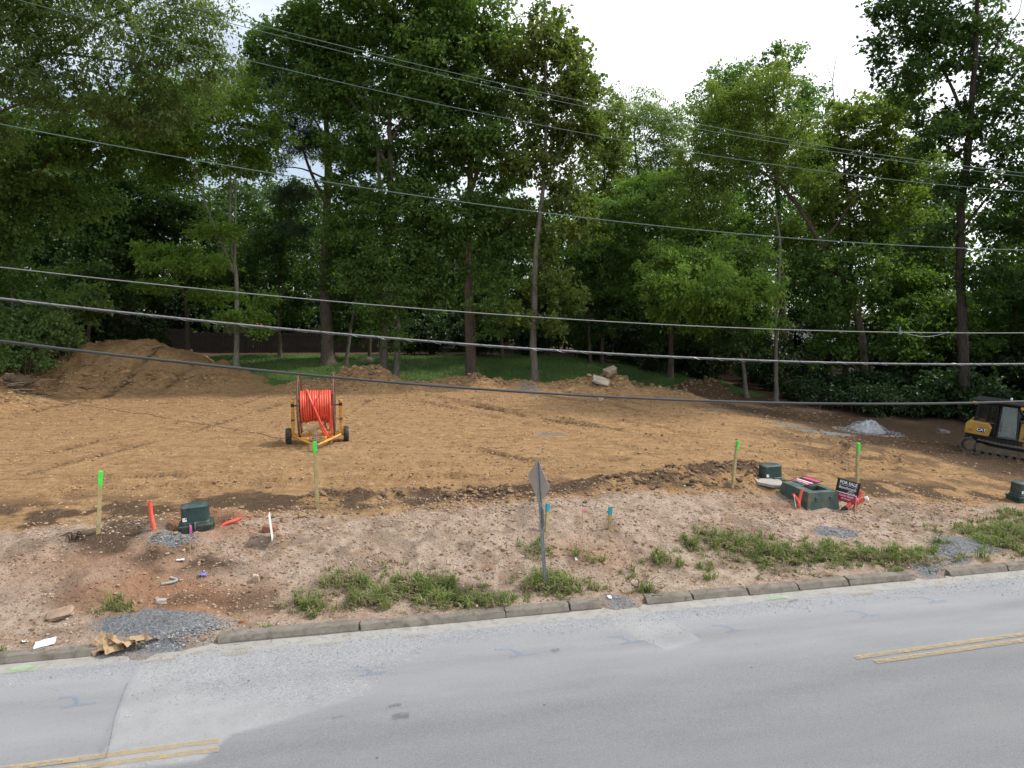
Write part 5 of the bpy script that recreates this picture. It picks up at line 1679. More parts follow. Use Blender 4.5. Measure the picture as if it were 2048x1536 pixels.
  'label': 'leafy mid green tree between the dozer and the thin poled tree',
  'base': (25.17, 50.0),
  'trunks': [([(25.17, 50.0, 0.51), (24.76, 50.0, 3.7), (24.16, 50.0, 6.5), (24.51, 50.0, 9.95)], 0.19, 0.05)],
  'limbs': [],
  'blobs': [(24.55, 48.78, 9.27, 2.45, 2.04, 1.63), (22.91, 49.69, 7.2, 1.88, 1.67, 1.47), (26.73, 50.35, 7.54, 2.12, 1.92, 1.71), (28.02, 51.02, 9.27, 2.04, 1.84, 1.63), (21.52, 49.46, 6.85, 1.63, 1.51, 1.39),
            (29.23, 50.0, 6.5, 2.45, 2.12, 1.79), (23.41, 50.82, 4.05, 2.45, 1.92, 1.39), (27.25, 48.65, 4.41, 2.69, 2.08, 1.47), (20.72, 49.66, 9.27, 2.04, 1.75, 1.47), (31.67, 50.41, 4.05, 2.45, 2.04, 1.63),
            (30.48, 51.02, 6.15, 2.04, 1.84, 1.63)],
  'opts': 'broad',
  'leaf': 'deep',
  'bark': 'grey',
  'seed': 33},
 {'name': 'far_right_tree',
  'label': 'dense green tree filling the right edge behind the dozer',
  'base': (37.07, 52.0),
  'trunks': [([(37.07, 52.0, -0.1), (36.48, 52.0, 5.41), (36.58, 52.0, 11.51)], 0.24, 0.06)],
  'limbs': [],
  'blobs': [(35.7, 50.6, 8.66, 2.8, 2.46, 2.12), (37.66, 51.51, 11.51, 2.97, 2.76, 2.54), (34.09, 52.4, 5.78, 2.38, 2.12, 1.87), (37.37, 53.27, 5.78, 2.54, 2.33, 2.12), (39.44, 50.87, 7.22, 3.39, 3.18, 2.97),
            (32.02, 52.0, 3.96, 1.87, 1.7, 1.53), (34.34, 52.85, 2.12, 2.54, 2.04, 1.53), (38.06, 50.52, 1.39, 2.97, 2.33, 1.7)],
  'opts': 'broad',
  'leaf': 'deep',
  'bark': 'brown',
  'seed': 34},
 {'name': 'hornbeam_tree',
  'label': 'dark leafy tree filling the shade between the forked oak and the narrow olive tree',
  'base': (-0.78, 58.0),
  'trunks': [([(-0.78, 58.0, 1.82), (-0.85, 58.0, 7.31), (-0.64, 58.0, 12.49)], 0.16, 0.05)],
  'limbs': [],
  'blobs': [(-0.77, 56.82, 10.51, 2.37, 2.13, 1.89), (-2.59, 57.61, 7.71, 2.37, 1.99, 1.61), (0.65, 58.35, 8.11, 2.08, 1.89, 1.7), (-0.97, 59.32, 5.69, 2.65, 1.99, 1.32), (-0.56, 57.27, 13.67, 2.18, 2.03, 1.89)],
  'opts': 'broad',
  'leaf': 'dark',
  'bark': 'brown',
  'seed': 41},
 {'name': 'redbud_tree',
  'label': 'dark leafy tree in the shade right of the narrow olive tree',
  'base': (6.28, 57.0),
  'trunks': [([(6.28, 57.0, 1.5), (6.14, 57.0, 6.5), (6.56, 57.0, 11.22)], 0.15, 0.05)],
  'limbs': [],
  'blobs': [(6.57, 55.84, 10.44, 2.32, 2.09, 1.86), (5.01, 56.66, 7.69, 2.05, 1.81, 1.58), (8.2, 57.39, 7.29, 2.32, 2.0, 1.67), (6.64, 58.39, 4.91, 2.79, 2.05, 1.3)],
  'opts': 'broad',
  'leaf': 'dark',
  'bark': 'brown',
  'seed': 42},
 {'name': 'mulberry_tree',
  'label': 'dark leafy tree in the shade between the pine and the twin trunks',
  'base': (-12.81, 57.0),
  'trunks': [([(-11.41, 57.0, 2.19), (-11.38, 57.0, 7.29), (-11.6, 57.0, 12.0)], 0.15, 0.05)],
  'limbs': [],
  'blobs': [(-12.01, 55.93, 11.22, 2.14, 2.0, 1.86), (-13.29, 56.64, 7.69, 2.14, 1.86, 1.58), (-10.89, 57.28, 8.08, 1.67, 1.63, 1.58), (-12.94, 58.16, 5.31, 2.32, 1.72, 1.12)],
  'opts': 'broad',
  'leaf': 'dark',
  'bark': 'brown',
  'seed': 43},
 {'name': 'hickory_tree',
  'label': 'dark leafy tree behind the drooping yellow green boughs',
  'base': (15.66, 56.0),
  'trunks': [([(15.66, 56.0, 1.39), (15.64, 56.0, 7.28), (15.35, 56.0, 11.9)], 0.18, 0.05)],
  'limbs': [],
  'blobs': [(15.4, 54.63, 10.37, 2.74, 2.28, 1.83), (13.53, 55.59, 7.28, 2.47, 2.06, 1.64), (17.45, 56.46, 6.89, 2.74, 2.19, 1.64), (15.57, 57.51, 4.55, 3.01, 2.1, 1.19), (12.02, 55.3, 4.94, 2.1, 1.69, 1.28)],
  'opts': 'broad',
  'leaf': 'dark',
  'bark': 'brown',
  'seed': 44},
 {'name': 'cherry_tree',
  'label': 'dark leafy tree in the shade between the maple and the pine',
  'base': (-19.59, 60.0),
  'trunks': [([(-19.59, 60.0, 2.93), (-19.53, 60.0, 7.33), (-19.01, 60.0, 12.69)], 0.18, 0.05)],
  'limbs': [],
  'blobs': [(-19.05, 58.53, 12.69, 2.94, 2.45, 1.96), (-21.03, 59.59, 9.82, 2.45, 2.1, 1.76), (-17.7, 60.41, 9.41, 2.45, 2.1, 1.76), (-19.46, 61.47, 6.92, 2.94, 2.15, 1.37), (-17.51, 59.28, 15.54, 2.15, 1.96, 1.76)],
  'opts': 'broad',
  'leaf': 'dark',
  'bark': 'brown',
  'seed': 45}]

for d_ in TREES:
    plant_tree(d_)


# far row: three kinds, copied along the back of the wood
def proto_tree(name, label, seed, h, leaf, opts, group, blobs, size):
    root = empty(name, (0, 0, 0))
    tag(root, label, 'tree', group)
    o = dict(LEAF_OPTS[opts])
    o['size'] *= size
    o['twigs'], o['per'] = 6, 7
    wood, V, tt = grow_tree([([(0, 0, -0.2), (0.2, 0, h * 0.4), (-0.1, 0.1, h * 0.7), (0, 0, h * 0.95)], 0.26, 0.05)], [], blobs, seed, o, 1.3, 0.62)
    link('trunk', wood.mesh('trunk'), BARK['brown'], root)
    link('crown', leaf_mesh('crown', [V], [tt]), LEAF[leaf], root)
    return root


far_a = proto_tree('far_tree', 'round headed dark tree in the far row beyond the lawn, half hidden by others', 61, 17, 'dark', 'broad', 'round headed trees in the far row',
                   [(0, 0, 15, 3.2, 3.0, 2.6), (2.4, 0.5, 12, 2.6, 2.6, 2.2), (-2.6, 0, 12.4, 2.7, 2.5, 2.3), (0.6, -1, 10, 3.2, 3, 2.0), (-1.6, .6, 8, 2.8, 2.8, 1.8), (2.2, -.4, 7, 2.5, 2.5, 1.6), (-1.2, -.8, 5.2, 2.6, 2.6, 1.4), (1.0, .8, 4.0, 2.6, 2.6, 1.2)], 1.35)
far_b = proto_tree('far_tree', 'tall narrow mid green tree in the far row beyond the lawn, half hidden by others', 62, 20, 'deep', 'broad', 'tall narrow trees in the far row',
                   [(0, 0, 18.4, 2.0, 2, 2.3), (1.0, .5, 15.2, 2.4, 2.2, 2.1), (-1.4, 0, 13.5, 2.3, 2.3, 2.0), (1.6, -.6, 11, 2.4, 2.4, 1.9), (-1.2, .6, 9, 2.4, 2.4, 1.8), (.6, -.4, 6.8, 2.2, 2.2, 1.5), (-.8, .4, 5, 2.2, 2.2, 1.3), (.8, -.3, 3.6, 2.2, 2.2, 1.1)], 1.35)
far_c = proto_tree('far_tree', 'yellowish green tree in the far row beyond the lawn, half hidden by others', 63, 14, 'lime', 'maple', 'yellowish trees in the far row',
                   [(0, 0, 12.4, 2.8, 2.7, 2.0), (2.2, 0.3, 10, 2.4, 2.4, 1.7), (-2.3, 0, 9.6, 2.5, 2.4, 1.8), (.4, -.6, 7.6, 2.9, 2.8, 1.6), (-1, .5, 5.6, 2.2, 2.2, 1.2)], 1.4)
_used = set()
FAR_SPOTS = [(-38, 70, 'a', 1.0), (-47, 76, 'b', 1.0), (-56, 66, 'a', 1.1), (-33, 78, 'b', .95), (-28.5, 73, 'a', 1.0), (-24.5, 80, 'c', 1.1), (-20, 75, 'a', .95), (-15.5, 82, 'b', .8), (-11, 74, 'c', 1.0), (-7.2, 80, 'a', .85),
             (-2.6, 76, 'a', .95), (3.6, 82, 'c', 1.15), (6.4, 70, 'a', .95), (10.5, 77, 'b', .85), (14, 70, 'a', 1.0), (18.2, 79, 'a', 1.0), (21, 69, 'c', 1.1), (24.5, 78, 'b', 1.0), (30.5, 72, 'a', 1.1), (35, 64, 'a', 1.15), (33, 80, 'b', 1.1),
             (40, 70, 'b', 1.05), (46, 62, 'a', 1.2), (44, 78, 'c', 1.2), (53, 70, 'b', 1.1), (57, 60, 'a', 1.2), (64, 68, 'b', 1.15), (-64, 72, 'b', 1.1), (-61, 60, 'a', 1.1), (-44, 60, 'a', 1.15), (-52, 54, 'b', 1.0), (48, 54, 'b', 1.05), (-50, 88, 'a', 1.2), (12, 88, 'a', 1.1), (-30, 90, 'a', 1.2), (50, 90, 'a', 1.2), (37, 38, 'a', 1.3), (41, 33, 'b', 1.15), (38.5, 43, 'b', 1.2), (44, 39, 'a', 1.3), (47, 31, 'a', 1.3)]
for i, (fx, fy, kd, sc) in enumerate(FAR_SPOTS):
    src = {'a': far_a, 'b': far_b, 'c': far_c}[kd]
    if kd in _used:
        o = copy_tree(src)
    else:
        o = src
        _used.add(kd)
    o.location = (fx, fy, gz(fx, fy) - 0.1)
    o.rotation_euler = (0, 0, i * 2.4)
    o.scale = (sc * (0.95 + 0.1 * ((i * 7) % 5) / 4),) * 2 + (sc,)


# bushes
def proto_bush(label, seed, leaf, opts, w, h, group, size=1.0):
    root = empty('bush', (0, 0, 0))
    tag(root, label, 'bush', group)
    o = dict(LEAF_OPTS[opts])
    o['size'] *= size
    g = np.random.default_rng(seed)
    blobs = [(g.normal() * w * 0.45, g.normal() * w * 0.4, h * (0.3 + 0.6 * g.random()), w * (0.35 + 0.2 * g.random()), w * 0.4, h * (0.2 + 0.12 * g.random())) for _ in range(7)]
    tr = [([(0.15 * math.cos(k * 1.9), 0.15 * math.sin(k * 1.9), -0.1), (w * 0.3 * math.cos(k * 1.9), w * 0.3 * math.sin(k * 1.9), h * 0.6)], 0.035, 0.015) for k in range(4)]
    wood, V, tt = grow_tree(tr, [], blobs, seed, o, 0.75, 0.62)
    link('stems', wood.mesh('stems'), BARK['brown'], root)
    link('foliage', leaf_mesh('foliage', [V], [tt]), LEAF[leaf], root)
    return root


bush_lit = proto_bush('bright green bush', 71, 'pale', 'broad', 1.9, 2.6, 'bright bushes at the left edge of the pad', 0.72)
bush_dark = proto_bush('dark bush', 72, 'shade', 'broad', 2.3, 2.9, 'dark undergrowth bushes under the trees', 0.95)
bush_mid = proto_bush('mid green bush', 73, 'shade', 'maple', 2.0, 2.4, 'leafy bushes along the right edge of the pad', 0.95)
LIT = [(-29.6, 43.0, 1.05, 'bright green bush directly above the heap of roots at the left edge'), (-28.4, 45.2, 1.1, 'bright green bush touching the left foot of the big dirt heap'), (-31.4, 44.6, 1.45, 'tall bright bush in the middle of the thicket left of the big dirt heap'),
       (-30.9, 41.4, 1.0, 'nearest bright green bush at the left border'), (-33.4, 46.5, 1.7, 'tallest pale bush at the left border under the young tree'), (-30.0, 47.8, 1.5, 'bright bush at the back of the thicket beside the splintered stump')]
for i, (bx, by, sc, lb) in enumerate(LIT):
    o = bush_lit if i == 0 else copy_tree(bush_lit)
    o.location, o.rotation_euler, o.scale = (bx, by, gz(bx, by) - 0.15), (0, 0, i * 2.1), (sc,) * 3
    o['label'] = lb
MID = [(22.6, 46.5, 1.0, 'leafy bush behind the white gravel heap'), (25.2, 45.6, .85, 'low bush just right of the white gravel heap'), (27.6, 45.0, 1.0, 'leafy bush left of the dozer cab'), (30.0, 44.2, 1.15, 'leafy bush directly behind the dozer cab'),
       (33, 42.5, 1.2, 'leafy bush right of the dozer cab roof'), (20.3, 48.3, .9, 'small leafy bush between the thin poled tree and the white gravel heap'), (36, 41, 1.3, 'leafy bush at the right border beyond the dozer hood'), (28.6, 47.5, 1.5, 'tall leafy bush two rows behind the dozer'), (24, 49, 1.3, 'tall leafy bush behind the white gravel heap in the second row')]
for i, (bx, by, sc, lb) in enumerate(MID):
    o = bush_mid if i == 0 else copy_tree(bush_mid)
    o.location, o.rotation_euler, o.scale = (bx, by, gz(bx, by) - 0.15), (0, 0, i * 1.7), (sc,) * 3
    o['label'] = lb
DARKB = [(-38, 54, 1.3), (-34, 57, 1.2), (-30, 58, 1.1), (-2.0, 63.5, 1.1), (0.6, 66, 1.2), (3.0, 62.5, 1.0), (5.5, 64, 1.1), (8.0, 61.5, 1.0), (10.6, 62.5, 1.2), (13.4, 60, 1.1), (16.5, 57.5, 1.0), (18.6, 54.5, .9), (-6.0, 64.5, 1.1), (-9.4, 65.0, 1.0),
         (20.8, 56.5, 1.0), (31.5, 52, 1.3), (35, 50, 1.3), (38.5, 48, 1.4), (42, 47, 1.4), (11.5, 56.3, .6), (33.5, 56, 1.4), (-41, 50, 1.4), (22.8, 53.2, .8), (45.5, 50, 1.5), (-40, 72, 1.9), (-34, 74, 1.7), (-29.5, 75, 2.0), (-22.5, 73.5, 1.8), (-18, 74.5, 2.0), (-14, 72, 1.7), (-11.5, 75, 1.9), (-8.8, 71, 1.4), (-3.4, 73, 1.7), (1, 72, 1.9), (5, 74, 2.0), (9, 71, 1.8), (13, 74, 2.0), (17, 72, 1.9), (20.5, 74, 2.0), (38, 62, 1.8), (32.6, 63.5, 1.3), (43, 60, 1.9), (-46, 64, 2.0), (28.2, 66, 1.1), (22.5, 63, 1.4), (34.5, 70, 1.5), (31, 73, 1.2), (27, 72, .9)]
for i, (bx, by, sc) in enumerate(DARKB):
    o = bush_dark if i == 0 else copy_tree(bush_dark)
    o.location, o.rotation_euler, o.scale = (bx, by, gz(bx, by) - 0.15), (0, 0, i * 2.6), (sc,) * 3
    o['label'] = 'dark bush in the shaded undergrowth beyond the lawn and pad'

# a mass of undergrowth and the far wood: nobody could count these
def leaf_mass(name, n, fx, fy, fz, size, leaf, seed):
    g = np.random.default_rng(seed)
    px, py = fx(g, n), fy(g, n)
    hh = fz(g, px, py)
    z0 = ground_z(px, py, False)
    P = np.stack([px, py, z0 + hh], 1)
    k = hh > 0
    P = P[k]
    n = len(P)
    cl = fbm(P[:, 0] * 1.0, P[:, 1] + P[:, 2], 1.6, 3, seed)
    keep = g.random(n) < sstep(cl, 0.34, 0.56)
    P = P[keep]
    n = len(P)
    V = leaf_quads(P, g.normal(size=(n, 3)) * [1, 1, .6], g.normal(size=(n, 3)) * .6 + [0, 0, 1], size * (0.6 + 0.8 * g.random(n)), size * 0.6 * (0.6 + 0.8 * g.random(n)))
    return link(name, leaf_mesh(name, [V], [np.clip(cl[keep] + 0.3 * (g.random(n) - .5), 0, 1)]), LEAF[leaf])


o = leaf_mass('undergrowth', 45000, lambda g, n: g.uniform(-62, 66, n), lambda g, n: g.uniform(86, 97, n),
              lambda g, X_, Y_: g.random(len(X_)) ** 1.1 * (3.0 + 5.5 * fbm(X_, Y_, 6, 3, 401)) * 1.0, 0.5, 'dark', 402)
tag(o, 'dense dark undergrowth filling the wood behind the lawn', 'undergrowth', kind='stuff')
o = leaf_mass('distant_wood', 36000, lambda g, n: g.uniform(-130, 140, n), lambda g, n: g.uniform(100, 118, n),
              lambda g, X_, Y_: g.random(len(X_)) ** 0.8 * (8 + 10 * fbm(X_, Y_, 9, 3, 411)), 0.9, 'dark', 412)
tag(o, 'far wood closing the view between the trunks', 'wood', kind='stuff')

# ------------------------------------------------------------------ verge grass: blades in clumps
def blades(name, spots, n_each, hmin, hmax, leaf, seed, spread=1.0):
    g = np.random.default_rng(seed)
    Vs, ts = [], []
    for gx, gy, rx, ry in spots:
        area = rx * ry
        nt_ = max(3, int(n_each * area))
        tx, ty = gx + g.normal(size=nt_) * rx * 0.6, gy + g.normal(size=nt_) * ry * 0.7
        tu, tv = to_uv(tx, ty)
        ok = (tv > -0.16)
        tx, ty = tx[ok], ty[ok]
        nt_ = len(tx)
        nb = 13
        bx, by = np.repeat(tx, nb) + g.normal(size=nt_ * nb) * 0.035, np.repeat(ty, nb) + g.normal(size=nt_ * nb) * 0.035
        N = len(bx)
        bz = ground_z(bx, by) - 0.01
        fall_ = np.exp(-0.9 * (((tx - gx) / rx) ** 2 + ((ty - gy) / ry) ** 2))
        H = np.repeat(hmin + (hmax - hmin) * fall_ * (0.35 + 0.65 * g.random(nt_)), nb) * (0.55 + 0.6 * g.random(N))
        a = g.random(N) * 2 * np.pi
        lean = H * (0.4 + 0.7 * g.random(N)) * spread
        dx, dy = np.cos(a), np.sin(a)
        w = 0.006 + 0.006 * g.random(N)
        sx_, sy_ = -dy * w, dx * w
        B = np.stack([bx, by, bz], 1)
        M = B + np.stack([dx * lean * 0.35, dy * lean * 0.35, H * 0.7], 1)
        Tp = B + np.stack([dx * lean, dy * lean, H * (0.95 - 0.25 * (lean / H))], 1)
        S = np.stack([sx_, sy_, np.zeros(N)], 1)
        Vs.append(np.stack([B - S, B + S, M + S * 0.9, M - S * 0.9], 1))
        ts.append(np.clip(0.25 + 0.5 * np.repeat(g.random(nt_), nb) + 0.3 * (g.random(N) - 0.3), 0, 1))
        Vs.append(np.stack([M - S * 0.9, M + S * 0.9, Tp + S * 0.1, Tp - S * 0.1], 1))
        ts.append(ts[-1])
    return link(name, leaf_mesh(name, Vs, ts), leaf)


_g = np.random.default_rng(77)
SPARSE = []
for _ in range(30):
    _u, _v = _g.uniform(-4, 15), abs(_g.normal()) * 0.9 + 0.05
    _x, _y = to_xy(_u, _v)
    SPARSE.append((_x, _y, 0.12 + 0.2 * _g.random(), 0.08 + 0.12 * _g.random()))
grass_mat = leaf_material('verge_grass_blade', (0.085, 0.125, 0.030), (0.15, 0.205, 0.055), (0.28, 0.30, 0.12), 0.3, 0.55)
dry_mat = leaf_material('dry_grass_blade', (0.16, 0.135, 0.07), (0.27, 0.235, 0.13), (0.40, 0.35, 0.21), 0.2, 0.7)
o = blades('verge_grass', VERGE_GRASS + SPARSE, 100, 0.10, 0.50, grass_mat, 421)
tag(o, 'tufts of long green grass growing along the kerb', 'grass', kind='stuff')
o = blades('dry_grass', [(cx, cy - 0.12, rx * 1.15, ry) for cx, cy, rx, ry in VERGE_GRASS], 80, 0.08, 0.30, dry_mat, 422, 1.3)
tag(o, 'dry straw coloured stems among the kerbside grass', 'grass', kind='stuff')
o = blades('gutter_weeds', [(-4.95, 13.72, 0.10, 0.06), (9.45, 16.85, 0.12, 0.07), (-9.75, 12.75, 0.12, 0.08)], 900, 0.07, 0.2, grass_mat, 423)
tag(o, 'little weeds rooted in the joint between kerb and gutter', 'weeds', kind='stuff')

# ------------------------------------------------------------------ materials for the built things
M_green = plain('green_fibreglass', (0.022, 0.060, 0.058), 0.5, var=0.3, scale=5, dirt=(0.19, 0.13, 0.085), dirt_amt=0.5)
M_green2 = plain('weathered_green_fibreglass', (0.050, 0.088, 0.078), 0.6, var=0.25, scale=4, dirt=(0.22, 0.16, 0.11), dirt_amt=0.55)
M_steel = plain('galvanised_steel', (0.36, 0.39, 0.42), 0.42, 0.75, var=0.2, scale=9)
M_alu = plain('bare_aluminium', (0.47, 0.42, 0.38), 0.5, 0.35, var=0.10, scale=3)
M_lumber = plain('treated_lumber', (0.42, 0.34, 0.165), 0.8, var=0.3, scale=7, bmp=0.3)
M_lath = plain('wood_lath', (0.42, 0.30, 0.17), 0.8, var=0.25, scale=9)
M_neon = plain('neon_green_paint', (0.06, 0.72, 0.07), 0.6, var=0.15, scale=12)
M_blue = plain('turquoise_marking_paint', (0.03, 0.33, 0.40), 0.6, var=0.2, scale=12)
M_pink = plain('pink_ribbon', (0.85, 0.10, 0.38), 0.5, var=0.15)
M_hotpink = plain('magenta_ribbon', (0.80, 0.14, 0.50), 0.5, var=0.15)
M_orange = plain('orange_conduit', (0.80, 0.105, 0.06), 0.36, var=0.12, scale=4, dirt=(0.62, 0.20, 0.12), dirt_amt=0.35)
M_yellow = plain('trailer_yellow_paint', (0.62, 0.30, 0.035), 0.5, var=0.2, scale=5, dirt=(0.16, 0.08, 0.04), dirt_amt=0.6)
M_rust = plain('rusty_steel', (0.17, 0.085, 0.058), 0.75, 0.3, var=0.35, scale=10)
M_black = plain('black_paint', (0.014, 0.015, 0.017), 0.4, var=0.2)
M_rubber = plain('tyre_rubber', (0.030, 0.028, 0.027), 0.85, var=0.2, scale=8, dirt=(0.20, 0.14, 0.09), dirt_amt=0.6)
M_white = plain('white_plastic', (0.78, 0.79, 0.80), 0.5, var=0.06)
M_red = plain('crimson_panel', (0.42, 0.025, 0.075), 0.45, var=0.08)
M_paper = plain('wet_white_paper', (0.70, 0.70, 0.70), 0.8, var=0.1)
M_kraft = plain('brown_kraft_paper', (0.38, 0.265, 0.155), 0.8, var=0.2, scale=5)
M_wood_debris = plain('dead_wood', (0.30, 0.215, 0.135), 0.9, var=0.4, scale=8, bmp=0.4)
M_root = plain('dark_root', (0.055, 0.042, 0.032), 0.9, var=0.4, scale=10)
M_rope = plain('dark_rope', (0.16, 0.115, 0.07), 0.9, var=0.3)
M_stone = plain('pale_stone', (0.42, 0.36, 0.28), 0.9, var=0.3, scale=4, bmp=0.5)
M_conc = plain('grey_concrete', (0.34, 0.31, 0.28), 0.9, var=0.2, scale=5, bmp=0.3)
M_wire = plain('weathered_aluminium_wire', (0.11, 0.165, 0.145), 0.75, 0.05, var=0.15, scale=3)
M_strand = plain('lashed_steel_strand', (0.27, 0.27, 0.27), 0.5, 0.3, var=0.3, scale=40)
M_cable = plain('black_cable_jacket', (0.035, 0.038, 0.043), 0.38, var=0.3, scale=2)
M_dull = plain('dusty_dozer_steel', (0.15, 0.115, 0.08), 0.75, 0.2, var=0.35, scale=6, dirt=(0.24, 0.17, 0.10), dirt_amt=0.8)
M_cat = plain('dozer_yellow_paint', (0.46, 0.26, 0.04), 0.55, var=0.2, scale=3, dirt=(0.22, 0.15, 0.085), dirt_amt=0.6)
M_shoe = plain('worn_track_steel', (0.20, 0.185, 0.165), 0.55, 0.55, var=0.35, scale=8)
M_amber = plain('amber_lens', (0.75, 0.33, 0.03), 0.3, var=0.05)
M_purple = plain('blue_violet_wrapper', (0.16, 0.15, 0.45), 0.5, var=0.25)


def glass_mat(name, tint=(0.75, 0.85, 0.85)):
    m, nt, b, out = new_mat(name)
    b.inputs['Base Color'].default_value = (*tint, 1)
    b.inputs['Roughness'].default_value = 0.05
    b.inputs['Transmission Weight'].default_value = 0.75
    b.inputs['IOR'].default_value = 1.45
    return m


M_glass = glass_mat('tinted_glass', (0.55, 0.68, 0.68))


def text_obj(name, body, size, material, parent, loc, rot, extrude=0.002, bold=0.0, xs=1.0):
    cu = bpy.data.curves.new(name, 'FONT')
    cu.body = body
    cu.size = size
    cu.align_x = 'CENTER'
    cu.align_y = 'CENTER'
    cu.extrude = extrude
    cu.offset = bold
    cu.materials.append(material)
    tmp = bpy.data.objects.new('text', cu)
    col.objects.link(tmp)
    bpy.context.view_layer.update()
    me = bpy.data.meshes.new_from_object(tmp)
    me.name = name
    bpy.data.objects.remove(tmp)
    bpy.data.curves.remove(cu)
    o = link(name, me, material, parent)
    o.location = loc
    o.rotation_euler = rot
    o.scale = (xs, 1, 1)
    return o


# ------------------------------------------------------------------ overhead wires along the road
WIRES = [('power_wire', 'highest thin power wire crossing the tree tops', -3.2, (4.95e-3, -0.13859, 9.9287), 0.0055, M_wire),
         ('power_wire', 'thin power wire just below the highest one', -2.2, (4.62e-3, -0.14005, 10.1815), 0.0055, M_wire),
         ('power_wire', 'third thin power wire from the top, entering at the top left corner', -1.2, (4.85e-3, -0.13299, 10.0080), 0.006, M_wire),
         ('neutral_wire', 'pale green wire hanging across the middle of the trees', -2.2, (4.32e-3, -0.09113, 8.2212), 0.0075, M_wire),
         ('drop_wire', 'thin dark wire across the shaded trunks with a small tap at right', -2.2, (3.07e-3, -0.06581, 6.3724), 0.008, M_strand),
         ('lashed_cable', 'bright lashed cable bundle sagging across the tree bases', -2.3, (3.26e-3, -0.07527, 5.8065), 0.0125, M_strand),
         ('black_cable', 'thick black cable, lowest of all, passing in front of the reel rims', -2.4, (4.05e-3, -0.08407, 5.0255), 0.022, M_cable)]
for nm, lb, vv, co, rad, mt in WIRES:
    root = None
    pts = []
    for i in range(91):
        uu = -22 + 68 * i / 90
        xx, yy = to_xy(uu, vv)
        pts.append((xx, yy, co[0] * uu * uu + co[1] * uu + co[2]))
    o = MB().tube(pts, rad, 8).build(nm, mt, None, smooth=True)
    tag(o, lb, 'wire', 'overhead wires along the road')
    if nm == 'lashed_cable':
        # lashing wire wound round the bundle and a second cable slung under it
        sp, p2 = [], []
        for i in range(1400):
            uu = -12 + 30 * i / 1399
            xx, yy = to_xy(uu, vv)
            zz = co[0] * uu * uu + co[1] * uu + co[2]
            a = i * 0.3
            sp.append((xx + 0.018 * math.cos(a) * TV[0], yy + 0.018 * math.cos(a) * TV[1], zz - 0.009 + 0.024 * math.sin(a)))
        for p in pts:
            p2.append((p[0], p[1], p[2] - 0.021))
        MB().tube(sp, 0.0022, 4).build('lashing', M_steel, o, smooth=True)
        MB().tube(p2, 0.009, 6).build('slung_cable', M_cable, o, smooth=True)
    if nm == 'drop_wire':
        uu = 7.55
        zz = co[0] * uu * uu + co[1] * uu + co[2]
        xx, yy = to_xy(uu, vv)
        mb = MB().box((xx, yy, zz), (0.05, 0.04, 0.07)).tube([(xx - 0.02, yy, zz + 0.03), (xx, yy, zz + 0.11)], 0.012, 6)
        q = [to_xy(uu + 0.06 + 1.1 * t / 8, vv) for t in range(9)]
        mb.tube([(a, b, zz - 0.09 * math.sin(math.pi * i / 8)) for i, (a, b) in enumerate(q)], 0.007, 5)
        mb.build('tap_clamp', M_strand, o)

# ------------------------------------------------------------------ diamond warning sign, seen from behind
sg = empty('road_sign', (0.76, 15.67, gz(0.76, 15.67) - 0.05), (R(1.5), R(-3.6), 0))
tag(sg, 'diamond road sign seen from its bare metal back on a leaning steel post', 'road sign')
mb = MB()
ch = [(-0.045, 0.0), (-0.022, 0.0), (-0.018, -0.034), (0.018, -0.034), (0.022, 0.0), (0.045, 0.0), (0.045, 0.005), (0.018, 0.005), (0.014, -0.028), (-0.014, -0.028), (-0.018, 0.005), (-0.045, 0.005)]
mb.prism(ch, 'z', -0.35, 2.98)
post = mb.build('post', M_steel, sg, rot=(0, 0, R(-25)))
hm = MB()
for i in range(38):
    hm.lathe([(0.0065, 0.0), (0.0065, 0.002)], (0, 0, 0), 'y', 8)
    for k in range(len(hm.v) - 16, len(hm.v)):
        a = hm.v[k]
        hm.v[k] = (a[0], a[1] - 0.0365, a[2] + 0.12 + i * 0.075)
hm.build('bolt_holes', M_black, post)['kind'] = 'stuff'
yaw = math.atan2(-0.90, 0.43)
dm = MB()
h = 0.535
c = 0.05
rim = []
for k in range(4):
    a = math.pi / 2 * k
    p = Vector((h * math.cos(a), h * math.sin(a)))
    for s in (-1, 1):
        q = a + s * math.pi / 2
        rim.append((p.x - c * math.cos(a) * 0.7 + c * 0.7 * math.cos(q), p.y - c * math.sin(a) * 0.7 + c * 0.7 * math.sin(q)))
dm.prism(rim, 'y', -0.0015, 0.0015)
blade = dm.build('diamond_plate', M_alu, sg, loc=(-0.005, 0.03, 2.50), rot=(0, R(3.4), yaw))
MB().prism([(x_ * 0.985, y_ * 0.985) for x_, y_ in rim], 'y', 0.002, 0.003).build('sign_face', plain('sign_yellow', (0.75, 0.45, 0.03), 0.4, var=0.05), blade)
MB().box((0, 0, 0), (0.40, 0.003, 0.45)).build('small_plate', M_alu, sg, loc=(0.04, 0.03, 1.70), rot=(0, R(3.4), R(-82)), bevel=0.001)
mbk = MB()
for zz in (2.25, 2.7, 1.6, 1.8):
    mbk.lathe([(0.012, 0), (0.012, 0.02)], (0, -0.058, zz), 'y', 8)
mbk.build('bolts', M_steel, post)['kind'] = 'stuff'


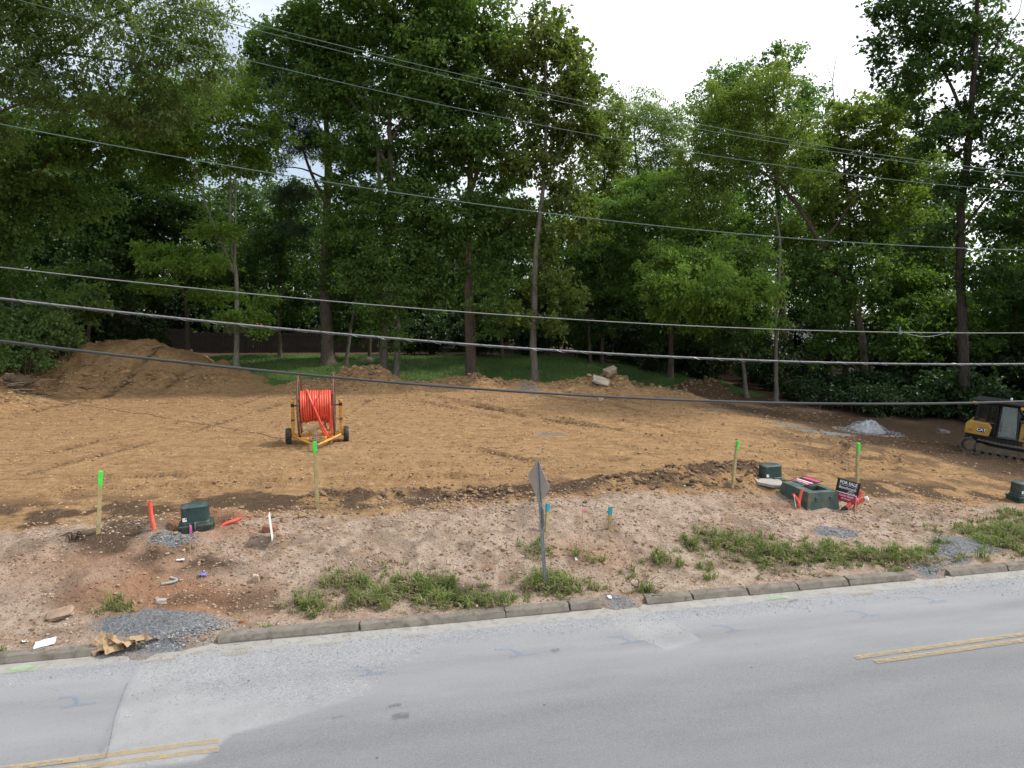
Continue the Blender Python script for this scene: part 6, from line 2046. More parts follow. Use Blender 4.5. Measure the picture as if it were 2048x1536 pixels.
# ------------------------------------------------------------------ survey posts and stakes
def lumber_post(x0, y0, hgt, lean_x, lean_y, yaw, label, paint, ph, size=0.088, name='survey_post', group='square posts with painted tops', wob=0.0):
    root = empty(name, (x0, y0, gz(x0, y0) - 0.02), (R(lean_y), R(lean_x), yaw))
    tag(root, label, 'post', group)
    mb = MB()
    s = size / 2
    n = 7
    V, F = [], []
    for i in range(n + 1):
        zz = -0.3 + (hgt + 0.3) * i / n
        o = wob * math.sin(i * 0.9)
        for a, b in ((-s, -s), (s, -s), (s, s), (-s, s)):
            V.append((a + o + random.uniform(-.0015, .0015), b + random.uniform(-.0015, .0015), zz))
    for i in range(n):
        for k in range(4):
            F.append((i * 4 + k, i * 4 + (k + 1) % 4, i * 4 + 4 + (k + 1) % 4, i * 4 + 4 + k))
    F += [(3, 2, 1, 0), (n * 4, n * 4 + 1, n * 4 + 2, n * 4 + 3)]
    mb.add(V, F).build('shaft', M_lumber, root, bevel=0.006)
    pt = MB()
    s2 = s + 0.003
    o = wob * math.sin(n * 0.9)
    pt.box((o, 0, hgt - ph / 2 + 0.002), (s2 * 2, s2 * 2, ph))
    drips = MB()
    for k in range(7):
        a = random.uniform(-s, s)
        L = random.uniform(0.02, 0.07)
        sd = random.choice([(0, -1), (1, 0), (-1, 0)])
        if sd[0] == 0:
            pt.box((a * 0.85 + o, -s - 0.0015, hgt - ph - L / 2 + 0.005), (0.018, 0.005, L))
        else:
            pt.box((sd[0] * (s + 0.0015) + o, a * 0.85, hgt - ph - L / 2 + 0.005), (0.005, 0.018, L))
    pt.build('painted_top', paint, root, bevel=0.005)
    return root


lumber_post(-10.02, 16.75, 1.52, 5.0, -2, R(28), 'green topped post at the far left beside the clump of dark roots', M_neon, 0.32, group='tall posts with neon green tops')
lumber_post(-5.29, 18.9, 1.87, -1.0, 0, R(20), 'tall green topped post standing in front of the reel trailer', M_neon, 0.28, group='tall posts with neon green tops', size=0.085)
lumber_post(6.80, 21.55, 1.47, 5.4, 2, R(24), 'leaning green topped post at the right end of the dark berm', M_neon, 0.25, group='tall posts with neon green tops', size=0.082, wob=0.012)
lumber_post(11.25, 22.72, 1.66, -1.0, 0, R(15), 'green topped post behind the upright for sale sign', M_neon, 0.28, group='tall posts with neon green tops', wob=0.012)
lumber_post(0.88, 17.87, 0.72, 6.0, -3, R(30), 'short blue topped post partly hidden by the road sign post', M_blue, 0.19, size=0.078, group='short posts with blue tops')
lumber_post(2.54, 18.0, 0.62, 0.8, 0, R(10), 'short blue topped post standing clear right of the road sign', M_blue, 0.20, size=0.082, group='short posts with blue tops')


def lath(x0, y0, hgt, lean, w, label, ribbon, style):
    root = empty('survey_stake', (x0, y0, gz(x0, y0) - 0.02), (R(-2), R(lean), R(20)))
    tag(root, label, 'stake', 'thin wooden stakes with pink ribbon')
    MB().prism([(-w / 2, hgt), (-w / 2, -0.1), (0, -0.2), (w / 2, -0.1), (w / 2, hgt)], 'y', -w / 5, w / 5).build('lath', M_lath, root)
    mb = MB()
    mb.lathe([(w * 0.62, hgt - 0.07), (w * 0.72, hgt - 0.05), (w * 0.62, hgt - 0.03)], (0, 0, 0), 'z', 8)
    for k, (dx, L) in enumerate(style):
        V, F = [], []
        for i in range(6):
            t = i / 5
            xx, zz = dx * t * (1 - 0.3 * t), hgt - 0.05 - L * t + 0.03 * math.sin(3 * t + k)
            V += [(xx, -w * 0.5 - 0.012 * math.sin(4 * t + k), zz), (xx + 0.028, -w * 0.5 + 0.012 * math.cos(3 * t + k), zz + 0.012)]
        for i in range(5):
            F.append((2 * i, 2 * i + 1, 2 * i + 3, 2 * i + 2))
        mb.add(V, F)
    mb.build('ribbon', ribbon, root)


lath(1.80, 17.84, 0.62, 3.5, 0.022, 'thin stake with red pink ribbon between the two blue topped posts', M_pink, [(-0.05, 0.03), (0.07, 0.02), (0.05, -0.04)])
lath(-7.47, 16.03, 0.74, 1.0, 0.020, 'thin stake with a magenta ribbon in front of the left green box', M_hotpink, [(0.02, 0.18), (0.035, 0.2), (-0.01, 0.16)])
lath(9.90, 20.05, 0.62, 6.0, 0.034, 'wooden stake with pale pink ribbon right of the for sale sign', plain('pale_pink_ribbon', (0.80, 0.30, 0.32), 0.5), [(0.06, 0.1), (0.09, 0.08), (-0.02, 0.05)])


# ------------------------------------------------------------------ green utility pedestals
def rrect(w, d, r, n=5):
    P = []
    for cx, cy, a0 in ((w / 2 - r, d / 2 - r, 0), (-w / 2 + r, d / 2 - r, 90), (-w / 2 + r, -d / 2 + r, 180), (w / 2 - r, -d / 2 + r, 270)):
        for i in range(n + 1):
            a = R(a0 + 90 * i / n)
            P.append((cx + r * math.cos(a), cy + r * math.sin(a)))
    return P


def loft(mb, rings):
    n = len(rings[0][0])
    V, F = [], []
    for P, zz in rings:
        V += [(p[0], p[1], zz) for p in P]
    for i in range(len(rings) - 1):
        for k in range(n):
            F.append((i * n + k, i * n + (k + 1) % n, (i + 1) * n + (k + 1) % n, (i + 1) * n + k))
    F += [tuple(range(n - 1, -1, -1)), tuple((len(rings) - 1) * n + k for k in range(n))]
    return mb.add(V, F)


def pedestal(x0, y0, dz, yaw, label, sc=1.0):
    root = empty('utility_pedestal', (x0, y0, gz(x0, y0) + dz), (R(1), R(-2), yaw))
    tag(root, label, 'utility box', 'green utility pedestals')
    mb = MB()
    loft(mb, [(rrect(.80, .62, .05), -0.15), (rrect(.78, .60, .05), 0.14), (rrect(.82, .64, .05), 0.145), (rrect(.82, .64, .05), 0.185), (rrect(.76, .58, .05), 0.19)])
    for k in range(5):
        mb.box((-0.30 + 0.15 * k, -0.305, 0.03), (0.035, 0.03, 0.22))
    for k in range(3):
        mb.box((0.395, -0.18 + 0.18 * k, 0.03), (0.03, 0.035, 0.22))
    mb.build('base_box', M_green, root, smooth=True)
    mb = MB()
    loft(mb, [(rrect(.70, .52, .10), 0.19), (rrect(.69, .51, .10), 0.25), (rrect(.66, .48, .10), 0.265), (rrect(.63, .45, .10), 0.60), (rrect(.65, .47, .11), 0.605), (rrect(.65, .47, .11), 0.635), (rrect(.60, .42, .10), 0.655), (rrect(.40, .26, .08), 0.672)])
    mb.build('cover', M_green, root, smooth=True)
    mb = MB()
    mb.box((-0.0, -0.275, 0.235), (0.10, 0.05, 0.09))
    mb.build('lock_boss', M_green, root, bevel=0.012)
    mb = MB()
    mb.tube([(0.0, -0.305, 0.28), (0.005, -0.315, 0.24), (-0.008, -0.318, 0.19), (0.004, -0.322, 0.15), (-0.012, -0.325, 0.09)], [0.010, 0.014, 0.009, 0.013, 0.006], 7)
    mb.lathe([(0.018, -0.02), (0.018, 0.0)], (0.002, -0.30, 0.215), 'y', 10)
    mb.build('padlock', M_steel, root, smooth=True)
    st = MB().box((-0.235, -0.250, 0.35), (0.095, 0.004, 0.095), (R(-5), 0, 0)).build('sticker', M_white, root)
    MB().box((-0.205, -0.2535, 0.372), (0.026, 0.003, 0.030), (R(-5), 0, 0)).build('print', M_black, st)
    root.scale = (sc,) * 3
    return root


pedestal(-8.02, 17.62, 0.02, R(19), 'green utility box with a rounded lid sunk in red earth at left')
pedestal(8.42, 22.75, -0.06, R(12), 'green utility box standing at the right end of the berm behind the open vault', 0.98)
pedestal(17.75, 24.2, 0.02, R(10), 'green utility box cut by the right edge of the photo')

# ------------------------------------------------------------------ open fibreglass vault with a fallen sale sign on it
vc = empty('utility_vault', (8.99, 21.12, gz(8.99, 21.12) - 0.08), (R(2.5), R(1.0), R(16)))
tag(vc, 'open topped green fibreglass vault half buried beside the for sale sign', 'utility vault')
VW, VD, VH = 1.02, 1.22, 0.52


def ring_prism(mb, outer0, outer1, inner, z0, z1):
    n = len(outer0)
    V = [(p[0], p[1], z0) for p in outer0] + [(p[0], p[1], z1) for p in outer1] + [(p[0], p[1], z1) for p in inner] + [(p[0], p[1], z0) for p in inner]
    F = []
    for k in range(n):
        k2 = (k + 1) % n
        F += [(k, k2, n + k2, n + k), (n + k, n + k2, 2 * n + k2, 2 * n + k), (2 * n + k, 2 * n + k2, 3 * n + k2, 3 * n + k)]
    return mb.add(V, F)


mb = MB()
o0 = [(-VW / 2 - .09, -VD / 2 - .10), (VW / 2 + .09, -VD / 2 - .10), (VW / 2 + .09, VD / 2 + .10), (-VW / 2 - .09, VD / 2 + .10)]
o1 = [(-VW / 2, -VD / 2), (VW / 2, -VD / 2), (VW / 2, VD / 2), (-VW / 2, VD / 2)]
i1 = [(-0.22, -0.44), (0.33, -0.44), (0.33, 0.06), (-0.22, 0.06)]
ring_prism(mb, o0, o1, i1, -0.2, VH)
mb.build('vault_box', M_green2, vc, bevel=0.012)
MB().box((0.05, -0.19, VH - 0.45), (0.6, 0.56, 0.02)).build('vault_floor', M_black, vc)
for k, (lx, ly, rz) in enumerate(((-0.24, -VD / 2 - 0.055, 0), (0.26, -VD / 2 - 0.055, 0), (-VW / 2 - 0.05, -0.1, 90))):
    MB().box((0, 0, 0), (0.085, 0.035, 0.10)).build('lug', M_green2, vc, loc=(lx, ly, VH - 0.19), rot=(0, 0, R(rz)), bevel=0.008)
MB().box((0, 0, 0), (0.6, 0.55, 0.02)).build('lid_panel', M_green2, vc, loc=(0.18, 0.36, VH + 0.014), rot=(R(1.5), 0, R(-5)))


def digits(parent, cx, cz, h_, w_):
    """a telephone number too small to read in the photo: three groups of small marks"""
    mb = MB()
    x_ = cx - 5.8 * w_
    for n_ in (3, 3, 4):
        for _ in range(n_):
            mb.box((x_, -0.0065, cz), (w_ * 0.62, 0.002, h_))
            x_ += w_
        x_ += w_ * 0.8
    mb.build('number_line', M_white, parent)


def sale_sign(root, mat_frame, z0, with_legs=True):
    """real-estate panel in a thin steel frame; panel faces -y"""
    w, hh = 0.60, 0.62
    fr = MB()
    for sx_ in (-1, 1):
        fr.box((sx_ * (w / 2 + 0.012), 0, z0 + hh / 2 + (-0.16 if with_legs else 0)), (0.022, 0.014, hh + (0.40 if with_legs else 0.08)))
    for zz in (z0 - 0.01, z0 + hh + 0.012, z0 + hh * 0.78):
        fr.box((0, 0, zz), (w + 0.05, 0.012, 0.02))
    fr.build('frame', mat_frame, root)
    pn = MB().box((0, 0.0, z0 + hh * 0.695), (w, 0.008, hh * 0.60)).build('black_panel', M_black, root)
    rd = MB().box((0, 0.0, z0 + hh * 0.195), (w, 0.0082, hh * 0.38)).build('red_panel', M_red, root)
    MB().box((0, -0.0055, z0 + hh * 0.395), (w * 0.98, 0.004, 0.024)).build('white_band', M_white, root)
    MB().box((0, -0.0055, z0 + hh * 0.765), (w * 0.86, 0.003, 0.007)).build('white_line', M_white, root)
    f = (R(90), 0, 0)
    text_obj('lettering', 'FOR SALE', 0.125, M_white, pn, (0, -0.0065, z0 + hh * 0.885), f, 0.001, 0.004, 0.92)
    text_obj('lettering', 'Benchmark', 0.118, M_white, pn, (0, -0.0065, z0 + hh * 0.645), f, 0.001, 0.0015, 0.92)
    text_obj('lettering', 'REALTY', 0.045, M_white, pn, (0.12, -0.0065, z0 + hh * 0.535), f, 0.001, 0.001)
    digits(pn, 0.13, z0 + hh * 0.455, 0.024, 0.018)
    text_obj('lettering', 'Karen Roth', 0.088, M_white, rd, (0, -0.0065, z0 + hh * 0.27), f, 0.001, 0.001)
    digits(rd, 0.02, z0 + hh * 0.13, 0.030, 0.022)


ss_ = empty('sale_sign', (9.855, 20.64, gz(9.855, 20.64) + 0.0), (R(-3), R(7.5), R(-42)))
tag(ss_, 'black and crimson FOR SALE sign standing crooked in the verge', 'sign')
sale_sign(ss_, M_black, 0.20)
sf = empty('sale_sign', (8.80, 21.42, gz(8.99, 21.12) - 0.08 + VH + 0.028), (R(-86.5), R(3), R(-62)))
tag(sf, 'pink and black sale sign lying flat on top of the open vault', 'sign')
M_pinkred = plain('sunlit_pink_panel', (0.62, 0.08, 0.20), 0.35, var=0.08)  # lighter copy of the crimson panel, sunlight put into the colour
fr = MB()
for sx_ in (-1, 1):
    fr.box((sx_ * 0.312, 0.0, 0.2), (0.022, 0.014, 1.05))
for zz in (0.66, 0.0, 0.48):
    fr.box((0, 0, zz), (0.64, 0.012, 0.02))
fr.build('frame', M_black, sf)
MB().box((0, 0, 0.40), (0.60, 0.008, 0.15)).build('black_panel', M_black, sf)
MB().box((0, 0, 0.575), (0.60, 0.008, 0.15)).build('top_panel', M_pinkred, sf)
MB().box((0, -0.001, 0.29), (0.60, 0.008, 0.05)).build('white_band', M_white, sf)
rp_ = MB().box((0, 0, 0.135), (0.60, 0.008, 0.24)).build('red_panel', M_pinkred, sf)
text_obj('lettering', 'Karen Roth', 0.085, M_white, rp_, (0, -0.006, 0.15), (R(90), 0, 0), 0.001, 0.001)
# flat concrete plate between the vault and the pedestal behind
pl_ = MB().prism([(-0.52, -0.1), (-0.18, -0.42), (0.32, -0.40), (0.46, 0.3), (0.1, 0.42), (-0.42, 0.3)], 'z', -0.06, 0.03).build('concrete_slab', M_conc, None, bevel=0.008)
pl_.location = (8.22, 22.1, gz(8.22, 22.1) + 0.05)
pl_.rotation_euler = (R(2), R(4), R(10))
tag(pl_, 'flat grey slab lying between the open vault and the green box behind it', 'slab')

# ------------------------------------------------------------------ orange duct stubs
def duct(name, pts, r, label, group=None, extra=None):
    P = catmull(pts, 0.04)
    mb = MB()
    n = 14
    mb.tube([tuple(p) for p in P], r, n, caps=False)
    root = mb.build(name, M_orange, None, smooth=True)
    tag(root, label, 'conduit', group)
    d = P[-1] - P[-2]
    d = d / np.linalg.norm(d)
    MB().tube([tuple(P[-1] - d * 0.03), tuple(P[-1] - d * 0.02)], r * 0.96, n).build('bore', M_black, root)
    return root


g0 = gz(-8.78, 16.86)
duct('conduit_stub', [(-8.70, 16.86, g0 - 0.15), (-8.735, 16.88, g0 + 0.1), (-8.79, 16.90, g0 + 0.38), (-8.81, 16.90, g0 + 0.70)], 0.052, 'curved orange conduit rising from the soil left of the green box', 'orange conduit ends')
g0 = gz(-7.0, 17.25)
duct('conduit_stub', [(-7.35, 17.15, gz(-7.35, 17.15) - 0.10), (-7.12, 17.22, g0 + 0.02), (-6.88, 17.32, g0 + 0.08), (-6.78, 17.36, g0 + 0.12)], 0.042, 'short orange conduit poking sideways out of the red earth right of the green box', 'orange conduit ends')
g0 = gz(8.40, 20.42)
duct('conduit_stub', [(8.45, 20.40, g0 - 0.15), (8.43, 20.40, g0 + 0.12), (8.47, 20.42, g0 + 0.35), (8.52, 20.44, g0 + 0.52)], 0.040, 'right one of two crossed orange conduits at the near corner of the open vault', 'orange conduit ends')
duct('conduit_stub', [(8.41, 20.33, g0 - 0.15), (8.40, 20.33, g0 + 0.10), (8.31, 20.34, g0 + 0.28), (8.21, 20.35, g0 + 0.40)], 0.036, 'left one of two crossed orange conduits at the open vault, trailing white tape', 'orange conduit ends')
tp = MB().tube([(8.22, 20.30, g0 + 0.38), (8.25, 20.27, g0 + 0.2), (8.28, 20.25, g0 + 0.02)], 0.008, 5).build('pull_tape', M_white, None, smooth=True)
tag(tp, 'white pull tape dangling from the left orange conduit at the vault', 'tape')
g0 = gz(10.15, 20.55)
e1 = duct('conduit_stub', [(9.85, 20.55, g0 + 0.06), (10.0, 20.56, g0 + 0.20), (10.2, 20.58, g0 + 0.36), (10.36, 20.6, g0 + 0.56)], 0.062, 'fat orange conduit elbow sticking up between the for sale sign and the pink ribboned stake', 'orange conduit ends')
MB().tube([(9.76, 20.55, g0 + -0.02), (9.90, 20.555, g0 + 0.11)], 0.068, 12).build('black_sleeve', M_black, e1, smooth=True)
MB().tube([(10.12, 20.57, g0 + 0.02), (10.2, 20.58, g0 + 0.2), (10.36, 20.5, g0 + 0.36), (10.42, 20.46, g0 + 0.40)], 0.055, 12).build('branch_pipe', M_orange, e1, smooth=True)
MB().tube([(10.40, 20.47, g0 + 0.39), (10.46, 20.43, g0 + 0.42)], 0.064, 12).build('white_cap', M_white, e1, smooth=True)

# white plastic yard sign seen edge-on
ys = empty('yard_sign', (-5.80, 16.76, gz(-5.80, 16.76)), (R(6), R(-7), R(-74)))
tag(ys, 'white yard sign seen almost edge on, right of the left green box', 'sign')
MB().box((0, 0, 0.36), (0.58, 0.012, 0.62)).build('panel', M_white, ys, bevel=0.003)
MB().tube([(-0.15, 0, -0.15), (-0.15, 0, 0.3)], 0.005, 5).tube([(0.15, 0, -0.15), (0.15, 0, 0.3)], 0.005, 5).build('wire_stand', M_steel, ys)

# ------------------------------------------------------------------ reel trailer, reel and the coil of conduit on it
TX, TY = -7.80, 28.15
tz = gz(TX, TY)
tr = empty('reel_trailer', (TX, TY, tz - 0.03), (0, 0, R(13.5)))
tag(tr, 'yellow two wheeled trailer carrying a tall reel on the dirt pad', 'trailer')
for s in (-1, 1):
    wh = MB().lathe([(0.12, -0.09), (0.20, -0.105), (0.30, -0.10), (0.325, -0.07), (0.330, 0.0), (0.325, 0.07), (0.30, 0.10), (0.20, 0.105), (0.12, 0.09)], (s * 1.12, 0.12, 0.33), 'x', 28).build('wheel', M_rubber, tr, smooth=True)
    MB().lathe([(0.04, -0.075), (0.17, -0.088), (0.185, -0.108), (0.19, 0.108), (0.17, 0.088), (0.04, 0.075)], (s * 1.12, 0.12, 0.33), 'x', 20).build('rim', M_yellow, wh, smooth=True)
    up = MB().box((s * 0.93, 0.05, 1.02), (0.125, 0.125, 1.40)).build('upright', M_yellow, tr, bevel=0.012)
    MB().box((s * 0.93, 0.05, 0.98), (0.134, 0.134, 0.09)).build('collar', M_rust, up, bevel=0.006)
    MB().box((s * 0.93, 0.05, 1.57), (0.134, 0.134, 0.13)).build('bearing_block', M_black, up, bevel=0.01)
    MB().lathe([(0.03, 1.64), (0.075, 1.66), (0.08, 1.70), (0.075, 1.74), (0.055, 1.755)], (s * 0.93, 0.05, 0), 'z', 14).build('cap', M_yellow, up, smooth=True)
    MB().tube([(s * 0.95, -0.02, 0.36), (s * 0.05, -1.62, 0.24)], 0.055, 4).build('tongue_beam', M_yellow, tr)
    MB().box((s * 0.34, -0.50, 0.355), (0.075, 1.05, 0.075)).build('frame_stay', M_yellow, tr, bevel=0.008)
    lt = MB()
    if s > 0:
        for k in range(11):
            if k in (5,): continue
            t = 0.30 + 0.045 * k
            px_, py_ = 0.95 - 0.90 * t, -0.02 - 1.60 * t
            lt.box((px_ - 0.03, py_ - 0.055, 0.36 - 0.12 * t + 0.012), (0.045, 0.004, 0.035), (0, 0, math.atan2(1.6, 0.9)))
        lt.build('lettering', M_white, tr)
mb = MB().box((0, 0.05, 0.37), (1.98, 0.11, 0.11)).box((0, 0.12, 0.33), (2.04, 0.07, 0.07))
mb.build('cross_beam', M_yellow, tr, bevel=0.01)
mb = MB().box((0, -1.66, 0.26), (0.13, 0.22, 0.10)).tube([(0, -1.72, 0.05), (0, -1.72, 0.68)], 0.038, 10).box((0, -1.72, 0.69), (0.12, 0.10, 0.04)).tube([(0, -1.72, 0.66), (0.16, -1.72, 0.68)], 0.012, 6)
mb.lathe([(0.085, 0.03), (0.09, 0.05), (0.04, 0.06)], (0, -1.72, 0), 'z', 12)
mb.build('jack', M_steel, tr, bevel=0.004)

RC = Vector((TX, TY + 0.05, tz + 1.52))
rl = empty('conduit_reel', RC, (R(7), 0, R(12.6)))
tag(rl, 'rusty open reel with two tall thin rims held up by the yellow trailer', 'reel')
for s in (-1, 1):
    fl_ = MB().tube([(s * 0.665, 1.23 * math.cos(a * math.pi / 28), 1.23 * math.sin(a * math.pi / 28)) for a in range(56)], 0.036, 8, closed=True).build('rim', M_rust, rl, smooth=True)
    sp = MB()
    for k in range(8):
        a = 2 * math.pi * k / 8 + 0.2
        sp.tube([(s * 0.665, 0.07 * math.cos(a), 0.07 * math.sin(a)), (s * 0.665, 1.21 * math.cos(a), 1.21 * math.sin(a))], 0.020, 6)
    sp.build('spokes', M_rust, fl_, smooth=True)
    MB().lathe([(0.10, s * 0.63), (0.11, s * 0.70)] if s > 0 else [(0.11, s * 0.70), (0.10, s * 0.63)], (0, 0, 0), 'x', 16).build('hub', M_rust, fl_, smooth=True)
MB().tube([(-0.97, 0, 0), (0.97, 0, 0)], 0.035, 12).build('spindle', M_rust, rl, smooth=True)
dr = MB()
for k in range(8):
    a = 2 * math.pi * k / 8 + 0.2
    dr.tube([(-0.665, 0.36 * math.cos(a), 0.36 * math.sin(a)), (0.665, 0.36 * math.cos(a), 0.36 * math.sin(a))], 0.018, 6)
dr.build('drum_bars', M_rust, rl, smooth=True)

cl = empty('conduit_coil', RC, (0, 0, R(12.6)))
tag(cl, 'thick coil of bright orange red conduit wound slack on the reel', 'conduit coil')
g = random.Random(5)
TURNS, PER = 13, 40
for layer, (rad, x0, x1) in enumerate(((0.565, -0.60, 0.60), (0.485, -0.58, 0.58))):
    P = []
    sag = [max(0.0, 0.04 + 0.035 * g.random() + (0.014 * (i - 8) if i > 8 else 0) + (0.09 if i == 11 else 0.05 if i == 12 else 0)) + (0.03 if i < 3 else 0) for i in range(TURNS + 1)]
    xo = [g.uniform(-0.008, 0.008) for _ in range(TURNS + 2)]
    for i in range(TURNS * PER + 1):
        t = i / PER
        k = min(int(t), TURNS - 1)
        f = t - k
        a = 2 * math.pi * t + math.pi / 2
        s_ = sag[k] * (1 - f) + sag[min(k + 1, TURNS)] * f
        rr = rad + 0.006 * math.sin(3 * a + k)
        low = max(0.0, -math.sin(a))
        xx = x0 + (x1 - x0) * t / TURNS + xo[k] * (1 - f) + xo[k + 1] * f + 0.02 * low * math.sin(k * 1.3)
        P.append((xx, rr * math.cos(a), rr * math.sin(a) - s_ * low ** 1.5 * (1 if layer == 0 else 0.6)))
    MB().tube(P, 0.041, 9).build('wound_layer', M_orange, cl, smooth=True)
A_ = catmull([(-0.40, -0.10, 0.645), (-0.33, -0.30, 0.60), (-0.20, -0.58, 0.28), (-0.02, -0.665, -0.15), (0.16, -0.66, -0.62), (0.33, -0.60, -1.0), (0.46, -0.52, -1.21), (0.54, -0.50, -1.16), (0.585, -0.52, -0.8), (0.60, -0.58, -0.3), (0.60, -0.60, 0.0)], 0.05)
MB().tube([tuple(p) for p in A_], 0.037, 9).build('loose_strand', M_orange, cl, smooth=True)
B_ = catmull([(0.10, -0.50, -0.36), (0.10, -0.63, -0.62), (0.22, -0.64, -0.92), (0.36, -0.58, -1.17), (0.42, -0.45, -1.24)], 0.05)
MB().tube([tuple(p) for p in B_], 0.035, 9).build('loose_strand', M_orange, cl, smooth=True)
C_ = catmull([(0.52, -0.60, 0.1), (0.53, -0.60, -0.4), (0.50, -0.50, -0.85), (0.42, -0.30, -0.98), (0.30, 0.1, -0.85), (0.25, 0.4, -0.5)], 0.05)
MB().tube([tuple(p) for p in C_], 0.036, 9).build('loose_strand', M_orange, cl, smooth=True)

# dark pull rope lying over the pad to the trailer
rp = []
for (ax, ay), (bx, by) in zip([(-26.0, 40.1), (-20.0, 36.4), (-14.4, 32.55), (-10.8, 30.05)], [(-20.0, 36.4), (-14.4, 32.55), (-10.8, 30.05), (-8.9, 28.55)]):
    for i in range(16):
        t = i / 16
        xx, yy = ax + (bx - ax) * t, ay + (by - ay) * t + 0.04 * math.sin(t * 9 + ax)
        rp.append((xx, yy, gz(xx, yy) + 0.014))
o = MB().tube(rp, 0.011, 5).build('pull_rope', M_rope, None, smooth=True)
tag(o, 'dark rope lying across the dirt pad from the root pile to the trailer', 'rope')

# ------------------------------------------------------------------ bulldozer
DZ = empty('bulldozer', (22.6, 34.5, gz(22.6, 34.5) + 0.0), (0, R(4.5), R(-40)))
DZ.scale = (0.96,) * 3
tag(DZ, 'yellow and black tracked bulldozer nosing in at the right edge', 'bulldozer')


def track_outline(s=0.0):
    """closed side outline of the track chain (x forward, z up)"""
    P = []
    c0, r0, c1, r1 = (0.0, 0.43), 0.37, (2.45, 0.36), 0.31
    for i in range(13):
        a = R(90 + 15 * i)
        P.append((c0[0] + r0 * math.cos(a), c0[1] + r0 * math.sin(a)))
    P[-1] = (0.12, 0.08)
    for i in range(1, 12):
        P.append((0.12 + (2.30 - 0.12) * i / 12, 0.05))
    for i in range(12):
        a = R(-95 + 15.5 * i)
        P.append((c1[0] + r1 * math.cos(a), c1[1] + r1 * math.sin(a)))
    for i in range(1, 12):
        t = i / 12
        P.append((2.45 + (0 - 2.45) * t, 0.67 + (0.80 - 0.67) * t - 0.035 * math.sin(math.pi * t) * math.sin(math.pi * t)))
    return P


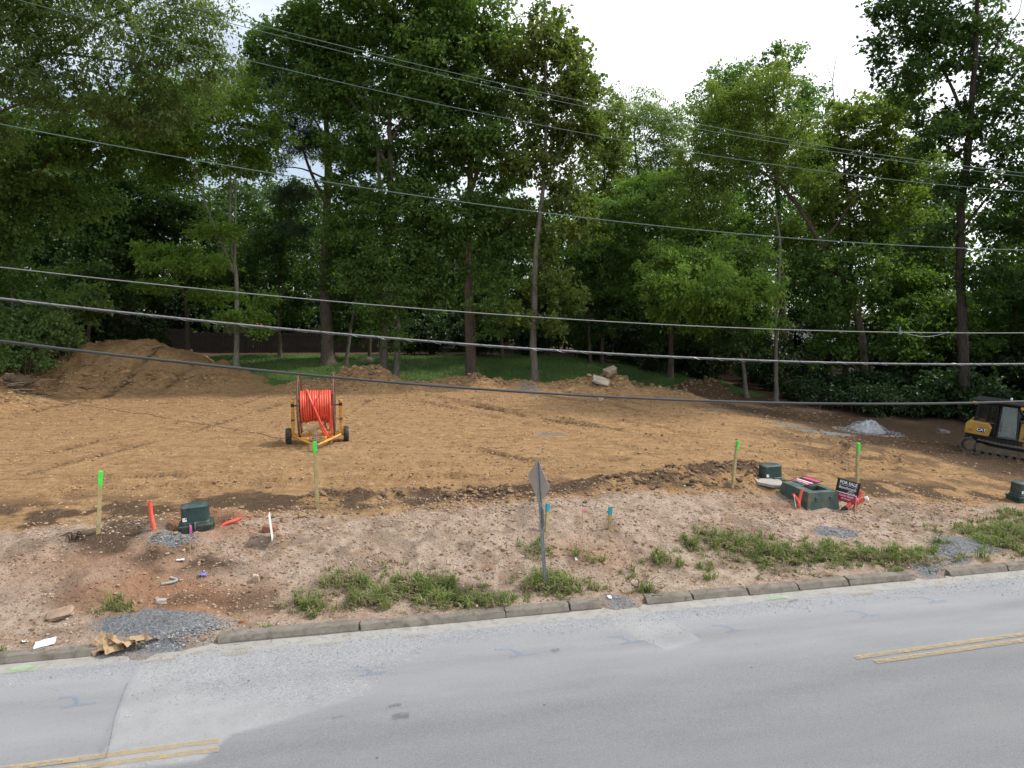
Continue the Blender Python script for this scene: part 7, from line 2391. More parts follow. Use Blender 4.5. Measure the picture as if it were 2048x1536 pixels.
TP = catmull([(p[0], 0, p[1]) for p in track_outline()], 0.04)
seg = np.linalg.norm(np.diff(TP, axis=0), axis=1)
arc = np.concatenate([[0], np.cumsum(seg)])
for s in (-1, 1):
    yc = s * 0.84
    tk = MB()
    n = int(arc[-1] / 0.165)
    chain = MB()
    for i in range(n):
        a = arc[-1] * i / n
        k = min(int(np.searchsorted(arc, a, 'right')) - 1, len(TP) - 2)
        t = (a - arc[k]) / (seg[k] + 1e-9)
        p = TP[k] + (TP[k + 1] - TP[k]) * t
        d = TP[k + 1] - TP[k]
        ang = -math.atan2(d[2], d[0])
        nx, nz = -d[2], d[0]
        L = math.hypot(nx, nz) + 1e-9
        nx, nz = nx / L, nz / L
        tk.box((p[0], yc, p[2]), (0.155, 0.50, 0.022), (0, ang, 0))
        tk.box((p[0] - nx * 0.028, yc, p[2] - nz * 0.028), (0.022, 0.50, 0.05), (0, ang, 0))
        chain.box((p[0] + nx * 0.04, yc, p[2] + nz * 0.04), (0.13, 0.16, 0.06), (0, ang, 0))
    tkb = tk.build('track', M_shoe, DZ)
    chain.build('chain_links', M_dull, tkb)
    MB().prism([(0.30, 0.20), (2.38, 0.20), (2.42, 0.30), (2.30, 0.48), (0.75, 0.52), (0.45, 0.62), (0.28, 0.55)], 'y', yc - 0.17, yc + 0.17).build('track_frame', M_dull, DZ, bevel=0.015)
    ax = 'y'
    sp = MB().lathe([(0.10, yc - 0.20), (0.22, yc - 0.19), (0.23, yc - 0.12), (0.30, yc - 0.10), (0.31, yc + 0.10), (0.23, yc + 0.12), (0.22, yc + 0.19), (0.10, yc + 0.20)], (0.0, 0, 0.43), 'y', 24)
    for k in range(16):
        a = 2 * math.pi * k / 16
        sp.box((0.32 * math.cos(a), yc, 0.43 + 0.32 * math.sin(a)), (0.06, 0.10, 0.05), (0, -a, 0))
    sp.build('sprocket', M_dull, DZ, smooth=True)
    MB().lathe([(0.08, yc - 0.16), (0.20, yc - 0.14), (0.27, yc - 0.09), (0.28, yc + 0.09), (0.20, yc + 0.14), (0.08, yc + 0.16)], (2.45, 0, 0.36), 'y', 22).build('idler', M_dull, DZ, smooth=True)
    ro = MB()
    for k in range(6):
        ro.lathe([(0.05, yc - 0.14), (0.10, yc - 0.13), (0.10, yc + 0.13), (0.05, yc + 0.14)], (0.42 + 0.33 * k, 0, 0.16), 'y', 12)
    ro.build('rollers', M_dull, DZ, smooth=True)
    MB().box((1.2, s * 0.50, 0.50), (1.9, 0.28, 0.16)).build('frame_shelf', M_black, DZ)
    # rear side panel
    rp_ = MB().prism([(-0.30, 1.02), (0.72, 0.98), (0.80, 1.42), (0.66, 1.62), (-0.16, 1.66), (-0.30, 1.50)], 'y', s * 0.60, s * 0.98).build('side_tank', M_cat, DZ, bevel=0.03)
    if s < 0:
        text_obj('lettering', 'CAT', 0.20, M_white, rp_, (0.40, -0.984, 1.27), (R(90), 0, 0), 0.004, 0.006)
        MB().prism([(0.22, 1.16), (0.53, 1.16), (0.58, 1.24), (0.58, 1.38), (0.22, 1.38)], 'y', -0.9825, -0.975).build('badge', M_black, rp_)
        text_obj('lettering', 'D4', 0.15, M_dull, rp_, (-0.08, -0.984, 1.20), (R(90), 0, 0), 0.003, 0.003)
    # grille of the engine bay
    hp = MB().prism([(1.92, 0.92), (3.05, 0.92), (3.15, 1.70), (2.0, 1.92), (1.93, 1.75)], 'y', s * 0.40, s * 0.56).build('engine_side_panel', M_cat, DZ, bevel=0.02)
    yy0, yy1 = s * 0.545, s * 0.568
    for poly in ([(2.02, 1.02), (2.24, 1.02), (2.24, 1.44)], [(2.34, 1.02), (2.62, 1.02), (2.50, 1.30)], [(2.34, 1.10), (2.34, 1.62), (2.47, 1.36)], [(2.70, 1.06), (2.70, 1.56), (2.54, 1.32)], [(2.38, 1.66), (2.66, 1.60), (2.50, 1.40)], [(2.78, 1.02), (3.0, 1.02), (3.02, 1.50), (2.78, 1.56)]):
        MB().prism(poly, 'y', min(yy0, yy1), max(yy0, yy1)).build('grille', M_dull, hp)
    if s < 0:
        b_ = MB().prism([(2.14, 1.66), (2.34, 1.63), (2.34, 1.74), (2.14, 1.77)], 'y', -0.572, -0.562).build('badge', M_black, hp)
        text_obj('lettering', 'D4', 0.10, M_white, b_, (2.24, -0.575, 1.70), (R(90), R(-8), 0), 0.002, 0.002)
MB().prism([(1.90, 0.60), (3.2, 0.60), (3.25, 1.50), (3.05, 1.74), (2.0, 1.93), (1.90, 1.80)], 'y', -0.42, 0.42).build('hood', M_cat, DZ, bevel=0.03)
MB().box((0.9, 0, 0.80), (2.4, 1.10, 0.42)).build('chassis', M_black, DZ, bevel=0.02)
MB().tube([(2.65, 0.22, 1.75), (2.65, 0.22, 2.35), (2.60, 0.22, 2.45)], 0.06, 10).build('exhaust_pipe', M_black, DZ, smooth=True)
# cab: corner posts, sills, glass
cab = MB()
for sy_ in (-1, 1):
    for P in ([(0.02, sy_ * 0.72, 1.05), (0.08, sy_ * 0.70, 2.62)], [(0.90, sy_ * 0.74, 0.95), (0.90, sy_ * 0.70, 2.62)], [(1.02, sy_ * 0.74, 0.95), (1.06, sy_ * 0.70, 2.62)], [(1.86, sy_ * 0.66, 0.95), (1.72, sy_ * 0.66, 2.62)], [(1.86, sy_ * 0.66, 1.9), (2.30, sy_ * 0.40, 1.86)], [(1.74, sy_ * 0.62, 2.5), (2.22, sy_ * 0.45, 1.88)]):
        cab.tube(P, 0.055, 4)
    for zz, xa, xb in ((0.98, 1.0, 1.88), (2.60, 0.05, 1.76), (1.62, 0.02, 0.95)):
        cab.tube([(xa, sy_ * 0.72, zz), (xb, sy_ * 0.70, zz)], 0.06, 4)
for xx, zz in ((0.05, 2.60), (1.74, 2.60), (1.86, 1.0), (0.04, 1.65)):
    cab.tube([(xx, -0.70, zz), (xx, 0.70, zz)], 0.05, 4)
cab.build('cab_frame', M_black, DZ)
for sy_ in (-1, 1):
    MB().prism([(1.07, 1.05), (1.82, 1.05), (1.80, 1.4), (1.70, 2.54), (1.09, 2.54)], 'y', sy_ * 0.705 - 0.006, sy_ * 0.705 + 0.006).build('door_glass', M_glass, DZ)
    dk = MB()
    for k in range(14):
        dk.box((0.12 + 0.06 * k, sy_ * 0.71, 2.12), (0.012, 0.012, 0.95))
    for k in range(9):
        dk.box((0.50, sy_ * 0.71, 1.72 + 0.1 * k), (0.84, 0.010, 0.010))
    dk.build('guard_screen', M_black, DZ)
    MB().tube([(1.16, sy_ * 0.75, 1.3), (1.16, sy_ * 0.75, 1.75)], 0.014, 6).build('grab_handle', M_black, DZ)
MB().prism([(-0.56, 1.05), (0.56, 1.05), (0.56, 2.54), (-0.56, 2.54)], 'x', 1.775, 1.787).build('windscreen', M_glass, DZ)
MB().box((0.5, 0, 1.86), (0.06, 1.2, 1.3)).build('rear_guard', M_black, DZ)
MB().box((1.15, 0, 1.28), (0.5, 0.55, 0.18)).box((0.92, 0, 1.70), (0.16, 0.52, 0.75)).build('seat', M_black, DZ, bevel=0.04)
MB().tube([(1.55, -0.3, 1.0), (1.58, -0.3, 1.6)], 0.025, 6).tube([(1.55, 0.3, 1.0), (1.58, 0.3, 1.6)], 0.025, 6).box((1.66, 0, 1.35), (0.12, 0.9, 0.35)).build('controls', M_black, DZ)
MB().box((0.95, 0, 2.70), (2.15, 1.62, 0.13)).build('roof', M_black, DZ, bevel=0.035)
for sx_, mt in ((-0.06, M_amber), (1.90, M_amber)):
    for sy_ in (-1, 1):
        MB().box((sx_, sy_ * 0.70, 2.55), (0.20 if sx_ < 0 else 0.16, 0.24, 0.15)).build('work_lamp', mt, DZ, bevel=0.03)
MB().lathe([(0.05, 2.765), (0.05, 2.85), (0.03, 2.88)], (1.3, 0.5, 0), 'z', 12).build('antenna_dome', M_white, DZ, smooth=True)
# blade and push arms beyond the frame edge
bl = MB()
prof = [(3.95, 0.05), (3.80, 0.25), (3.74, 0.50), (3.78, 0.80), (3.92, 1.02), (3.95, 1.02), (3.86, 0.80), (3.82, 0.50), (3.88, 0.26), (4.0, 0.05)]
bl.prism(prof, 'y', -1.45, 1.45)
bl.build('dozer_blade', M_cat, DZ)
for sy_ in (-1, 1):
    MB().tube([(1.2, sy_ * 0.40, 0.45), (3.78, sy_ * 0.75, 0.40)], 0.09, 6).tube([(2.9, sy_ * 0.3, 1.0), (3.78, sy_ * 0.5, 0.7)], 0.05, 8).build('push_arm', M_dull, DZ)

# ------------------------------------------------------------------ white gravel heap
V, F = [], []
nr, na = 16, 56
HX, HY = 19.45, 38.35
hz0 = gz(HX, HY)
gg = np.random.default_rng(33)
V.append((0, 0, 0.58))
for i in range(1, nr + 1):
    t = i / nr
    for k in range(na):
        a = 2 * math.pi * k / na
        w = 1 + 0.16 * math.sin(2 * a + .7) + 0.08 * math.sin(5 * a) + 0.05 * math.sin(9 * a + 1)
        xx, yy = 0.88 * t * w * math.cos(a), 0.75 * t * w * math.sin(a)
        zz = 0.58 * (1 - t ** 1.9) * (1 + 0.10 * math.sin(3 * a + 5 * t)) + 0.028 * gg.normal() * (1 if t < 1 else 0)
        gzz = gz(HX + xx, HY + yy) - hz0
        V.append((xx, yy, zz + gzz * t - (0.08 if i == nr else 0)))
for k in range(na):
    F.append((0, 1 + k, 1 + (k + 1) % na))
for i in range(nr - 1):
    for k in range(na):
        a0, a1 = 1 + i * na + k, 1 + i * na + (k + 1) % na
        F.append((a0, a0 + na, a1 + na, a1))
M_lime = plain('pale_crushed_stone', (0.42, 0.43, 0.45), 0.9, var=0.25, scale=14, bmp=0.9)
hp_ = MB().add(V, F).build('gravel_heap', M_lime, None, smooth=True)
hp_.location = (HX, HY, hz0)
tag(hp_, 'small heap of whitish crushed stone at the back of the pad left of the dozer', 'gravel heap')
a = gg.random(1500) * 2 * np.pi
q = gg.random(1500) ** 0.5 * 1.7
lx, ly = HX + np.cos(a) * q * 1.1, HY + np.sin(a) * q * 0.8
lz = ground_z(lx, ly) + np.maximum(0, 0.58 * (1 - np.clip(q / 1.15, 0, 1) ** 1.9))
o = scatter_lumps('heap_stones', lx, ly, lz, 0.015 + 0.03 * gg.random(1500) ** 2, OCT_V, OCT_F, tint_mat('whitish_stone', [(0, (0.24, 0.25, 0.27)), (1, (0.44, 0.45, 0.46))], 0.9, 0))
tag(o, 'loose pale stones around the whitish heap', 'stones', kind='stuff')

# ------------------------------------------------------------------ rocks and slabs on the mounds
def rock(name, x0, y0, dz, sx_, sy_, sz_, rot, label, material, seed, group=None):
    gg = np.random.default_rng(seed)
    bm = bmesh.new()
    bmesh.ops.create_icosphere(bm, subdivisions=2, radius=1.0)
    for v in bm.verts:
        p = np.array(v.co)
        k = np.sign(p) * np.abs(p) ** 0.62
        k = k / max(1e-6, np.max(np.abs(k))) * (0.8 + 0.2 * np.linalg.norm(p)) if True else p
        v.co = Vector(k * (1 + 0.10 * gg.normal(size=3)))
        v.co.x *= sx_; v.co.y *= sy_; v.co.z *= sz_
    me = bpy.data.meshes.new(name)
    bm.to_mesh(me)
    bm.free()
    o = link(name, me, material)
    o.location = (x0, y0, gz(x0, y0) + dz)
    o.rotation_euler = [R(a) for a in rot]
    tag(o, label, 'rock', group)
    return o


rock('stone_slab', 5.55, 44.35, 0.30, 0.50, 0.34, 0.085, (38, 18, 10), 'pale flat stone slab tilted on the mound right of the grey trunk', M_stone, 1)
rock('boulder', 6.25, 45.2, 0.42, 0.42, 0.30, 0.22, (10, -15, 30), 'tan boulder just behind the pale tilted slab on the mound', plain('tan_stone', (0.30, 0.235, 0.165), 0.9, var=0.3, bmp=0.5), 2)
rock('rock', 5.15, 41.2, 0.06, 0.17, 0.14, 0.14, (0, 0, 20), 'small pale rock on the slope below the tilted slab', M_stone, 3)
rock('rock', -9.2, 45.9, 0.62, 0.22, 0.16, 0.13, (0, 20, 0), 'dark rock perched on top of the mound behind the reel', plain('grey_rock', (0.16, 0.14, 0.12), 0.9, var=0.3, bmp=0.5), 4)
rock('rock', -7.39, 14.42, 0.07, 0.10, 0.07, 0.055, (0, 10, 30), 'pale grey rock in the red soil above the left gravel patch', M_conc, 5)
rock('block_fragment', -5.74, 15.38, 0.06, 0.075, 0.05, 0.095, (20, 0, 15), 'pinkish block fragment standing on the verge right of the blue wrapper', plain('pinkish_block', (0.48, 0.34, 0.24), 0.9, var=0.15, bmp=0.3), 6)
rock('rock', -6.05, 17.3, 0.03, 0.17, 0.12, 0.09, (0, 5, 0), 'rounded reddish rock beside the white yard sign', plain('reddish_rock', (0.27, 0.12, 0.07), 0.9, var=0.3, bmp=0.4), 7)
rock('rock', 24.1, 39.3, 0.06, 0.30, 0.2, 0.17, (0, 8, 0), 'grey rubble lump left of the dozer at the foot of the bushes', plain('dirty_rubble', (0.17, 0.15, 0.13), 0.95, var=0.4, bmp=0.5), 8)
rock('slab_fragment', -9.25, 14.0, 0.06, 0.24, 0.15, 0.05, (14, -10, 25), 'broken tan slab sticking out of the mud above the left kerb', plain('muddy_slab', (0.30, 0.21, 0.145), 0.95, var=0.3, bmp=0.4), 9)
rock('rock', -5.5, 13.95, 0.03, 0.055, 0.04, 0.035, (0, 0, 0), 'small orange stone at the top edge of the left gravel patch', plain('orange_stone', (0.36, 0.15, 0.07), 0.9, var=0.3), 10)
clod_big = plain('brown_clod', (0.19, 0.125, 0.07), 0.95, var=0.4, bmp=0.6)
for i, (cx, cy, s_) in enumerate([(7.8, 45.4, .16), (8.3, 45.7, .2), (9.0, 45.4, .17), (9.5, 45.6, .15), (10.0, 45.3, .18), (10.5, 45.5, .15), (11.1, 45.2, .14), (7.3, 45.8, .22)]):
    rock("clod", cx, cy, 0.10, s_, s_ * 0.8, s_ * 0.75, (0, 10 * i, 40 * i), "big brown clod in the row along the low ridge left of the thin poled tree", clod_big, 20 + i, "big clods along the ridge")

# ------------------------------------------------------------------ litter, roots and sticks
def crumple(name, w, d, n, amp, material, loc, rot, label, cat, seed, sharp=2.4, curl=0.0):
    gg = np.random.default_rng(seed)
    xs, ys = np.meshgrid(np.linspace(-w / 2, w / 2, n), np.linspace(-d / 2, d / 2, n))
    ph = gg.random(6) * 6
    zz = np.zeros_like(xs)
    for k in range(6):
        a = gg.random() * np.pi
        fr_ = sharp * (0.6 + gg.random()) / max(w, d)
        q = (xs * np.cos(a) + ys * np.sin(a)) * fr_ + ph[k]
        zz += np.abs((q % 1.0) - 0.5) * 2 * (0.5 + gg.random() * 0.5)
    zz = (zz / 3.0 - zz.min() / 3) * amp + curl * (xs / w) ** 2
    Vq = np.stack([xs + gg.normal(size=xs.shape) * w * 0.012, ys + gg.normal(size=xs.shape) * d * 0.012, zz], -1).reshape(-1, 3)
    ii = np.arange(n * n).reshape(n, n)
    Fq = np.stack([ii[:-1, :-1].ravel(), ii[:-1, 1:].ravel(), ii[1:, 1:].ravel(), ii[1:, :-1].ravel()], 1)
    o = link(name, mesh_np(name, Vq, Fq, False), material)
    o.location = loc
    o.rotation_euler = [R(a) for a in rot]
    sol = o.modifiers.new('thickness', 'SOLIDIFY')
    sol.thickness = 0.003
    if label: tag(o, label, cat)
    return o


crumple('paper_scrap', 0.36, 0.22, 6, 0.03, M_paper, (-8.92, 13.0, gz(-8.92, 13.0) + 0.035), (12, -8, 20), 'white folded sheet lying on the mud just behind the left kerb', 'litter', 41, 1.2)
crumple('paper_scrap', 0.10, 0.09, 5, 0.04, M_paper, (-9.37, 13.08, gz(-9.37, 13.08) + 0.02), (0, 20, 50), 'little crumpled white scrap left of the folded sheet', 'litter', 42)
crumple('snack_wrapper', 0.17, 0.12, 7, 0.06, M_purple, (-6.89, 15.33, gz(-6.89, 15.33) + 0.02), (10, 10, 30), 'blue violet wrapper on the verge below the magenta ribboned stake', 'litter', 43)
crumple('plastic_scrap', 0.16, 0.08, 6, 0.04, M_paper, (-7.6, 15.8, gz(-7.6, 15.8) + 0.02), (0, 0, 15), 'thin white plastic scrap on the grey mud left of the wrapper', 'litter', 44)
crumple('foam_scrap', 0.09, 0.08, 5, 0.05, M_white, (2.16, 15.2, gz(2.16, 15.2) + 0.03), (30, 10, 20), 'white foam scrap in the gap in the kerb right of the road sign', 'litter', 45)
crumple('paper_scrap', 0.06, 0.08, 5, 0.04, M_white, (1.55, 16.75, gz(1.55, 16.75) + 0.02), (40, 10, 20), 'tiny white scrap on the slope between road sign and kerb gap', 'litter', 46)
kb = empty('paper_heap', (-7.55, 13.0, 0.085), (0, 0, R(8)))
tag(kb, 'crumpled heap of brown kraft paper in the broken gap of the left kerb', 'litter')
for i, (dx, dy, dz_, w, d, rx, ry, rz) in enumerate([(-0.22, 0.0, 0.06, 0.42, 0.30, 25, -30, 10), (0.05, -0.03, 0.07, 0.46, 0.28, -20, 15, -20), (0.30, 0.06, 0.06, 0.50, 0.20, 10, -12, 12), (-0.05, -0.10, 0.03, 0.34, 0.24, 35, 10, 45), (0.36, -0.05, 0.03, 0.30, 0.16, -30, 10, -35), (-0.30, 0.10, 0.10, 0.26, 0.26, 50, -35, 60), (0.62, 0.10, 0.03, 0.24, 0.08, 10, 5, 20)]):
    o = crumple('paper_fold', w, d, 9, 0.14, M_kraft, (dx, dy, dz_), (rx, ry, rz), None, None, 50 + i, 1.6, 0.1)
    o.parent = kb
bp = MB().tube([tuple(p) for p in catmull([(-7.66, 15.0, gz(-7.66, 15.0) + 0.02), (-7.5, 15.05, gz(-7.5, 15.05) + 0.05), (-7.40, 15.18, gz(-7.4, 15.18) + 0.04), (-7.58, 15.26, gz(-7.58, 15.26) + 0.03)], 0.03)], 0.028, 8).build('pipe_elbow', plain('dirty_grey_pvc', (0.33, 0.33, 0.31), 0.6, var=0.2), None, smooth=True)
tag(bp, 'bent grey pipe fragment on the verge left of the blue wrapper', 'pipe')

rc = empty('root_clump', (-10.47, 16.5, gz(-10.47, 16.5)))
tag(rc, 'clump of dark torn roots at the foot of the left green topped post', 'roots')
gr = random.Random(8)
for k in range(9):
    a = gr.uniform(0, math.pi * 2)
    L = gr.uniform(0.25, 0.55)
    P = [(0.08 * math.cos(a), 0.05 * math.sin(a), 0.0), (L * 0.4 * math.cos(a), 0.5 * L * 0.4 * math.sin(a), 0.14 + 0.1 * gr.random()), (L * math.cos(a + 0.5), 0.5 * L * math.sin(a + 0.5), 0.10 * gr.random() + 0.02)]
    Pq = catmull(P, 0.05)
    MB().tube([tuple(p) for p in Pq], list(np.linspace(0.022, 0.007, len(Pq))), 5).build('root', M_root, rc, smooth=True)


def stick(x0, y0, L, r, yaw, tilt, label, material=M_wood_debris, group='sticks and splintered wood', dz=0.05):
    P = catmull([(-L / 2, 0, 0), (-L / 6, 0.03 * L, 0.02 * L), (L / 5, -0.02 * L, 0.03 * L), (L / 2, 0.03 * L, 0)], 0.08)
    o = MB().tube([tuple(p) for p in P], list(np.linspace(r, r * 0.5, len(P))), 6).build('stick', material, None, smooth=True)
    o.location = (x0, y0, gz(x0, y0) + dz)
    o.rotation_euler = (0, R(tilt), R(yaw))
    tag(o, label, 'stick', group)


# heap of torn roots and branches along the left edge of the clearing
dp = empty('root_pile', (-28.2, 39.6, gz(-28.2, 39.6)))
tag(dp, 'heap of torn roots and broken branches at the left edge of the clearing', 'debris pile')
gr = random.Random(21)
for k in range(64):
    lx, ly = gr.gauss(0, 1.2), gr.gauss(0, 1.9)
    L, r = gr.uniform(0.5, 1.8), gr.uniform(0.012, 0.045)
    yaw, tl = gr.uniform(-0.9, 0.9), gr.uniform(-0.35, 0.5)
    z0 = gz(-28.2 + lx, 39.6 + ly) - gz(-28.2, 39.6) + gr.uniform(0.0, 0.45) * math.exp(-(lx * lx + ly * ly) / 3)
    P = catmull([(lx, ly, z0), (lx + L * 0.5 * math.cos(yaw), ly + L * 0.5 * math.sin(yaw), z0 + L * 0.5 * tl + 0.05), (lx + L * math.cos(yaw + .2), ly + L * math.sin(yaw + .2), z0 + L * tl * 0.6)], 0.2)
    MB().tube([tuple(p) for p in P], list(np.linspace(r, r * 0.5, len(P))), 5).build('branch', gr.choice([M_wood_debris, M_root, M_wood_debris]), dp, smooth=True)
for i, (dx, dy, s_) in enumerate([(0.3, 0.5, 0.55), (-0.9, -0.8, 0.5), (-1.6, 0.4, 0.45)]):
    o = rock('root_ball', -28.2 + dx, 39.6 + dy, 0.25, s_, s_ * 0.8, s_ * 0.7, (0, 20, 30 * i), None, plain('root_ball_soil', (0.115, 0.08, 0.052), 0.95, var=0.5, bmp=0.9), 60 + i)
    o.location = (dx, dy, gz(-28.2 + dx, 39.6 + dy) - gz(-28.2, 39.6) + 0.22)
    o.parent = dp
    if 'category' in o: del o['category']
stick(-25.4, 37.2, 0.8, 0.05, 12, -4, 'pale chunk of split wood lying on the pad right of the root pile')
stick(-26.9, 37.6, 1.9, 0.03, 4, 2, 'long pale branch lying below the root pile near the left border')
stick(-23.4, 46.2, 1.3, 0.05, 25, -18, 'broken branch poking from the crest of the big dirt heap', dz=0.35)
stick(-29.0, 47.6, 1.2, 0.11, 70, -75, 'splintered orange brown stump standing at the left shoulder of the big dirt heap', plain('fresh_split_wood', (0.36, 0.19, 0.08), 0.9, var=0.4, bmp=0.4), dz=0.4)
stick(-9.0, 45.3, 1.6, 0.05, -35, 20, 'pale branch lying on the right flank of the mound behind the reel', dz=0.25)
stick(-0.6, 14.35, 1.0, 0.012, 25, 0, 'thin curved twig lying in the gutter left of the road sign', M_root, dz=0.03)
bs = empty('brush_clump', (3.0, 15.75, gz(3.0, 15.75)))
tag(bs, 'tangle of dark twigs beside the gap in the kerb right of the road sign', 'brush')
for k in range(26):
    lx, ly = gr.gauss(0, 0.22), gr.gauss(0, 0.18)
    L = gr.uniform(0.15, 0.45)
    yaw = gr.uniform(0, 6.28)
    z0 = gz(3.0 + lx, 15.75 + ly) - gz(3.0, 15.75) + 0.02
    P = [(lx, ly, z0), (lx + L * .5 * math.cos(yaw), ly + L * .5 * math.sin(yaw), z0 + gr.uniform(0.04, .15)), (lx + L * math.cos(yaw + .4), ly + L * math.sin(yaw + .4), z0 + gr.uniform(0, .1))]
    MB().tube(P, [0.008, 0.006, 0.003], 4).build('twig', M_root, bs)

# ------------------------------------------------------------------ timber fence behind the lawn
M_fence = plain('weathered_fence_board', (0.045, 0.036, 0.030), 0.95, var=0.35, scale=3, bmp=0.4)
FA, FB = Vector((-37.0, 66.0, 0)), Vector((-11.0, 68.6, 0))
n_pan = 11
fence = empty('timber_fence', (FA.x, FA.y, gz(FA.x, FA.y)))
tag(fence, 'dark weathered timber privacy fence in the shade behind the lawn', 'fence')
fd = (FB - FA)
fl_ = fd.length
fd.normalize()
fyaw = math.atan2(fd.y, fd.x)
for i in range(n_pan):
    L = fl_ / n_pan
    s0 = FA + fd * (L * i)
    z0 = gz(s0.x + fd.x * L / 2, s0.y + fd.y * L / 2) - gz(FA.x, FA.y)
    mb = MB()
    nb = 16
    for k in range(nb):
        w = L / nb
        hh = 1.95 + random.uniform(-0.04, 0.04)
        mb.prism([(w * k + 0.006, 0.04), (w * (k + 1) - 0.006, 0.04), (w * (k + 1) - 0.006, hh - 0.04), (w * (k + 1) - 0.04, hh), (w * k + 0.04, hh), (w * k + 0.006, hh - 0.04)], 'y', -0.012 + random.uniform(-.004, .004), 0.012)
    o = mb.build('picket_panel', M_fence, fence, loc=(fd.x * L * i, fd.y * L * i, z0), rot=(0, 0, fyaw))
    o['kind'] = 'stuff'
    MB().box((L / 2, 0.04, 0.45), (L, 0.04, 0.09)).box((L / 2, 0.04, 1.55), (L, 0.04, 0.09)).build('rails', M_fence, fence, loc=(fd.x * L * i, fd.y * L * i, z0), rot=(0, 0, fyaw))
    MB().box((0, 0.09, 1.0), (0.10, 0.10, 2.1)).build('fence_post', M_fence, fence, loc=(fd.x * L * i, fd.y * L * i, z0), rot=(0, 0, fyaw))

# ------------------------------------------------------------------ houses and car glimpsed through the trees
def house(name, x0, y0, yaw, w, d, h, wall_c, roof_c, label, windows=3):
    z0 = gz(x0, y0) - 0.1
    root = empty(name, (x0, y0, z0), (0, 0, R(yaw)))
    tag(root, label, 'house')
    mw = plain(name + '_wall_paint', wall_c, 0.8, var=0.08, scale=1.5, bmp=0.1)
    mr = plain(name + '_shingles', roof_c, 0.9, var=0.3, scale=3, bmp=0.4)
    wl_ = MB().prism([(-d / 2, 0), (d / 2, 0), (d / 2, h), (0, h + d * 0.28), (-d / 2, h)], 'x', -w / 2, w / 2).build('wall', mw, root)
    rf = MB()
    for s in (-1, 1):
        rf.add([(-w / 2 - .4, s * (d / 2 + .45), h - .18), (w / 2 + .4, s * (d / 2 + .45), h - .18), (w / 2 + .4, 0, h + d * 0.28 + .10), (-w / 2 - .4, 0, h + d * 0.28 + .10),
                (-w / 2 - .4, s * (d / 2 + .45), h - .03), (w / 2 + .4, s * (d / 2 + .45), h - .03), (w / 2 + .4, 0, h + d * 0.28 + .25), (-w / 2 - .4, 0, h + d * 0.28 + .25)],
               [(0, 1, 2, 3), (4, 5, 6, 7), (0, 1, 5, 4), (1, 2, 6, 5), (3, 2, 6, 7), (0, 3, 7, 4)])
    rf.build('roof', mr, root)
    for k in range(windows):
        cx = -w / 2 + w * (k + 0.5) / windows
        f = MB().box((cx, -d / 2 - 0.03, h * 0.55), (1.1, 0.08, 1.3)).build('window', M_white, root)
        for s in (-1, 1):
            MB().box((cx + s * 0.25, -d / 2 - 0.075, h * 0.55), (0.44, 0.02, 1.12)).build('pane', M_glass, f)
    MB().box((w * 0.02 + (w / windows) * 0.5, -d / 2 - 0.03, 1.05), (0.95, 0.07, 2.1)).build('door', M_white, root)
    return root


house('house', -6.6, 80.5, 4, 12, 8, 3.0, (0.62, 0.56, 0.45), (0.16, 0.14, 0.13), 'cream walled house glimpsed between the twin trunks and the forked oak', 4)
house('house', -20.0, 92, -3, 11, 8, 2.9, (0.36, 0.20, 0.15), (0.22, 0.12, 0.09), 'reddish brick house barely seen right of the pine trunk', 3)
house('house', 33.5, 80, 6, 13, 8, 2.8, (0.34, 0.34, 0.33), (0.42, 0.43, 0.45), 'grey house with pale roof behind the parked car', 3)
sh = empty('shed', (-26.4, 70.5, gz(-26.4, 70.5)), (0, 0, R(5)))
tag(sh, 'low shed with an orange brown roof edge showing above the timber fence', 'shed')
MB().box((0, 0, 1.3), (3.4, 2.6, 2.6)).build('wall', plain('shed_board', (0.30, 0.25, 0.2), 0.9), sh)
MB().prism([(-1.6, 2.55), (1.6, 2.85), (1.6, 3.0), (-1.6, 2.7)], 'x', -2.0, 2.0).build('roof', plain('shed_roof', (0.42, 0.17, 0.08), 0.8, var=0.2), sh)
MB().box((0, -1.64, 2.5), (3.9, 0.03, 0.12)).build('fascia', M_white, sh)

car = empty('parked_car', (25.6, 58.0, gz(25.6, 58.0)), (0, 0, R(-28)))
tag(car, 'dark grey car parked in deep shade behind the thin poled tree', 'car')
M_carp = plain('dark_car_paint', (0.05, 0.055, 0.06), 0.25, 0.4, var=0.1)
body = MB()
sect = [(-2.2, 0.78, 0.42, 0.86), (-2.1, 0.85, 0.28, 0.95), (-1.0, 0.90, 0.22, 0.98), (0.0, 0.90, 0.22, 0.96), (1.0, 0.90, 0.22, 0.92), (1.9, 0.86, 0.25, 0.80), (2.15, 0.76, 0.35, 0.68)]
body_r = []
for xx, hw, zb, zt in sect:
    body_r.append([(xx, -hw, zb + .1), (xx, -hw, zt - .15), (xx, -hw * .86, zt), (xx, hw * .86, zt), (xx, hw, zt - .15), (xx, hw, zb + .1), (xx, hw * .85, zb), (xx, -hw * .85, zb)])
V = [p for r_ in body_r for p in r_]
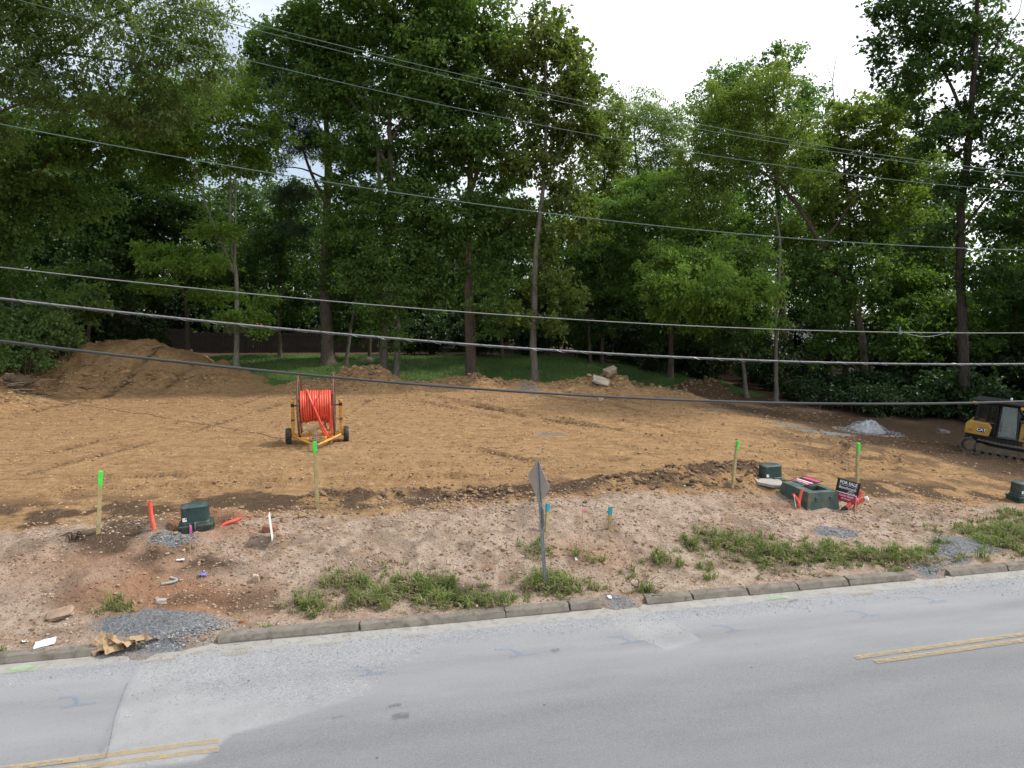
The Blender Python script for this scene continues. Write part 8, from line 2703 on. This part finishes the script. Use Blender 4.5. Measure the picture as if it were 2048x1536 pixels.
F = [(i * 8 + k, i * 8 + (k + 1) % 8, (i + 1) * 8 + (k + 1) % 8, (i + 1) * 8 + k) for i in range(len(sect) - 1) for k in range(8)] + [tuple(range(8)), tuple((len(sect) - 1) * 8 + k for k in range(8))]
body.add(V, F).build('body', M_carp, car, smooth=True)
gh = MB()
loft(gh, [([(1.05, -.80), (1.05, .80), (-1.75, .80), (-1.75, -.80)], 0.93), ([(0.35, -.64), (0.35, .64), (-1.25, .64), (-1.25, -.64)], 1.42)])
gh.build('window_band', plain('car_glass', (0.02, 0.025, 0.03), 0.08, var=0.0, spec=0.8), car)
MB().prism([(0.40, -.65), (0.40, .65), (-1.30, .65), (-1.30, -.65)], 'z', 1.41, 1.47).build('roof', M_carp, car, bevel=0.03)
for wx in (-1.35, 1.35):
    for s in (-1, 1):
        w_ = MB().lathe([(0.1, s * .78 - .1), (0.30, s * .78 - .1), (0.325, s * .78), (0.30, s * .78 + .1), (0.1, s * .78 + .1)], (wx, 0, 0.325), 'y', 20).build('wheel', M_rubber, car, smooth=True)
        MB().lathe([(0.05, s * .78 - .108), (0.20, s * .78 - .104), (0.20, s * .78 + .104), (0.05, s * .78 + .108)], (wx, 0, 0.325), 'y', 14).build('rim', M_steel, w_, smooth=True)
for s in (-1, 1):
    MB().box((2.08, s * 0.60, 0.62), (0.14, 0.30, 0.14)).build('headlight', M_white, car, bevel=0.03)

cn = empty('traffic_cone', (24.3, 55.6, gz(24.3, 55.6)))
tag(cn, 'orange traffic cone with a white band near the parked car', 'traffic cone')
M_cone = plain('cone_orange', (0.75, 0.12, 0.02), 0.5, var=0.1)
MB().box((0, 0, 0.02), (0.38, 0.38, 0.04)).build('base', M_cone, cn, bevel=0.01)
MB().lathe([(0.15, 0.04), (0.03, 0.72), (0.02, 0.73)], (0, 0, 0), 'z', 18).build('cone_body', M_cone, cn, smooth=True)
MB().lathe([(0.105, 0.32), (0.075, 0.50)], (0, 0, 0), 'z', 18).build('band', M_white, cn, smooth=True)
